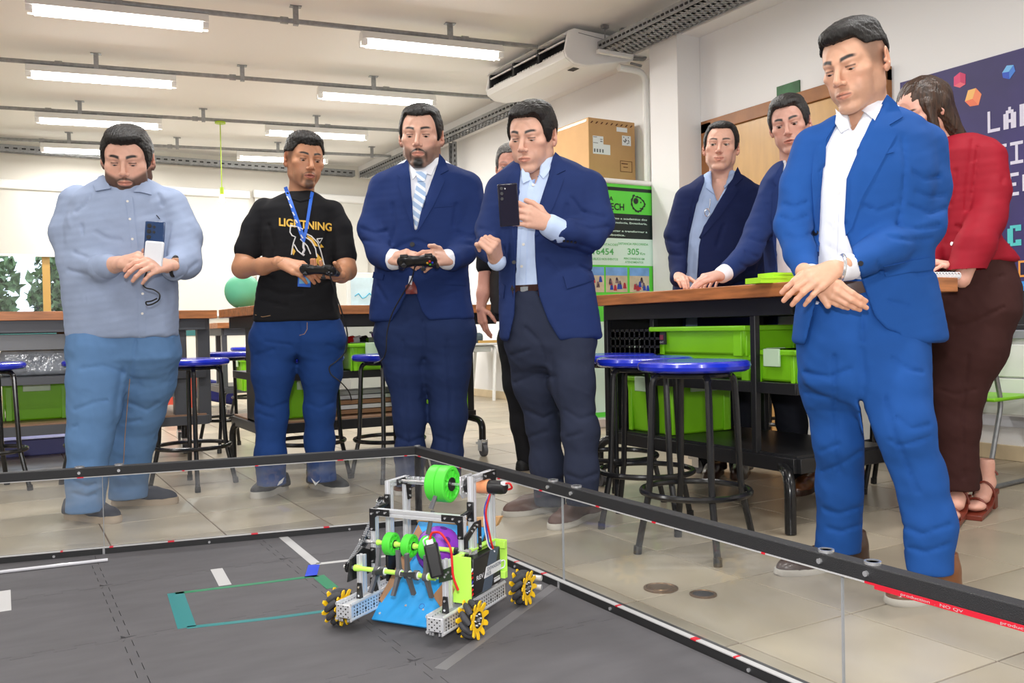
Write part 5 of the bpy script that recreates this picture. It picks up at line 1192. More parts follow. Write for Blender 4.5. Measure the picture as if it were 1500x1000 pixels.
def sculpt_head(wide=1.0, jaw=1.0, fat=0, nose=1.0, lid=.0034, liddrop=.0015, smile=0, open_=0, neck=(0, .05, -.2), nr=.054, h=.0021, brow=1.0, earout=0):
    v = Vol((-.105*max(1, wide), -.13, min(neck[2], -.13)-.02), (.105*max(1, wide), .135, .14), h); w = wide
    v.ell((0, .020, .040), (.0755*w, .096, .084)); v.ell((0, -.014, .028), (.066*w, .078, .080), .03)
    v.ell((0, -.026, -.040), (.053*w, .060, .074), .03)
    for s in (-1, 1):
        v.cap((s*.049*w*jaw, .008, -.058), (s*.017*jaw, -.073, -.100), .016, .0145, .022)
        v.cap((s*.055*w, .010, -.015), (s*.049*w*jaw, .008, -.058), .019, .017, .02)
        v.ell((s*.046*w, -.056, -.012), (.021, .021, .015), .020)          # cheek bone
        v.ell((s*.036*w, -.054, -.052), (.020+.014*fat, .022+.008*fat, .026+.008*fat), .024)  # cheek
        v.cap((s*.012, -.0865, .0225), (s*.044*w, -.0685, .0255), .0095*brow, .0085*brow, .014)    # brow ridge
    v.ell((0, -.082, -.101), (.018*jaw, .015, .014), .016)                          # chin
    if fat: v.ell((0, -.035, -.115), (.05*w, .05, .028*fat), .03)
    for s in (-1, 1):
        v.ell((s*.030, -.100, .005), (.0175, .0155, .0115), .010, 's'); v.ell((s*.0135, -.101, .006), (.006, .010, .012), .008, 's')       # eye sockets
    v.cap((0, -.0865, .018), (0, -.112*nose**.3, -.026), .0058, .0088*nose, .010); v.ell((0, -.108, -.0285), (.0105*nose, .0105, .0088), .005)
    for s in (-1, 1): v.ell((s*.0125*nose, -.098, -.0325), (.0068, .0095, .0072), .005); v.ell((s*.0062, -.107, -.0405), (.0036, .0055, .003), .002, 's')
    v.ell((0, -.081, -.064), (.027, .017, .022), .014)                              # muzzle
    mz = -.0625
    for s in (-1, 1):
        v.cap((s*.0035, -.0995, mz+.0050), (s*.0235, -.0865, mz+.0008+smile), .0046, .0024, .004); v.cap((0, -.0975, mz-.0062), (s*.0205, -.087, mz-.0016+smile), .0060, .0028, .004)
    if open_: v.ell((0, -.104, mz-.001), (.015, .012, .0022+open_), .003, 's')
    else:
        for s in (-1, 1): v.cap((0, -.1055, mz-.0004), (s*.026, -.0915, mz+smile), .0016, .0010, .002, 's')
    v.ell((0, -.099, -.0835), (.016, .007, .005), .008, 's')                         # under the lip
    v.ell((0, -.102, -.048), (.003, .004, .007), .004, 's')                         # philtrum
    for s in (-1, 1):
        v.ell((s*.031, -.0735, .004), (.0150, .0143, .0128), .004)                     # lids over the eyeball
        v.ell((s*.031, -.089, .004-liddrop), (.0135, .0125, lid), .0012, 's')
        # ear: rim, bowl, lobe
        e = rotm(yaw=s*24, pitch=-12); er = s*(.0775*w+.004+earout)
        v.ell((er, .020, .003), (.0065, .0185, .031), .004, rot=e); v.ell((er+s*.006, .014, .006), (.0045, .0105, .019), .003, 's', rot=e); v.ell((er-s*.002, .008, -.024), (.006, .009, .011), .005); v.ell((er+s*.001, .004, -.004), (.004, .005, .006), .004)
    nk = np.array(neck); v.cap((0, .026, -.035), nk, nr*1.0, nr*1.12, .024)
    V, Fq = v.mesh(); return relax(V, Fq, 1), Fq
def head_color(V, skin, hair, beard=None, lips=None, cheeks=.06, fade=None, browd=1.0, browt=.0042, browa=.0, lash=0., smile=0.):
    n = len(V); x, y, z = np.abs(V[:, 0]), V[:, 1], V[:, 2]; skin = np.array(skin); hair = np.array(hair); C = np.tile(skin, (n, 1))
    fr = ss(-.02, -.05, y)
    def mix(C, m, col): m = np.clip(m, 0, 1)[:, None]; return C*(1-m)+np.array(col)*m
    C = mix(C, bump_(x, .042, .02)*bump_(z, -.028, .02)*fr*cheeks*4, skin*np.array([1.02, .72, .68]))
    C = mix(C, bump_(x, 0, .013)*bump_(z, -.03, .012)*fr*.25, skin*np.array([1, .74, .70]))
    C = mix(C, ss(.072, .08, x)*ss(-.03, .0, y)*.35, skin*np.array([1.02, .76, .72]))
    lp = np.array(lips) if lips is not None else skin*np.array([.84, .55, .53])
    lr = (x/.0245)**2+((z+.0637-smile*(x/.024)**1.5)/np.where(z > -.0625, .0088, .0105))**2+.25*bump_(x, 0, .003)*(z > -.06); C = mix(C, ss(1.15, .7, lr)*ss(-.082, -.087, y)*.8, lp)
    C = mix(C, ss(.0022, .0008, np.abs(z+.0628-smile*(x/.024)**1.5))*ss(.024, .02, x)*ss(-.08, -.086, y)*.8, lp*.2)
    C = mix(C, ss(.0032, .0014, np.abs(z-.0072+lash))*ss(.0145, .0125, np.abs(x-.031))*ss(-.06, -.075, y)*.85, hair*.6)
    zb = .0275+.005*np.sin(np.clip((x-.012)/.036, 0, 1)*2.4)+browa*(x-.02); C = mix(C, ss(.008, .016, x)*ss(.054, .040, x)*ss(1.5, .5, np.abs(z-zb)/(browt*(1.15-.45*np.clip((x-.012)/.04, 0, 1))))*fr*.93*browd, hair*.7)
    C = mix(C, np.exp(-((x-.031)/.016)**2-((z-.006)/.011)**2)*fr*.22, skin*np.array([.62, .48, .45]))   # lid tone
    if beard is not None:
        bcol = np.array(beard[0]); full, mous, goat, stub = beard[1:5]
        jawl = ss(-.030, -.050, z+.55*np.maximum(0, x-.045))*ss(.045, .02, y)*ss(-.19, -.13, z)
        cheekline = ss(-.040, -.058, z-.55*np.maximum(0, x-.030))
        mouth = 1-ss(1.35, .8, (x/.026)**2+((z+.064)/.0115)**2)
        C = mix(C, np.maximum(jawl*.0, cheekline*ss(.06, .03, y))*mouth*full*ss(-.135, -.118, z+.25*(y+.06)), bcol)
        mm = ss(.034, .024, x)*ss(.0082, .0036, np.abs(z+.0480+.012*x/.03+.5*np.maximum(0, x-.018)))*(1-.45*bump_(x, 0, .003))*ss(-.075, -.085, y)*(.55+.45*mouth); C = mix(C, mm*mous, bcol)
        ch = np.maximum(ss(.028, .014, x+.3*np.abs(z+.098))*ss(-.075, -.084, z), .6*bump_(x, .0305, .0045)*ss(-.05, -.06, z)*ss(-.10, -.09, z))*ss(-.125, -.112, z)*ss(-.045, -.06, y)*mouth; C = mix(C, ch*goat, bcol)
        C = mix(C, ss(-.035, -.055, z-.4*np.maximum(0, x-.03))*ss(.05, .02, y)*ss(-.14, -.115, z)*stub*mouth, bcol)
    if fade:
        f0, f1, amt = fade; hl = np.interp(y, [-.075, -.05, -.03, 0, .03, .06, .1], [.08, .03, -.005, -.02, -.03, -.06, -.07]); C = mix(C, ss(hl-.016, hl+.022, z)*amt*ss(-.07, -.05, y)*ss(.0775, .0745, x-.012*0), skin*.12+hair)
    return C
def hair_mesh(hl, top, base=(.0795, .099, .0875), th=.004, amp=.0016, h=.003, wide=1.0, keep=None):
    # hl: hairline (y -> lowest z), top: extra ellipsoids of volume
    v = Vol((-.12*wide, -.15, -.26), (.12*wide, .17, .19), h); v.ell((0, .019, .041), ((base[0]+th)*wide, base[1]+th, base[2]+th)); v.ell((0, -.012, .022), ((.0725+th*.6)*wide, .0815+th, .0865+th), .03)
    for e in top: v.ell(e[:3], e[3:6], e[6] if len(e) > 6 else .02)
    ys, zs = zip(*hl)
    def cut(X, Y, Z):
        hz = np.interp(Y.ravel(), ys, zs).astype(np.float32)[None, :, None]+(.010*np.exp(-((np.abs(X)-.047)/.013)**2)-.004*np.exp(-(X/.02)**2))*(Y < -.035); return (hz-Z)*.8
    v.put(cut, v.lo, [a[-1] for a in v.ax], .004, 'i')
    if keep: keep(v)
    if amp: v.warp(amp, 260, (1, .25, .35), 3)
    return v.mesh()
HL = [(-.15, .088), (-.085, .086), (-.07, .075), (-.056, .050), (-.048, .015), (-.030, -.012), (-.016, -.016), (-.008, .026), (.028, .030), (.038, -.02), (.06, -.055), (.14, -.075)]
def sculpt_hand(side, curls, thumb=None, spread=(6, 1, -4, -10), h=.0024, scale=1.0, wr=.027):
    # local frame: wrist at origin, +Y along fingers, +Z back of the hand, thumb towards side*X
    v = Vol((-.085, -.07, -.10), (.085, .215, .06), h); s = side
    mc = [(s*.028, .088, -.001), (s*.0085, .094, .002), (-s*.0115, .090, .001), (-s*.030, .080, -.003)]
    w0 = [(s*.014, .012, 0), (s*.005, .012, 0), (-s*.005, .012, 0), (-s*.014, .012, 0)]
    v.cap((0, -.025, 0), (0, .01, 0), wr*.96, wr*.92, 0, flat=((0, 0, 1), .78))
    for a, b in zip(w0, mc): v.cap(a, b, .0155, .0115, .012)
    ln = [(.044, .026, .022), (.048, .030, .023), (.044, .028, .022), (.034, .021, .020)]
    for i in range(4):
        p = np.array(mc[i]); ang = 0; sp = R(spread[i])*-s*-1; r0 = .0098 if i < 3 else .0085
        for j in range(3):
            ang += R(curls[i][j]); d = np.array([math.sin(sp)*math.cos(ang)*s*1.0, math.cos(ang)*math.cos(sp), -math.sin(ang)]); q = p+d*ln[i][j]; ra = r0-.0008*j
            v.cap(p, q, ra, ra-.0008, .0045 if j else .008); p = q
    td = thumb or [(.80, .55, -.25), (.45, .85, -.30), (.25, .92, -.35)]
    p = np.array((s*.020, .022, -.006)); r0 = .0145
    for j, l in enumerate((.040, .034, .027)):
        d = np.array(td[j], float); d[0] *= s; d /= np.linalg.norm(d); q = p+d*l; v.cap(p, q, r0, r0-.0022, .010 if j == 0 else .005); p = q; r0 -= .0016
    V, Fq = v.mesh(); return relax(V, Fq, 1)*scale, Fq
RELAX = [(25, 25, 12), (28, 28, 14), (30, 30, 15), (32, 30, 15)]
GRIP = [(50, 60, 30), (55, 60, 30), (58, 60, 30), (60, 60, 30)]
def seg_d(px, py, poly, closed=True):
    # distance to a 2-D polyline and inside test, vectorised
    P = np.array(poly, float); n = len(P); d = np.full(px.shape, 1e9, np.float32); ins = np.zeros(px.shape, bool)
    for i in range(n if closed else n-1):
        a = P[i]; b = P[(i+1) % n]; e = b-a; L = e@e+1e-9; t = np.clip(((px-a[0])*e[0]+(py-a[1])*e[1])/L, 0, 1); d = np.minimum(d, (px-a[0]-t*e[0])**2+(py-a[1]-t*e[1])**2)
        if closed:
            c = (a[1] > py) != (b[1] > py)
            if abs(e[1]) > 1e-9: ins ^= c & (px < a[0]+(py-a[1])*e[0]/e[1])
    return np.sqrt(d), ins
class Person:
    def __init__(s, label, fx, fy, D, group=None):
        g = at(fx, fy, D); s.D = D; s.o = np.array([g[0], g[1], 0.]); s.root = thing('person', label, 'person', tuple(s.o), -YAW, group)
        s.Rw = np.stack([_r0, HF, np.array([0, 0, 1.])], 1); s.k = D/F; s.bV = []; s.bF = []; s.bC = []; s.nb = 0; s.cl = s.l(CAM); s.tv = []; s.tf = []; s.tn = 0
    def l(s, w): return s.Rw.T@(np.asarray(w)-s.o)
    def L(s, px, py, dd=0.): return s.l(at(px, py, s.D+dd))
    def pix(s, X, Y, Z):
        p = [s.o[i]+s.Rw[i, 0]*X+s.Rw[i, 1]*Y+s.Rw[i, 2]*Z-CAM[i] for i in range(3)]
        f = p[0]*_fw[0]+p[1]*_fw[1]+p[2]*_fw[2]; return 750+F*(p[0]*_rt[0]+p[1]*_rt[1]+p[2]*_rt[2])/f, 500-F*(p[0]*_up[0]+p[1]*_up[1]+p[2]*_up[2])/f
    def rings(s, rows, inset=0):
        out = []
        for r in rows:
            py, xl, xr, b, dd = r[:5]; n = r[5] if len(r) > 5 else 2.4; c = s.L((xl+xr)/2, py, dd); out.append((c[2], c[0], c[1], (xr-xl)/2*(s.D+dd)/F-inset, b-inset, n))
        return out
    def limb(s, pts, grow=0): return [tuple(s.L(p[0], p[1], p[2]))+(p[3]*(s.D+p[2])/F+grow,) for p in pts]
    def vol(s, boxes, h):
        lo = np.min([b[0] for b in boxes], 0)-.03; hi = np.max([b[1] for b in boxes], 0)+.03; return Vol(lo, hi, h)
    def cut(s, v, poly, yback, k=.006):
        P = np.array([s.L(x, y, 0) for x, y in poly]); m = .06
        def fn(X, Y, Z):
            px, py = s.pix(X, Y, Z); d, ins = seg_d(px, py, poly); return np.maximum(np.where(ins, -d, d)*s.k, Y-yback)
        return v.put(fn, (P[:, 0].min()-m, v.lo[1], P[:, 2].min()-m), (P[:, 0].max()+m, yback, P[:, 2].max()+m), k, 's')
    def crease(s, v, lines, amp=.006, w=4., yback=.1):
        for ln in lines:
            a = amp; ww = w
            if isinstance(ln, tuple): ln, a, ww = ln
            P = np.array([s.L(x, y, 0) for x, y in ln]); m = .03
            def fn(X, Y, Z):
                px, py = s.pix(X, Y, Z); d, _ = seg_d(px, py, ln, False); return (a*np.exp(-(d/ww)**2)).astype(np.float32)
            v.put(fn, (P[:, 0].min()-m, v.lo[1], P[:, 2].min()-m), (P[:, 0].max()+m, yback, P[:, 2].max()+m), 0, 'add')
    def solid(s, name, v, m, target=True, rl=1):
        V, Fq = v.mesh(); V = relax(V, Fq, rl) if rl else V; o = npmesh(name, V, Fq, m, s.root)
        if target: s.target(V, Fq)
        return o
    def target(s, V, Fq): s.tv.append(V); s.tf.append(np.asarray(Fq)+s.tn); s.tn += len(V); s.bvh = None
    def tree(s):
        if s.bvh is None: s.bvh = BVHTree.FromPolygons(np.concatenate(s.tv).tolist(), [tuple(f) for q in s.tf for f in q.tolist()])
        return s.bvh
    def ray(s, px, py):
        d = s.Rw.T@ray(px, py); d = d/np.linalg.norm(d); return Vector(s.cl), Vector(d)
    def hit(s, px, py, off=0.):
        o, d = s.ray(px, py); loc, nrm, i, t = s.tree().ray_cast(o, d)
        if loc is None:
            p = Vector(s.L(px, py, -.1)); loc, nrm, i, t = s.tree().find_nearest(p)
        if nrm.dot(d) > 0: nrm = -nrm
        nn = (nrm-d*.6).normalized(); return loc+nn*off, nn
    def hits(s, co, off):
        # surface points for picture points; stray rays take the depth of the nearest good one
        H = []
        for p in co:
            o, d = s.ray(p[0], p[1]); loc, nrm, i, t = s.tree().ray_cast(o, d); H.append((o, d, loc, nrm, t))
        ts = [h[4] for h in H if h[2] is not None]; md = float(np.median(ts)) if ts else 0; good = [i for i, h in enumerate(H) if h[2] is not None and abs(h[4]-md) < .13]
        if not good: return [s.hit(p[0], p[1], off) for p in co]
        gp = np.array([(co[i][0], co[i][1]) for i in good]); out = []; gs = set(good)
        for i, h in enumerate(H):
            o, d, loc, nrm, t = h
            if i not in gs: j = good[int(np.argmin(((gp-np.array((co[i][0], co[i][1])))**2).sum(1)))]; loc = o+d*H[j][4]; nrm = H[j][3]
            if nrm.dot(d) > 0: nrm = -nrm
            nn = (nrm-d*.6).normalized(); out.append((loc+nn*off, nn))
        return out
    def decal(s, name, poly, m, off=.004, th=.006, step=6., smooth=True):
        B = []
        n = len(poly)
        for i in range(n):
            a = np.array(poly[i], float); b = np.array(poly[(i+1) % n], float); q = max(1, int(np.linalg.norm(b-a)/step)); B += [tuple(a+(b-a)*j/q) for j in range(q)]
        nb = len(B); xs = [p[0] for p in B]; ys = [p[1] for p in B]; G = np.array([(x, y) for x in np.arange(min(xs)+step*.5, max(xs), step) for y in np.arange(min(ys)+step*.5, max(ys), step)]).reshape(-1, 2)
        if len(G): d, ins = seg_d(G[:, 0], G[:, 1], poly); G = G[ins & (d > step*.45)]
        pts = [Vector(p) for p in B]+[Vector(p) for p in G]
        r = delaunay_2d_cdt(pts, [], [list(range(nb))], 1, 1e-5); co, tri = r[0], r[2]
        H = s.hits(co, off); Vt = [h[0] for h in H]; k = len(Vt); Vb = [h[0]-h[1]*th for h in H]
        ec = {}
        for t in tri:
            for i in range(len(t)): e = (t[i], t[(i+1) % len(t)]); ec[tuple(sorted(e))] = None if tuple(sorted(e)) in ec else e
        fs = [tuple(t) for t in tri]+[(e[1], e[0], e[0]+k, e[1]+k) for e in ec.values() if e]
        return MB().add(Vt+Vb, fs).build(name, m, s.root, smooth=60)
    def line(s, name, pts, m, r=.002, off=.002, step=6.):
        Q = []
        for a, b in zip(pts[:-1], pts[1:]):
            a = np.array(a, float); b = np.array(b, float); q = max(1, int(np.linalg.norm(b-a)/step)); Q += [tuple(a+(b-a)*j/q) for j in range(q)]
        Q.append(tuple(pts[-1])); return MB().tube([s.hit(x, y, off)[0] for x, y in Q], r, 6).build(name, m, s.root)
    def button(s, px, py, r=.006, m='btn_dark', off=.002, name='button'):
        p, n = s.hit(px, py, off); p2 = p+n*.003; return MB().cyl(p-n*.004, p2, r, 12).build(name, m, s.root)
    def text(s, name, txt, quad, m, off=.003, bold=.02):
        # text mapped onto the surface seen in a picture-space quad (tl, tr, br, bl)
        vs, fs = text_mesh(txt, 1, 'LEFT', 0, bold, 4); A = np.array(vs); x0, y0 = A[:, 0].min(), A[:, 1].min(); u = (A[:, 0]-x0)/np.ptp(A[:, 0]); v = (A[:, 1]-y0)/np.ptp(A[:, 1]); tl, tr, br, bl = [np.array(q, float) for q in quad]
        P = (tl*(1-u[:, None])+tr*u[:, None])*v[:, None]+(bl*(1-u[:, None])+br*u[:, None])*(1-v[:, None])
        return MB().add([s.hit(p[0], p[1], off)[0] for p in P], fs).build(name, m, s.root, smooth=None)
    def add_body(s, V, Fq, C):
        s.bV.append(V); s.bF.append(np.asarray(Fq)+s.nb); s.bC.append(np.tile(np.array(C), (len(V), 1)) if np.ndim(C) == 1 else C); s.nb += len(V)
    def xf(s, V, c, M_, sc=1.): return (V*sc)@np.asarray(M_).T+np.asarray(c)
    def head(s, px, py, dd, yaw, pitch, roll, sc, skin, hair, neck, sk={}, hc={}, hl=HL, top=(), hair_kw={}, gaze=(0, -.35), eyecol=(.05, .025, .012), hmat='hair_dark'):
        M_ = rotm(yaw, pitch, roll); c = s.L(px, py, dd); nk = M_.T@(s.L(*neck)-c)/sc; s.hM, s.hc, s.hs = M_, c, sc
        V, Fq = sculpt_head(neck=tuple(nk), **sk); C = head_color(V, skin, hair, smile=sk.get('smile', 0), **hc); W_ = s.xf(V, c, M_, sc); s.add_body(W_, Fq, C); s.target(W_, Fq)
        if hl: Vh, Fh = hair_mesh(hl, top, wide=sk.get('wide', 1), **hair_kw); npmesh('hair', s.xf(Vh, c, M_, sc), Fh, hmat, s.root)
        for e in (-1, 1):
            ec = np.array((e*.031, -.0745, .004)); g = np.array((gaze[0], -1, gaze[1])); g /= np.linalg.norm(g); mb = MB().lathe([(math.sin(a)*.0128, -math.cos(a)*.0128) for a in [0, .12, .2, .30, .40, .44, .6, .9, 1.4, 2, 2.6, math.pi]], (0, 0, 0), tuple(-g), 18)
            Ve = np.array(mb.v); cosg = Ve@g/.0128; Cc = np.where((cosg > math.cos(.25))[:, None], np.array((.006, .005, .005)), np.where((cosg > math.cos(.45))[:, None], np.array(eyecol), np.array((.42, .38, .36))))
            tri = [f if len(f) == 4 else f for f in mb.f]; q = np.array([f for f in tri if len(f) == 4]); npmesh('eye', s.xf(Ve+ec, c, M_, sc), q, 'eye_mat', s.root, Cc)
        return s
    def hand(s, side, wrist, f, n, skin, curls=RELAX, thumb=None, sc=1.0, spread=(6, 1, -4, -10), wr=.027):
        V, Fq = sculpt_hand(side, curls, thumb, spread, scale=sc, wr=wr); f = np.array(f, float); f /= np.linalg.norm(f); n = np.array(n, float); n -= f*(n@f); n /= np.linalg.norm(n); x = np.cross(f, n)
        M_ = np.stack([x, f, n], 1); W_ = V@M_.T+np.asarray(wrist); C = np.tile(np.array(skin), (len(V), 1)); tip = ss(.10, .17, V[:, 1]/sc)[:, None]*.25; C = C*(1-tip)+C*np.array([1.0, .72, .68])*tip
        s.add_body(W_, Fq, C); s.target(W_, Fq); return M_
    def arm_skin(s, pts, skin, h=.006):
        a = s.limb(pts) if len(pts[0]) == 4 and pts[0][0] > 5 else pts; A = np.array(a); v = s.vol([(A[:, :3].min(0)-.07, A[:, :3].max(0)+.07)], h); v.chain(a, .03); V, Fq = v.mesh(); V = relax(V, Fq, 1); s.add_body(V, Fq, skin); s.target(V, Fq)
    def finish(s, mname, hidden=None, skin=None):
        if hidden is not None:
            A = np.array([q[:3] for ch in hidden for q in ch]); v = s.vol([(A.min(0)-.1, A.max(0)+.1)], .014)
            for ch in hidden: v.chain(ch, .03)
            V, Fq = v.mesh(); s.add_body(V, Fq, skin)
        return npmesh('body', np.concatenate(s.bV), np.concatenate(s.bF), mname, s.root, np.concatenate(s.bC))
    def shoe(s, toe, heel, w, upper, sole, ht=.10, sh=.028, laces=None, extra=None, toe_up=.0, toemat=None):
        # toe, heel: picture points on the floor
        a = s.l(onz(*heel, 0)); b = s.l(onz(*toe, 0)); a[2] = b[2] = 0; L_ = np.linalg.norm(b-a); d = (b-a)/L_; n = np.array([-d[1], d[0], 0]); Mx = np.stack([d, n, np.array([0, 0, 1.])], 1)
        P = []
        for t in np.linspace(0, 2*math.pi, 37)[:-1]:
            u = -math.cos(t); ww = w*(.40+.10*ss(-.2, .6, u)-.04*bump_(u, -.1, .3)); P.append(((u*.5+.5)*L_*1.0, math.copysign(abs(math.sin(t))**.7, math.sin(t))*ww))
        mb = MB(); zs = [(0, .97), (sh*.3, 1.0), (sh, .98)]; vs = []; m = len(P)
        for z, q in zs: vs += [tuple(Mx@np.array([(p[0]-L_/2)*q+L_/2, p[1]*q, z+toe_up*ss(.75, 1, p[0]/L_)])+a) for p in P]
        fs = [(j*m+i, j*m+(i+1) % m, (j+1)*m+(i+1) % m, (j+1)*m+i) for j in range(2) for i in range(m)]+[tuple(range(m-1, -1, -1)), tuple(2*m+i for i in range(m))]
        so = mb.add(vs, fs).build('shoe_sole', sole, s.root, smooth=50)
        v = Vol((-.03, -w*.7, -.01), (L_+.03, w*.7, ht+.05), .005)
        v.cap((.05, 0, sh), (.052, 0, ht), w*.40, w*.36, 0); v.cap((.06, 0, ht*.62), (L_*.60, 0, sh+.022), w*.40, w*.40, .03, flat=((0, 0, 1), .85)); v.ell((L_*.72, 0, sh), (L_*.26, w*.45, .042), .03); v.ell((L_*.2, 0, sh), (L_*.19, w*.40, .05), .02)
        v.put(lambda X, Y, Z: sh*.8-Z+0*X+0*Y, v.lo, [q[-1] for q in v.ax], .004, 'i'); v.put(lambda X, Y, Z: Z-ht-.012+0*X+0*Y, v.lo, [q[-1] for q in v.ax], .008, 'i')
        V, Fq = v.mesh(); o = npmesh('shoe', relax(V, Fq, 1)@Mx.T+a, Fq, upper, s.root); s.target(V@Mx.T+a, Fq)
        if laces:
            for k in range(5): x = L_*(.36+.065*k); z = ht*.86-(ht*.86-.062)*(k/4.5); MB().tube([tuple(Mx@np.array([x, yy, z-.3*abs(yy)+.012-.5*max(0, abs(yy)-.015)])+a) for yy in (-.026, -.012, .012, .026)], .0028, 6).build('lace', laces, s.root)
        if extra: extra(Mx, a, L_)
        return Mx, a, L_
mat('hair_dark', (.009, .007, .006), .5, spec=.35, nscale=60, namp=.4, stretch=(3, .5, .6), bump=.5, bscale=120)
mat('hair_grey', (.10, .095, .09), .5, nscale=90, namp=.6, bump=.5, bscale=120)
mat('hair_mixed', (.022, .020, .019), .45, nscale=110, namp=.9, stretch=(2, .6, .6), bump=.5, bscale=120)
mat('hair_brown', (.040, .018, .009), .4, nscale=40, namp=.7, stretch=(3, 3, .3), bump=.4, bscale=60)
mat('eye_mat', (.7, .7, .7), .08, vcol='Col')
mat('skin', (.6, .4, .3), .48, vcol='Col', nscale=90, namp=.03, bump=.06, bscale=500, sss=.12)
mat('btn_dark', (.008, .008, .012), .3)
mat('btn_light', srgb(226, 222, 214), .35)
mat('belt_brown', srgb(58, 34, 30), .4)
mat('strap_black', (.01, .01, .011), .5)
def cloth(name, col, weave=.12, wsc=700, rough=.85, sheen=.0, folds=.25, fsc=9):
    m = mat(name, col, rough, nscale=14, namp=.05)
    nt = m.node_tree; N = nt.nodes; L = nt.links; b = N['Principled BSDF']; co = N.new('ShaderNodeTexCoord').outputs['Object']
    a = N.new('ShaderNodeTexNoise'); a.inputs['Scale'].default_value = wsc; L.new(co, a.inputs[0]); c = N.new('ShaderNodeTexNoise'); c.noise_type = 'RIDGED_MULTIFRACTAL'; c.inputs['Scale'].default_value = fsc; c.inputs['Detail'].default_value = 1.5; c.inputs['Distortion'].default_value = .8; L.new(co, c.inputs[0])
    b1 = N.new('ShaderNodeBump'); b1.inputs['Strength'].default_value = folds; b1.inputs['Distance'].default_value = .02; L.new(c.outputs[0], b1.inputs['Height'])
    b2 = N.new('ShaderNodeBump'); b2.inputs['Strength'].default_value = weave; b2.inputs['Distance'].default_value = .002; L.new(a.outputs[0], b2.inputs['Height']); L.new(b1.outputs[0], b2.inputs['Normal']); L.new(b2.outputs[0], b.inputs['Normal'])
    b.inputs['Specular IOR Level'].default_value = .25
    if sheen: b.inputs['Sheen Weight'].default_value = sheen
    return m

def jacket(P, tor, arms, opens, m, creases=(), amp=.0016, h=.0068, yback=.02, name='jacket', extra=None, box=(.45, .46, .3)):
    rg = P.rings(tor); x = [r[1] for r in rg]; v = Vol((min(x)-box[0], -box[1], rg[-1][0]-.04), (max(x)+box[0], box[2], rg[0][0]+.03), h)
    v.loft(rg)
    for a in arms: v.chain(P.limb(a), .022)
    if extra: extra(v)
    v.warp(amp, 26, (1, 1, 1.6), 5); P.crease(v, creases, .0075, 2.8)
    for o in opens: P.cut(v, o, yback)
    return P.solid(name, v, m)
def shirt(P, tor, m, inset=.013, creases=(), name='shirt', h=.0068, vc=None):
    rg = P.rings(tor, inset); x = [r[1] for r in rg]; v = Vol((min(x)-.32, -.3, rg[-1][0]-.04), (max(x)+.32, .3, rg[0][0]+.03), h); v.loft(rg); v.warp(.0016, 30, (1.6, 1, .5), 8); P.crease(v, creases, .004, 2.5)
    if vc: P.cut(v, vc, .0)
    return P.solid(name, v, m)
def collar(P, p0, p1, r, m, hgt=.006, vc=None):
    c0, c1 = P.L(*p0), P.L(*p1); v = Vol(np.minimum(c0, c1)-r-.04, np.maximum(c0, c1)+r+.06, .005); v.cap(c0, c1, r, r*.97); v.cap(c0-np.array([0, 0, .05]), c1+np.array([0, 0, .12]), r*.84, r*.84, .003, 's')
    z0, z1 = c0[2]-.025, c1[2]+hgt; sl = (c1[1]-c0[1])/max(.001, c1[2]-c0[2])
    v.put(lambda X, Y, Z: np.maximum(z0-Z, Z-z1-.45*(Y-c1[1]))+0*X+0*Y, v.lo, [q[-1] for q in v.ax], .004, 'i')
    if vc: P.cut(v, vc, c0[1])
    return P.solid('collar_band', v, m)
def trousers(P, pel, legs, m, creases=(), cuts=(), h=.0068, amp=.0016, name='trousers', hem=None):
    rg = P.rings(pel); L_ = [P.limb(l) for l in legs]; A = np.array([q for l in L_ for q in l]); v = Vol((min(A[:, 0].min(), min(r[1]-r[3] for r in rg))-.12, -.42, A[:, 2].min()-.06), (max(A[:, 0].max(), max(r[1]+r[3] for r in rg))+.12, .42, max(r[0] for r in rg)+.03), h)
    rg[-1] = rg[-1][:3]+(rg[-1][3]*.80, rg[-1][4]*.80, 2.2); rg[-2] = rg[-2][:4]+(rg[-2][4]*.95, 2.3)
    v.loft(rg)
    for l in L_: v.chain(l, .045)
    for l in L_:
        e = l[-1]; v.put(lambda X, Y, Z: np.maximum(e[2]-.01-Z, -1)+0*X+0*Y, (e[0]-.13, e[1]-.13, e[2]-.2), (e[0]+.13, e[1]+.13, e[2]+.05), .004, 'i')
    for c in cuts: P.cut(v, c, .5, .01)
    v.warp(amp, 24, (1, 1, 1.8), 11); P.crease(v, creases, .0075, 2.8); return P.solid(name, v, m)
def cuff(P, a, b, r, m):
    a, b = np.array(a), np.array(b); v = P.vol([(np.minimum(a, b)-.06, np.maximum(a, b)+.06)], .005); v.cap(a, b, r, r*.95); return P.solid('shirt_cuff', v, m)
def hid(P, pts, legs, arms):
    cutl = lambda l: l[:-1]+[tuple(a*.45+b*.55 for a, b in zip(l[-1], l[-2]))]
    return [P.limb(pts)]+[[q[:3]+(q[3]*.5,) for q in P.limb(cutl(l))] for l in legs]+[[q[:3]+(q[3]*.5,) for q in P.limb(a)] for a in arms]
def clipz(v, z0, z1): v.put(lambda X, Y, Z: np.maximum(z0-Z, Z-z1)+0*X+0*Y, v.lo, [q[-1] for q in v.ax], .004, 'i')
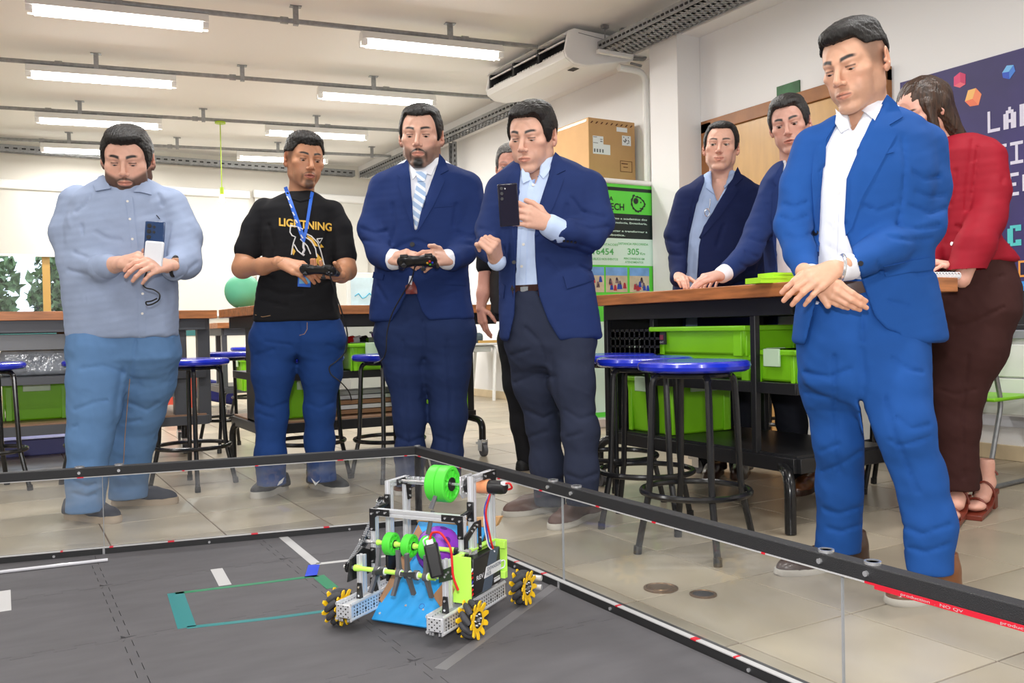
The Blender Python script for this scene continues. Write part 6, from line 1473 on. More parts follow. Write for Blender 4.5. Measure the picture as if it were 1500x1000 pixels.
# ------------------------------------------------------------- man in the bright blue suit (right)
cloth('suit_bright', srgb(28, 78, 150), folds=.8, fsc=5)
cloth('shirt_white', srgb(232, 234, 242), weave=.05, folds=.2)
mat('shoe_brown', srgb(112, 66, 34), .3, coat=.2, nscale=8, namp=.25); mat('shoe_dkbrown', srgb(62, 40, 30), .3, coat=.2, nscale=8, namp=.2); mat('sole_white', srgb(206, 200, 190), .6); mat('sole_tan', srgb(176, 156, 132), .7)
SK = srgb(214, 164, 136)
P = Person('man in a bright blue suit and open white shirt, hands clasped, at the right', 1275, 866, 2.76)
tor = [(158, 1240, 1312, .06, .02), (176, 1205, 1345, .095, .02), (205, 1178, 1368, .115, .01), (260, 1176, 1368, .135, 0), (330, 1182, 1362, .135, 0), (400, 1180, 1362, .135, 0), (450, 1169, 1374, .14, 0), (503, 1163, 1383, .145, 0)]
armR = [(1192, 216, .02, 30), (1172, 270, -.01, 28), (1161, 330, -.05, 25), (1172, 372, -.13, 22), (1181, 398, -.19, 18)]
armL = [(1350, 216, .03, 36), (1354, 275, .02, 35), (1349, 330, -.02, 33), (1300, 362, -.13, 29), (1243, 391, -.22, 22)]
open_ = [(1300, 128), (1292, 150), (1275, 181), (1255, 226), (1240, 262), (1237, 320), (1240, 343), (1264, 415), (1280, 462), (1298, 482), (1318, 489), (1322, 530), (1177, 530), (1180, 503), (1189, 468), (1198, 430), (1199, 372), (1200, 325), (1202, 280), (1210, 215), (1226, 182), (1226, 128)]
jacket(P, tor, (armR, armL), [open_], 'suit_bright', [[(1330, 300), (1362, 312), (1384, 305)], [(1310, 328), (1345, 335), (1375, 330)], [(1290, 345), (1330, 352), (1362, 350)], [(1335, 250), (1352, 262), (1375, 258)], [(1145, 318), (1160, 325), (1180, 318)], [(1150, 345), (1168, 350), (1188, 342)], [(1150, 300), (1165, 304), (1182, 296)], [(1265, 372), (1285, 385), (1290, 398)], [(1330, 395), (1345, 400), (1372, 396)], ([(1322, 200), (1326, 240), (1322, 290), (1312, 345)], .007, 2.5), [(1262, 300), (1285, 310), (1312, 300)], [(1340, 280), (1362, 288), (1384, 284)], [(1300, 440), (1330, 448)]])
shirt(P, [(150, 1238, 1308, .062, .02)]+tor[1:-1]+[(428, 1178, 1364, .13, 0)], 'shirt_white', .014, [[(1230, 200), (1222, 280), (1224, 380)], [(1214, 330), (1226, 345)], [(1212, 360), (1230, 372)], [(1236, 215), (1228, 230)]], vc=[(1240, 160), (1268, 160), (1248, 196)])
# trousers
legs = [[(1226, 520, .05, 50), (1222, 571, .07, 43), (1231, 641, .08, 36), (1233, 712, .14, 33), (1228, 802, .19, 33)], [(1300, 530, -.05, 54), (1304, 570, -.07, 51), (1316, 625, -.11, 46), (1341, 700, -.10, 39), (1357, 765, -.11, 38), (1360, 832, -.13, 34)]]
trousers(P, [(400, 1188, 1352, .115, 0), (450, 1178, 1360, .125, 0), (500, 1172, 1356, .135, 0), (560, 1176, 1352, .13, 0), (585, 1186, 1348, .12, 0)], legs, 'suit_bright',
   [[(1205, 690), (1235, 678), (1262, 660)], [(1203, 660), (1230, 650)], [(1204, 745), (1230, 752), (1260, 742)], [(1200, 770), (1232, 778), (1260, 768)], [(1290, 640), (1320, 652), (1362, 640)], [(1300, 600), (1335, 628), (1360, 622)], [(1322, 770), (1350, 782), (1392, 768)], [(1326, 800), (1356, 808), (1390, 796)], [(1180, 545), (1215, 552), (1245, 540)], [(1182, 575), (1215, 582)], [(1222, 520), (1224, 600), (1230, 690)], [(1290, 560), (1312, 640), (1345, 720)], ([(1262, 510), (1268, 560), (1262, 590)], .006, 4), [(1262, 440), (1264, 500)], [(1300, 520), (1330, 540), (1350, 545)]],
   [[(1262, 850), (1266, 700), (1266, 640), (1261, 600), (1258, 585), (1264, 590), (1284, 646), (1309, 707), (1321, 759), (1328, 850)]])
P.decal('belt', [(1198, 418), (1240, 412), (1262, 412), (1268, 428), (1240, 434), (1198, 436)], 'belt_brown', .006, .01)
# lapels, pocket flap, breast welt, buttons, collar
P.decal('lapel', [(1300, 140), (1312, 152), (1322, 172), (1302, 184), (1312, 198), (1290, 240), (1262, 290), (1247, 335), (1241, 345), (1237, 318), (1240, 262), (1255, 226), (1276, 181), (1294, 150)], 'suit_bright', .006, .008)
P.decal('lapel', [(1210, 205), (1224, 182), (1214, 196), (1193, 222), (1188, 260), (1192, 330), (1198, 375), (1201, 325), (1203, 280)], 'suit_bright', .005, .008)
P.decal('pocket_flap', [(1294, 390), (1330, 382), (1362, 377), (1364, 394), (1330, 399), (1297, 405)], 'suit_bright', .005, .006)
P.decal('breast_pocket', [(1262, 229), (1308, 217), (1309, 223), (1263, 236)], 'suit_bright', .004, .005)
P.button(1195, 341, .009)
for x, y in ((1246, 394), (1253, 390), (1260, 386)): P.button(x, y, .0075)
collar(P, (1264, 162, .03), (1268, 140, .06), .070, 'shirt_white', vc=[(1242, 120), (1264, 120), (1258, 160), (1250, 190), (1240, 172)])
P.decal('shirt_collar', [(1296, 134), (1299, 144), (1281, 178), (1262, 162), (1268, 153), (1288, 139)], 'shirt_white', .010, .006)
P.decal('shirt_collar', [(1225, 162), (1238, 176), (1243, 190), (1232, 196), (1223, 182)], 'shirt_white', .010, .006)
P.decal('placket', [(1236, 190), (1245, 188), (1230, 280), (1226, 395), (1217, 395), (1221, 280)], 'shirt_white', .003, .004)
for x, y in ((1239, 198), (1233, 236), (1228, 282), (1224, 325), (1222, 368)): P.button(x, y, .0045, 'btn_light')
P.head(1253, 99, -.02, -51, 17, -3, 1.11, SK, (.010, .008, .007), (1268, 175, .03), sk=dict(jaw=.97, wide=.97, lid=.0016, liddrop=.0062, nr=.056, nose=1.05, earout=.004), hc=dict(beard=(np.array(SK)*.45, 0, .18, .12, .28), fade=(0, 0, .6), browd=1.1, browt=.005),
       hl=[(-.15, .082), (-.09, .080), (-.075, .075), (-.06, .066), (-.045, .052), (-.01, .052), (.03, .05), (.05, .03), (.07, -.01), (.14, -.05)], top=[(0, -.045, .094, .058, .056, .030, .02), (0, .02, .098, .064, .08, .034, .02)], hair_kw=dict(th=.004), gaze=(-.1, -.9))
# cuffs, hands, watch
for a, b, r in ((P.L(1181, 398, -.19), P.L(1189, 406, -.215), .036), (P.L(1243, 391, -.22), P.L(1230, 393, -.245), .041)):
    v = P.vol([(np.minimum(a, b)-.06, np.maximum(a, b)+.06)], .005); v.cap(a, b, r*.95, r*.9); P.solid('shirt_cuff', v, 'shirt_white')
wl = P.L(1226, 392, -.265); P.hand(1, wl, P.L(1172, 420, -.30)-wl, (-.15, -.85, .45), SK, [(18, 22, 12), (20, 25, 12), (22, 26, 12), (26, 28, 12)], sc=.96, spread=(3, 0, -3, -6), thumb=[(.5, .8, -.4), (.2, .9, -.4), (0, .9, -.4)])
wr = P.L(1187, 404, -.235); P.hand(-1, wr, P.L(1236, 438, -.30)-wr, (-.1, -.9, -.35), SK, [(14, 22, 12), (16, 24, 12), (20, 24, 12), (24, 26, 12)], sc=.95, spread=(3, 0, -3, -6), thumb=[(-.8, .55, .05), (-.5, .8, .1), (-.4, .9, .1)])
MB().tube([tuple(wl+np.array([.012+.004*math.cos(t), .036*math.sin(t)*.8, .036*math.cos(t)])) for t in np.linspace(0, 2*math.pi, 19)[:-1]], .005, 6, closed=True).build('wristwatch', 'chrome', P.root)
# shoes
P.shoe((1136, 843), (1270, 824), .105, 'shoe_dkbrown', 'sole_white', ht=.11, sh=.022)
P.shoe((1302, 887), (1400, 866), .115, 'shoe_brown', 'sole_white', ht=.12, sh=.022)
P.finish('skin', hid(P, [(1270, 205, .02, 34), (1268, 330, .02, 40), (1268, 480, 0, 40)], legs, (armR, armL)), SK)
# ------------------------------------------------------------- man in the pale blue shirt (far left)
cloth('shirt_chambray', srgb(152, 166, 194), folds=.55, fsc=7, weave=.25, wsc=420)
cloth('jeans_pale', srgb(94, 130, 174), folds=.4, weave=.2); cloth('jeans_blue', srgb(28, 62, 122), folds=.4, weave=.2)
mat('sneaker_dark', srgb(38, 42, 56), .75, nscale=30, namp=.15); mat('sneaker_black', srgb(24, 25, 28), .6); mat('phone_blue', srgb(24, 58, 104), .25, coat=.5); mat('phone_black', srgb(18, 22, 44), .12, coat=.6); mat('powerbank', srgb(226, 228, 234), .3); mat('watch_strap', (.012, .012, .014), .5); mat('stitch', srgb(176, 136, 96), .7)
SK = srgb(222, 172, 150); HB = (.012, .009, .008)
P = Person('bearded heavy man in a pale blue button shirt and jeans, holding a phone, far left', 180, 755, 4.12)
tor = [(258, 155, 212, .07, .0), (272, 128, 236, .10, .0), (290, 106, 256, .125, -.01), (330, 97, 258, .15, -.02), (400, 94, 257, .17, -.03), (450, 99, 257, .17, -.02), (495, 102, 258, .16, -.01)]
aR = [(116, 300, .02, 29), (104, 340, 0, 29), (112, 384, -.05, 25), (150, 393, -.2, 20)]; aL = [(248, 304, .02, 28), (266, 345, 0, 28), (270, 384, -.07, 24), (256, 392, -.16, 19)]
jacket(P, tor, (aR, aL), [], 'shirt_chambray', [[(120, 330), (130, 360), (128, 395)], [(100, 395), (125, 402), (150, 405)], [(110, 370), (130, 378), (152, 376)], [(250, 330), (243, 370), (246, 400)], [(255, 405), (275, 396), (288, 385)], [(140, 340), (160, 350), (185, 352)], [(112, 310), (126, 300), (134, 285)], [(238, 300), (232, 285)], [(132, 365), (135, 400), (128, 440)]], name='shirt', amp=.0026)
collar(P, (184, 272, .0), (186, 260, .02), .084, 'shirt_chambray', vc=[(178, 250), (196, 250), (195, 275), (188, 296), (180, 276)])
P.decal('shirt_collar', [(153, 258), (156, 264), (163, 277), (141, 281), (138, 270), (146, 260)], 'shirt_chambray', .010, .006); P.decal('shirt_collar', [(212, 264), (219, 273), (222, 286), (205, 282), (196, 282), (206, 271)], 'shirt_chambray', .010, .006)
P.decal('placket', [(184, 288), (194, 288), (206, 400), (213, 440), (213, 494), (203, 494), (203, 440), (194, 370)], 'shirt_chambray', .003, .004)
for x, y in ((187, 295), (190.5, 321), (194, 350), (209, 430), (208.5, 459)): P.button(x, y, .0055, 'btn_light')
P.line('chest_emblem', [(229, 315), (231, 317), (234, 321)], 'btn_dark', .002, .002, 3)
legs = [[(146, 515, -.05, 44), (141, 560, -.08, 38), (138, 600, -.1, 34), (131, 644, -.12, 29), (127, 700, -.13, 26), (125, 745, -.13, 27)], [(218, 515, .05, 43), (216, 555, .1, 38), (204, 600, .15, 34), (193, 645, .19, 31), (190, 680, .21, 26), (188, 726, .22, 27)]]
trousers(P, [(470, 106, 254, .15, 0), (495, 104, 257, .155, 0), (525, 104, 260, .15, .0), (550, 108, 256, .13, .02)], legs, 'jeans_pale', [[(110, 600), (135, 590), (165, 585)], [(108, 625), (130, 618)], [(190, 590), (215, 600), (232, 590)], [(180, 620), (205, 615)], [(110, 705), (128, 712), (150, 704)], [(108, 722), (128, 728), (148, 720)], [(165, 690), (190, 698), (212, 690)], [(200, 495), (197, 520), (190, 550)], [(120, 540), (150, 535), (180, 545)], ([(180, 540), (172, 580), (168, 620)], .007, 4)])
P.line('seam_stitching', [(190, 555), (187, 590), (183, 640), (181, 678)], 'stitch', .0018, .001)
cR = np.array(P.L(152, 392, -.205)); cuff(P, P.L(147, 392, -.2), P.L(158, 390, -.22), .058, 'shirt_chambray'); cuff(P, P.L(257, 392, -.16), P.L(252, 391, -.19), .054, 'shirt_chambray')
P.head(187, 236, -.05, 13, 20, 0, 1.22, SK, HB, (184, 292, .03), sk=dict(wide=1.09, jaw=1.14, fat=1, lid=.0018, liddrop=.0055, nr=.064), hc=dict(beard=(np.array((.035, .018, .013)), .72, .75, .6, .5), browd=1.15, browt=.005), top=[(0, -.035, .094, .062, .062, .026, .02), (0, .02, .1, .066, .08, .03, .02)],
       hl=[(-.15, .078), (-.085, .076), (-.07, .068), (-.056, .050), (-.048, .015), (-.030, -.022), (-.016, -.026), (-.008, .026), (.028, .030), (.038, -.02), (.06, -.055), (.14, -.075)], gaze=(.1, -.9))
P.arm_skin([(150, 392, -.2, 15), (176, 386, -.26, 11.5)], SK); P.arm_skin([(258, 392, -.16, 14), (247, 390, -.22, 11)], SK)
w = P.L(178, 385, -.30); P.hand(-1, w, P.L(214, 377, -.40)-w, (-.2, -.8, .55), SK, [(22, 30, 18), (22, 30, 18), (24, 32, 18), (26, 32, 18)], sc=1.12, thumb=[(-.5, .75, .1), (-.2, .9, .1), (-.05, .95, .05)])
w = P.L(246, 388, -.30); P.hand(1, w, P.L(212, 388, -.42)-w, (.25, -.75, .5), SK, [(20, 34, 20), (24, 34, 20), (26, 36, 20), (30, 36, 20)], sc=1.12, thumb=[(.85, .3, .1), (.8, .55, .1), (.7, .7, .1)])
q = P.L(254, 390, -.215); MB().tube([tuple(q+np.array([.008*math.cos(t)+.004, .040*math.sin(t)*.8, .042*math.cos(t)])) for t in np.linspace(0, 2*math.pi, 19)[:-1]], .008, 6, closed=True).build('watch', 'watch_strap', P.root); MB().box(tuple(P.L(257, 383, -.255)), (.028, .012, .032)).build('watch_face', mat('watch_bronze', srgb(196, 150, 120), .3), P.root, bevel=.004)
# held things stand on their own
def held(P, name, lab, cat, c, e1, e2, w, h, d, m, bev=.006):
    c = np.array(c); e1 = np.array(e1, float); e2 = np.array(e2, float); e1 /= np.linalg.norm(e1); e2 -= e1*(e1@e2); e2 /= np.linalg.norm(e2); n = np.cross(e1, e2); Mx = P.Rw@np.stack([e1, e2, n], 1); wc = P.o+P.Rw@c
    t = thing(name, lab, cat, tuple(wc)); t.rotation_euler = Matrix(Mx.tolist()).to_euler(); MB().box((0, 0, 0), (w, h, d)).build('body', m, t, bevel=bev); return t
a, b = P.L(229, 333, -.345), P.L(223, 372, -.355); t = held(P, 'smartphone', 'dark blue smartphone held up by the man in the pale blue shirt', 'phone', (a+b)/2, (1, .1, -.06), (a-b), .082, .165, .009, 'phone_blue')
for k in range(3): MB().cyl((-.022, .062-.024*k, .0045), (-.022, .062-.024*k, .0065), .0095, 14).cyl((-.022, .062-.024*k, .0065), (-.022, .062-.024*k, .008), .006, 14).build('camera_lens', 'plastic_black', t)
for k in range(2): MB().cyl((-.002, .058-.022*k, .0045), (-.002, .058-.022*k, .0062), .006, 12).build('camera_lens', 'plastic_black', t)
a, b = P.L(229, 355, -.362), P.L(221, 398, -.372); t = held(P, 'power_bank', 'white power bank clipped to the back of the phone at the far left', 'power bank', (a+b)/2, (1, .1, -.1), (a-b), .078, .135, .017, 'powerbank', .008)
pts = [(215, 398), (211, 408), (209, 418), (214, 422), (226, 424), (235, 431), (233, 440), (222, 446), (215, 447), (213, 442), (222, 441), (230, 437)]
wp = [P.o+P.Rw@P.L(x, y, -.40+.01*math.sin(i)) for i, (x, y) in enumerate(pts)]; o_ = wp[0]; tag(MB().tube(arc([tuple(p-o_) for p in wp], .03, 4), .0032, 6).build('charging_cable', 'strap_black', loc=tuple(o_)), 'thin black cable looping down from the white power bank', 'cable')
P.shoe((176, 766), (96, 758), .105, 'sneaker_dark', 'sole_tan', ht=.085, sh=.034, laces='sneaker_black'); P.shoe((262, 737), (163, 740), .105, 'sneaker_dark', 'sole_tan', ht=.08, sh=.034, laces='sneaker_black')
P.finish('skin', hid(P, [(184, 300, .02, 26), (180, 400, .0, 30), (180, 500, 0, 30)], legs, (aR, aL)), SK)
# ------------------------------------------------------------- young man in the black t-shirt
cloth('tee_black', (.012, .012, .014), folds=.5, fsc=7, rough=.95)
SK = srgb(194, 138, 104); HB = (.010, .007, .006)
P = Person('young man in a black printed t-shirt with a blue lanyard, holding a game controller', 440, 728, 4.52)
tor = [(281, 420, 463, .065, .02), (292, 398, 477, .09, .01), (305, 380, 494, .11, .0), (340, 383, 490, .125, -.01), (380, 386, 487, .125, -.01), (430, 376, 492, .13, 0), (471, 372, 499, .135, 0)]
aR = [(388, 309, .01, 19), (374, 335, -.0, 19), (363, 366, -.02, 19.5)]; aL = [(486, 311, .01, 18), (497, 335, 0, 18), (505, 374, -.02, 18)]
jacket(P, tor, (aR, aL), [], 'tee_black', [[(395, 330), (402, 360), (396, 400)], [(385, 420), (410, 430), (440, 428)], [(383, 440), (420, 448)], [(480, 340), (472, 380)], [(484, 410), (470, 420)], [(380, 400), (400, 408)]], name='t_shirt', amp=.0022)
v = Vol(P.L(440, 300, 0)-.16, P.L(440, 280, 0)+.16, .005); cn = P.L(442, 287, .0)
P.line('neck_rib', [(421, 283), (428, 291), (440, 295), (453, 292), (462, 285)], 'tee_black', .006, .001)
P.text('print_lettering', 'LIGHTNING', [(409, 319), (486, 327), (486, 339), (409, 331)], mat('print_gold', srgb(226, 180, 70), .6), .004, .03)
pw = mat('print_white', srgb(226, 226, 226), .6)
for ln in ([(426, 329), (425, 340), (428, 345), (433, 347), (430, 356), (428, 366), (427, 373)], [(446, 341), (456, 346), (465, 355), (469, 366), (472, 378), (475, 390)], [(447, 347), (456, 353), (462, 364), (464, 376)], [(431, 358), (436, 367), (444, 374)], [(440, 350), (450, 360), (455, 372)], [(464, 350), (472, 349), (468, 356), (464, 350)], [(426, 331), (436, 332), (444, 336)]): P.line('print_line', ln, pw, .0032, .003)
for pl in ([(449, 344), (458, 349), (466, 361), (460, 360), (453, 352)], [(462, 368), (470, 378), (472, 389), (466, 384)], [(428, 360), (433, 368), (430, 374), (427, 368)], [(470, 357), (474, 362), (468, 363)]): P.decal('print_shape', pl, 'print_gold', .003, .003)
P.text('print_lettering', 'NG', [(457, 378), (473, 379), (473, 390), (457, 389)], 'print_gold', .004, .03)
legs = [[(403, 500, 0, 36), (400, 545, 0, 29), (398, 608, 0, 22), (396, 668, -.02, 21), (398, 707, -.03, 21)], [(470, 500, .02, 35), (471, 545, .03, 28), (468, 600, .04, 21), (468, 645, .06, 20), (472, 701, .06, 21)]]
trousers(P, [(452, 385, 486, .10, 0), (470, 376, 498, .12, 0), (500, 371, 502, .12, 0), (520, 372, 501, .11, .01)], legs, 'jeans_blue', [[(378, 590), (398, 598), (418, 590)], [(379, 605), (400, 612)], [(450, 590), (468, 598), (487, 590)], [(380, 680), (398, 686), (416, 680)], [(452, 672), (470, 678), (488, 672)], [(437, 475), (438, 500), (434, 530)], [(375, 520), (400, 512)], [(480, 505), (500, 512)], [(390, 500), (425, 505)]])
P.line('pocket_stitching', [(374, 461), (385, 464), (396, 462)], 'stitch', .0016, .001); P.line('fly_stitching', [(450, 472), (450, 482), (446, 489), (439, 491)], 'stitch', .0016, .001)
P.head(446, 236, -.02, 30, 9, 2, 1.15, SK, HB, (441, 296, .03), sk=dict(jaw=.97, open_=.0028, lid=.0023, liddrop=.0044, nr=.052, nose=1.12), hc=dict(beard=((.010, .007, .006), 0, .55, .75, .22), fade=(0, 0, .7), browd=1.2, lips=srgb(168, 92, 84)),
       hl=[(-.15, .072), (-.085, .070), (-.07, .064), (-.058, .050), (-.045, .034), (-.01, .036), (.03, .036), (.05, .0), (.08, -.035), (.14, -.05)], top=[(0, -.03, .092, .064, .062, .026, .02), (0, .02, .098, .066, .08, .028, .02)], hair_kw=dict(amp=.0022), gaze=(.1, -.6))
P.arm_skin([(362, 368, -.02, 16), (355, 393, -.05, 13.5), (385, 390, -.17, 11.5), (413, 385, -.27, 9)], SK); P.arm_skin([(505, 376, -.02, 15.5), (508, 396, -.05, 13), (500, 402, -.14, 11), (492, 404, -.22, 9)], SK)
w = P.L(413, 385, -.27); P.hand(-1, w, P.L(455, 397, -.34)-w, (-.1, -.7, .7), SK, [(14, 26, 14), (18, 30, 16), (22, 32, 16), (26, 32, 16)], sc=1.15, thumb=[(-.55, .75, .15), (-.1, .95, .0), (.1, .95, -.1)])
w = P.L(493, 403, -.22); P.hand(1, w, P.L(462, 404, -.36)-w, (.1, .35, -.9), SK, [(24, 30, 18), (26, 32, 18), (28, 34, 18), (30, 36, 18)], sc=1.12, thumb=[(.7, .6, -.5), (.4, .8, -.5), (.2, .9, -.5)])
q = P.L(494, 403, -.2); MB().tube([tuple(q+np.array([.014*math.cos(t), .034*math.sin(t), .034*math.cos(t)])) for t in np.linspace(0, 2*math.pi, 19)[:-1]], .006, 6, closed=True).build('watch', 'watch_strap', P.root)
def gamepad(P, lab, c, e1, e2, sc, leds=False):
    # e1: left to right, e2: away from the player (towards the camera, over the top)
    c = np.array(c); e1 = np.array(e1, float)/np.linalg.norm(e1); e2 = np.array(e2, float); e2 -= e1*(e1@e2); e2 /= np.linalg.norm(e2); n = np.cross(e1, e2); Mx = P.Rw@np.stack([e1, e2, n], 1)
    t = thing('game_controller', lab, 'controller', tuple(P.o+P.Rw@c)); t.rotation_euler = Matrix(Mx.tolist()).to_euler(); v = Vol((-.1, -.1, -.06), (.1, .07, .05), .003)
    v.cap((-.045, 0, 0), (.045, 0, 0), .028, .028, 0, flat=((0, 0, 1), .6))
    for s in (-1, 1): v.ell((s*.05, .004, .003), (.032, .032, .018), .015); v.cap((s*.058, -.01, -.002), (s*.072, -.062, -.016), .019, .014, .015)
    V, Fq = v.mesh(); npmesh('shell', V*sc, Fq, 'plastic_black', t)
    for s, y in ((-1, .012), (1, -.016)): k = (s*(.052 if s < 0 else .024)*sc, y*sc, .018*sc); MB().cyl(k, (k[0], k[1], k[2]+.012*sc), .006*sc, 10).lathe([(.004*sc, .010*sc), (.0105*sc, .011*sc), (.0105*sc, .015*sc), (0, .014*sc)], k, n=14).build('thumbstick', 'rubber_dark', t)
    for i, (dx, dy, mm) in enumerate(((0, .01, 'tape_red'), (.01, 0, 'tape_blue'), (-.01, 0, 'orange_strip'), (0, -.01, 'wheel_green'))): p = ((.054+dx)*sc, (.012+dy)*sc, .019*sc); MB().cyl(p, (p[0], p[1], p[2]+.005*sc), .0042*sc, 10).build('face_button', mm if leds else 'grey_metal', t)
    for s in (-1, 1): MB().box((s*.05*sc, .034*sc, 0), (.032*sc, .012*sc, .014*sc)).build('shoulder_button', 'plastic_black', t, bevel=.003)
    return t
gamepad(P, 'black game controller held by the man in the black t-shirt', P.L(466, 395, -.37), (1, 0, -.06), (0, -.8, .35), 1.05)
def cable(P, lab, pts, r=.0032):
    wp = [P.o+P.Rw@P.L(x, y, d) for x, y, d in pts]; o_ = wp[0]; tag(MB().tube(arc([tuple(p-o_) for p in wp], .08, 5), r, 6).build('controller_cable', 'strap_black', loc=tuple(o_)), lab, 'cable')
cable(P, 'black cable hanging from the controller of the man in the black t-shirt', [(482, 399, -.42), (490, 425, -.38), (502, 460, -.3), (510, 490, -.25), (507, 516, -.2), (492, 530, -.2), (481, 537, -.2), (484, 548, -.2), (500, 560, -.18), (512, 574, -.1), (515, 586, -.05)])
bl = mat('lanyard_blue', srgb(40, 104, 214), .55)
P.decal('lanyard', [(416, 276), (421, 274), (448, 350), (445, 357), (442, 352)], bl, .006, .004); P.decal('lanyard', [(455, 281), (459.5, 283), (450, 340), (446, 356), (444, 350)], bl, .006, .004)
mb = MB()
for k in range(6): x = 421+k*4; y = 289+k*11; a = P.hit(x, y, .008)[0]; b = P.hit(x+3, y+5, .008)[0]; mb.tube([a, b], .0035, 4)
mb.build('lanyard_print', pw, P.root); P.line('lanyard_clip', [(445, 355), (444.5, 362), (446, 366), (443, 372), (446, 374)], 'wire_white', .006, .008, 3)
q = P.L(446, 407, -.26); MB().box(tuple(q), (.062, .003, .085), Matrix.Rotation(R(4), 3, 'Y')).build('badge', bl, P.root); MB().box(tuple(q+np.array([0, -.003, -.012])), (.05, .002, .03)).build('badge_print', 'post_sky', P.root)
def swoosh_sole(Mx, a, L_): pass
P.shoe((370, 731), (420, 716), .11, 'sneaker_black', 'sole_white', ht=.085, sh=.034, laces='rubber_dark'); P.shoe((509, 723), (455, 712), .11, 'sneaker_black', 'sole_white', ht=.085, sh=.034, laces='rubber_dark')
for pl in ([(409, 705), (416, 699), (413, 707), (406, 711)], [(456, 700), (463, 707), (469, 703), (462, 711)]): P.decal('shoe_mark', pl, pw, .003, .003, 3)
P.finish('skin', hid(P, [(441, 306, .02, 20), (438, 400, .0, 24), (438, 480, 0, 24)], legs, (aR, aL)), SK)
# ------------------------------------------------------------- man in the navy suit with striped tie
cloth('suit_navy', srgb(28, 48, 100), folds=.7, fsc=5); cloth('trouser_navy', srgb(28, 44, 84), folds=.4); cloth('suit_blue2', srgb(31, 48, 96), folds=.7, fsc=5); cloth('trouser_slate', srgb(40, 46, 66), folds=.45)
cloth('shirt_pale', srgb(190, 208, 238), weave=.05, folds=.25)
m = mat('tie_stripe', srgb(170, 192, 222), .5); nt = m.node_tree; N = nt.nodes; L = nt.links; co = N.new('ShaderNodeTexCoord'); mp = N.new('ShaderNodeMapping'); mp.inputs['Rotation'].default_value = (0, R(52), 0); wv = N.new('ShaderNodeTexWave'); wv.inputs['Scale'].default_value = 9; rp = N.new('ShaderNodeValToRGB'); rp.color_ramp.elements[0].position = .55; rp.color_ramp.elements[0].color = srgb(158, 184, 218)+(1,); rp.color_ramp.elements[1].position = .7; rp.color_ramp.elements[1].color = srgb(228, 234, 244)+(1,)
L.new(co.outputs['Object'], mp.inputs[0]); L.new(mp.outputs[0], wv.inputs[0]); L.new(wv.outputs[0], rp.inputs[0]); L.new(rp.outputs[0], N['Principled BSDF'].inputs['Base Color'])
SK = srgb(218, 170, 148); HB = (.010, .008, .007)
P = Person('goateed man in a navy suit and pale striped tie, holding a game controller', 617, 722, 4.48)
tor = [(236, 597, 647, .07, .02), (247, 568, 674, .10, .01), (260, 553, 695, .125, .0), (300, 550, 697, .145, -.01), (350, 552, 688, .15, -.015), (400, 549, 686, .15, -.015), (440, 543, 690, .15, 0), (470, 541, 696, .15, 0)]
aR = [(564, 276, .01, 24), (546, 335, -.03, 22), (558, 370, -.12, 20), (570, 380, -.22, 17)]; aL = [(684, 276, .01, 24), (691, 335, -.03, 22), (678, 368, -.12, 20), (662, 380, -.22, 17)]
op = [(596, 225), (599, 245), (601, 270), (604, 305), (607.5, 338), (611, 336), (622, 295), (630, 272), (645, 228), (642, 220)]; op2 = [(604, 410), (597, 428), (585, 452), (575, 467), (574, 490), (632, 490), (628, 469), (618, 456), (610, 432)]
jacket(P, tor, (aR, aL), [op, op2], 'suit_navy', [[(530, 335), (550, 342), (566, 338)], [(534, 352), (555, 356)], [(672, 340), (690, 346), (708, 340)], [(668, 355), (690, 358)], [(575, 300), (580, 330), (572, 360)], [(668, 300), (664, 330)], [(608, 352), (590, 358), (575, 366)], [(612, 352), (632, 360)], [(600, 380), (606, 395)], [(555, 420), (565, 440)]])
shirt(P, [(228, 600, 643, .062, .02)]+tor[1:-2]+[(416, 549, 686, .15, 0)], 'shirt_white', .014)
collar(P, (620, 247, .02), (621, 232, .04), .078, 'shirt_white')
P.decal('shirt_collar', [(601, 243), (604, 246), (613, 254), (605, 263), (602, 252)], 'shirt_white', .009, .006); P.decal('shirt_collar', [(638, 238), (639, 243), (632, 257), (619, 253), (630, 247)], 'shirt_white', .009, .006)
P.decal('tie', [(609, 254), (626, 254), (623, 265), (624, 290), (609.5, 337), (606, 325), (604, 297), (612, 265)], 'tie_stripe', .008, .006, 4); P.decal('tie_knot', [(609, 253), (626, 253), (622, 266), (613, 266)], 'tie_stripe', .014, .010, 4)
P.decal('shirt_tail', [(600, 404), (605, 404), (603, 416), (598, 416)], 'shirt_white', .006, .005, 3); P.decal('belt', [(594, 418), (606, 412), (610, 420), (612, 430), (594, 430)], mat('belt_red', srgb(116, 40, 36), .4), .006, .006, 4)
P.decal('lapel', [(644, 226), (652, 236), (657, 250), (645, 256), (652, 264), (636, 300), (618, 330), (611, 340), (621, 298), (630, 272), (641, 246)], 'suit_navy', .006, .007); P.decal('lapel', [(597, 234), (588, 244), (582, 256), (587, 262), (583, 268), (593, 300), (606, 340), (603, 300), (600, 262)], 'suit_navy', .006, .007)
P.decal('pocket_flap', [(548, 398), (563, 402), (561, 410), (546, 407)], 'suit_navy', .005, .005); P.decal('breast_pocket', [(636, 300), (664, 298), (664, 302), (636, 304)], 'suit_navy', .003, .004); P.decal('pocket_flap', [(650, 410), (682, 411), (682, 418), (650, 416)], 'suit_navy', .004, .004)
P.button(604, 358, .012); P.button(607, 394, .009)
legs = [[(588, 490, 0, 37), (594, 542, 0, 29), (600, 609, 0, 22), (601, 665, 0, 21), (600, 708, 0, 21)], [(658, 490, 0, 37), (655, 542, 0, 32), (658, 609, 0, 25), (655, 665, 0, 21), (654, 708, 0, 21)]]
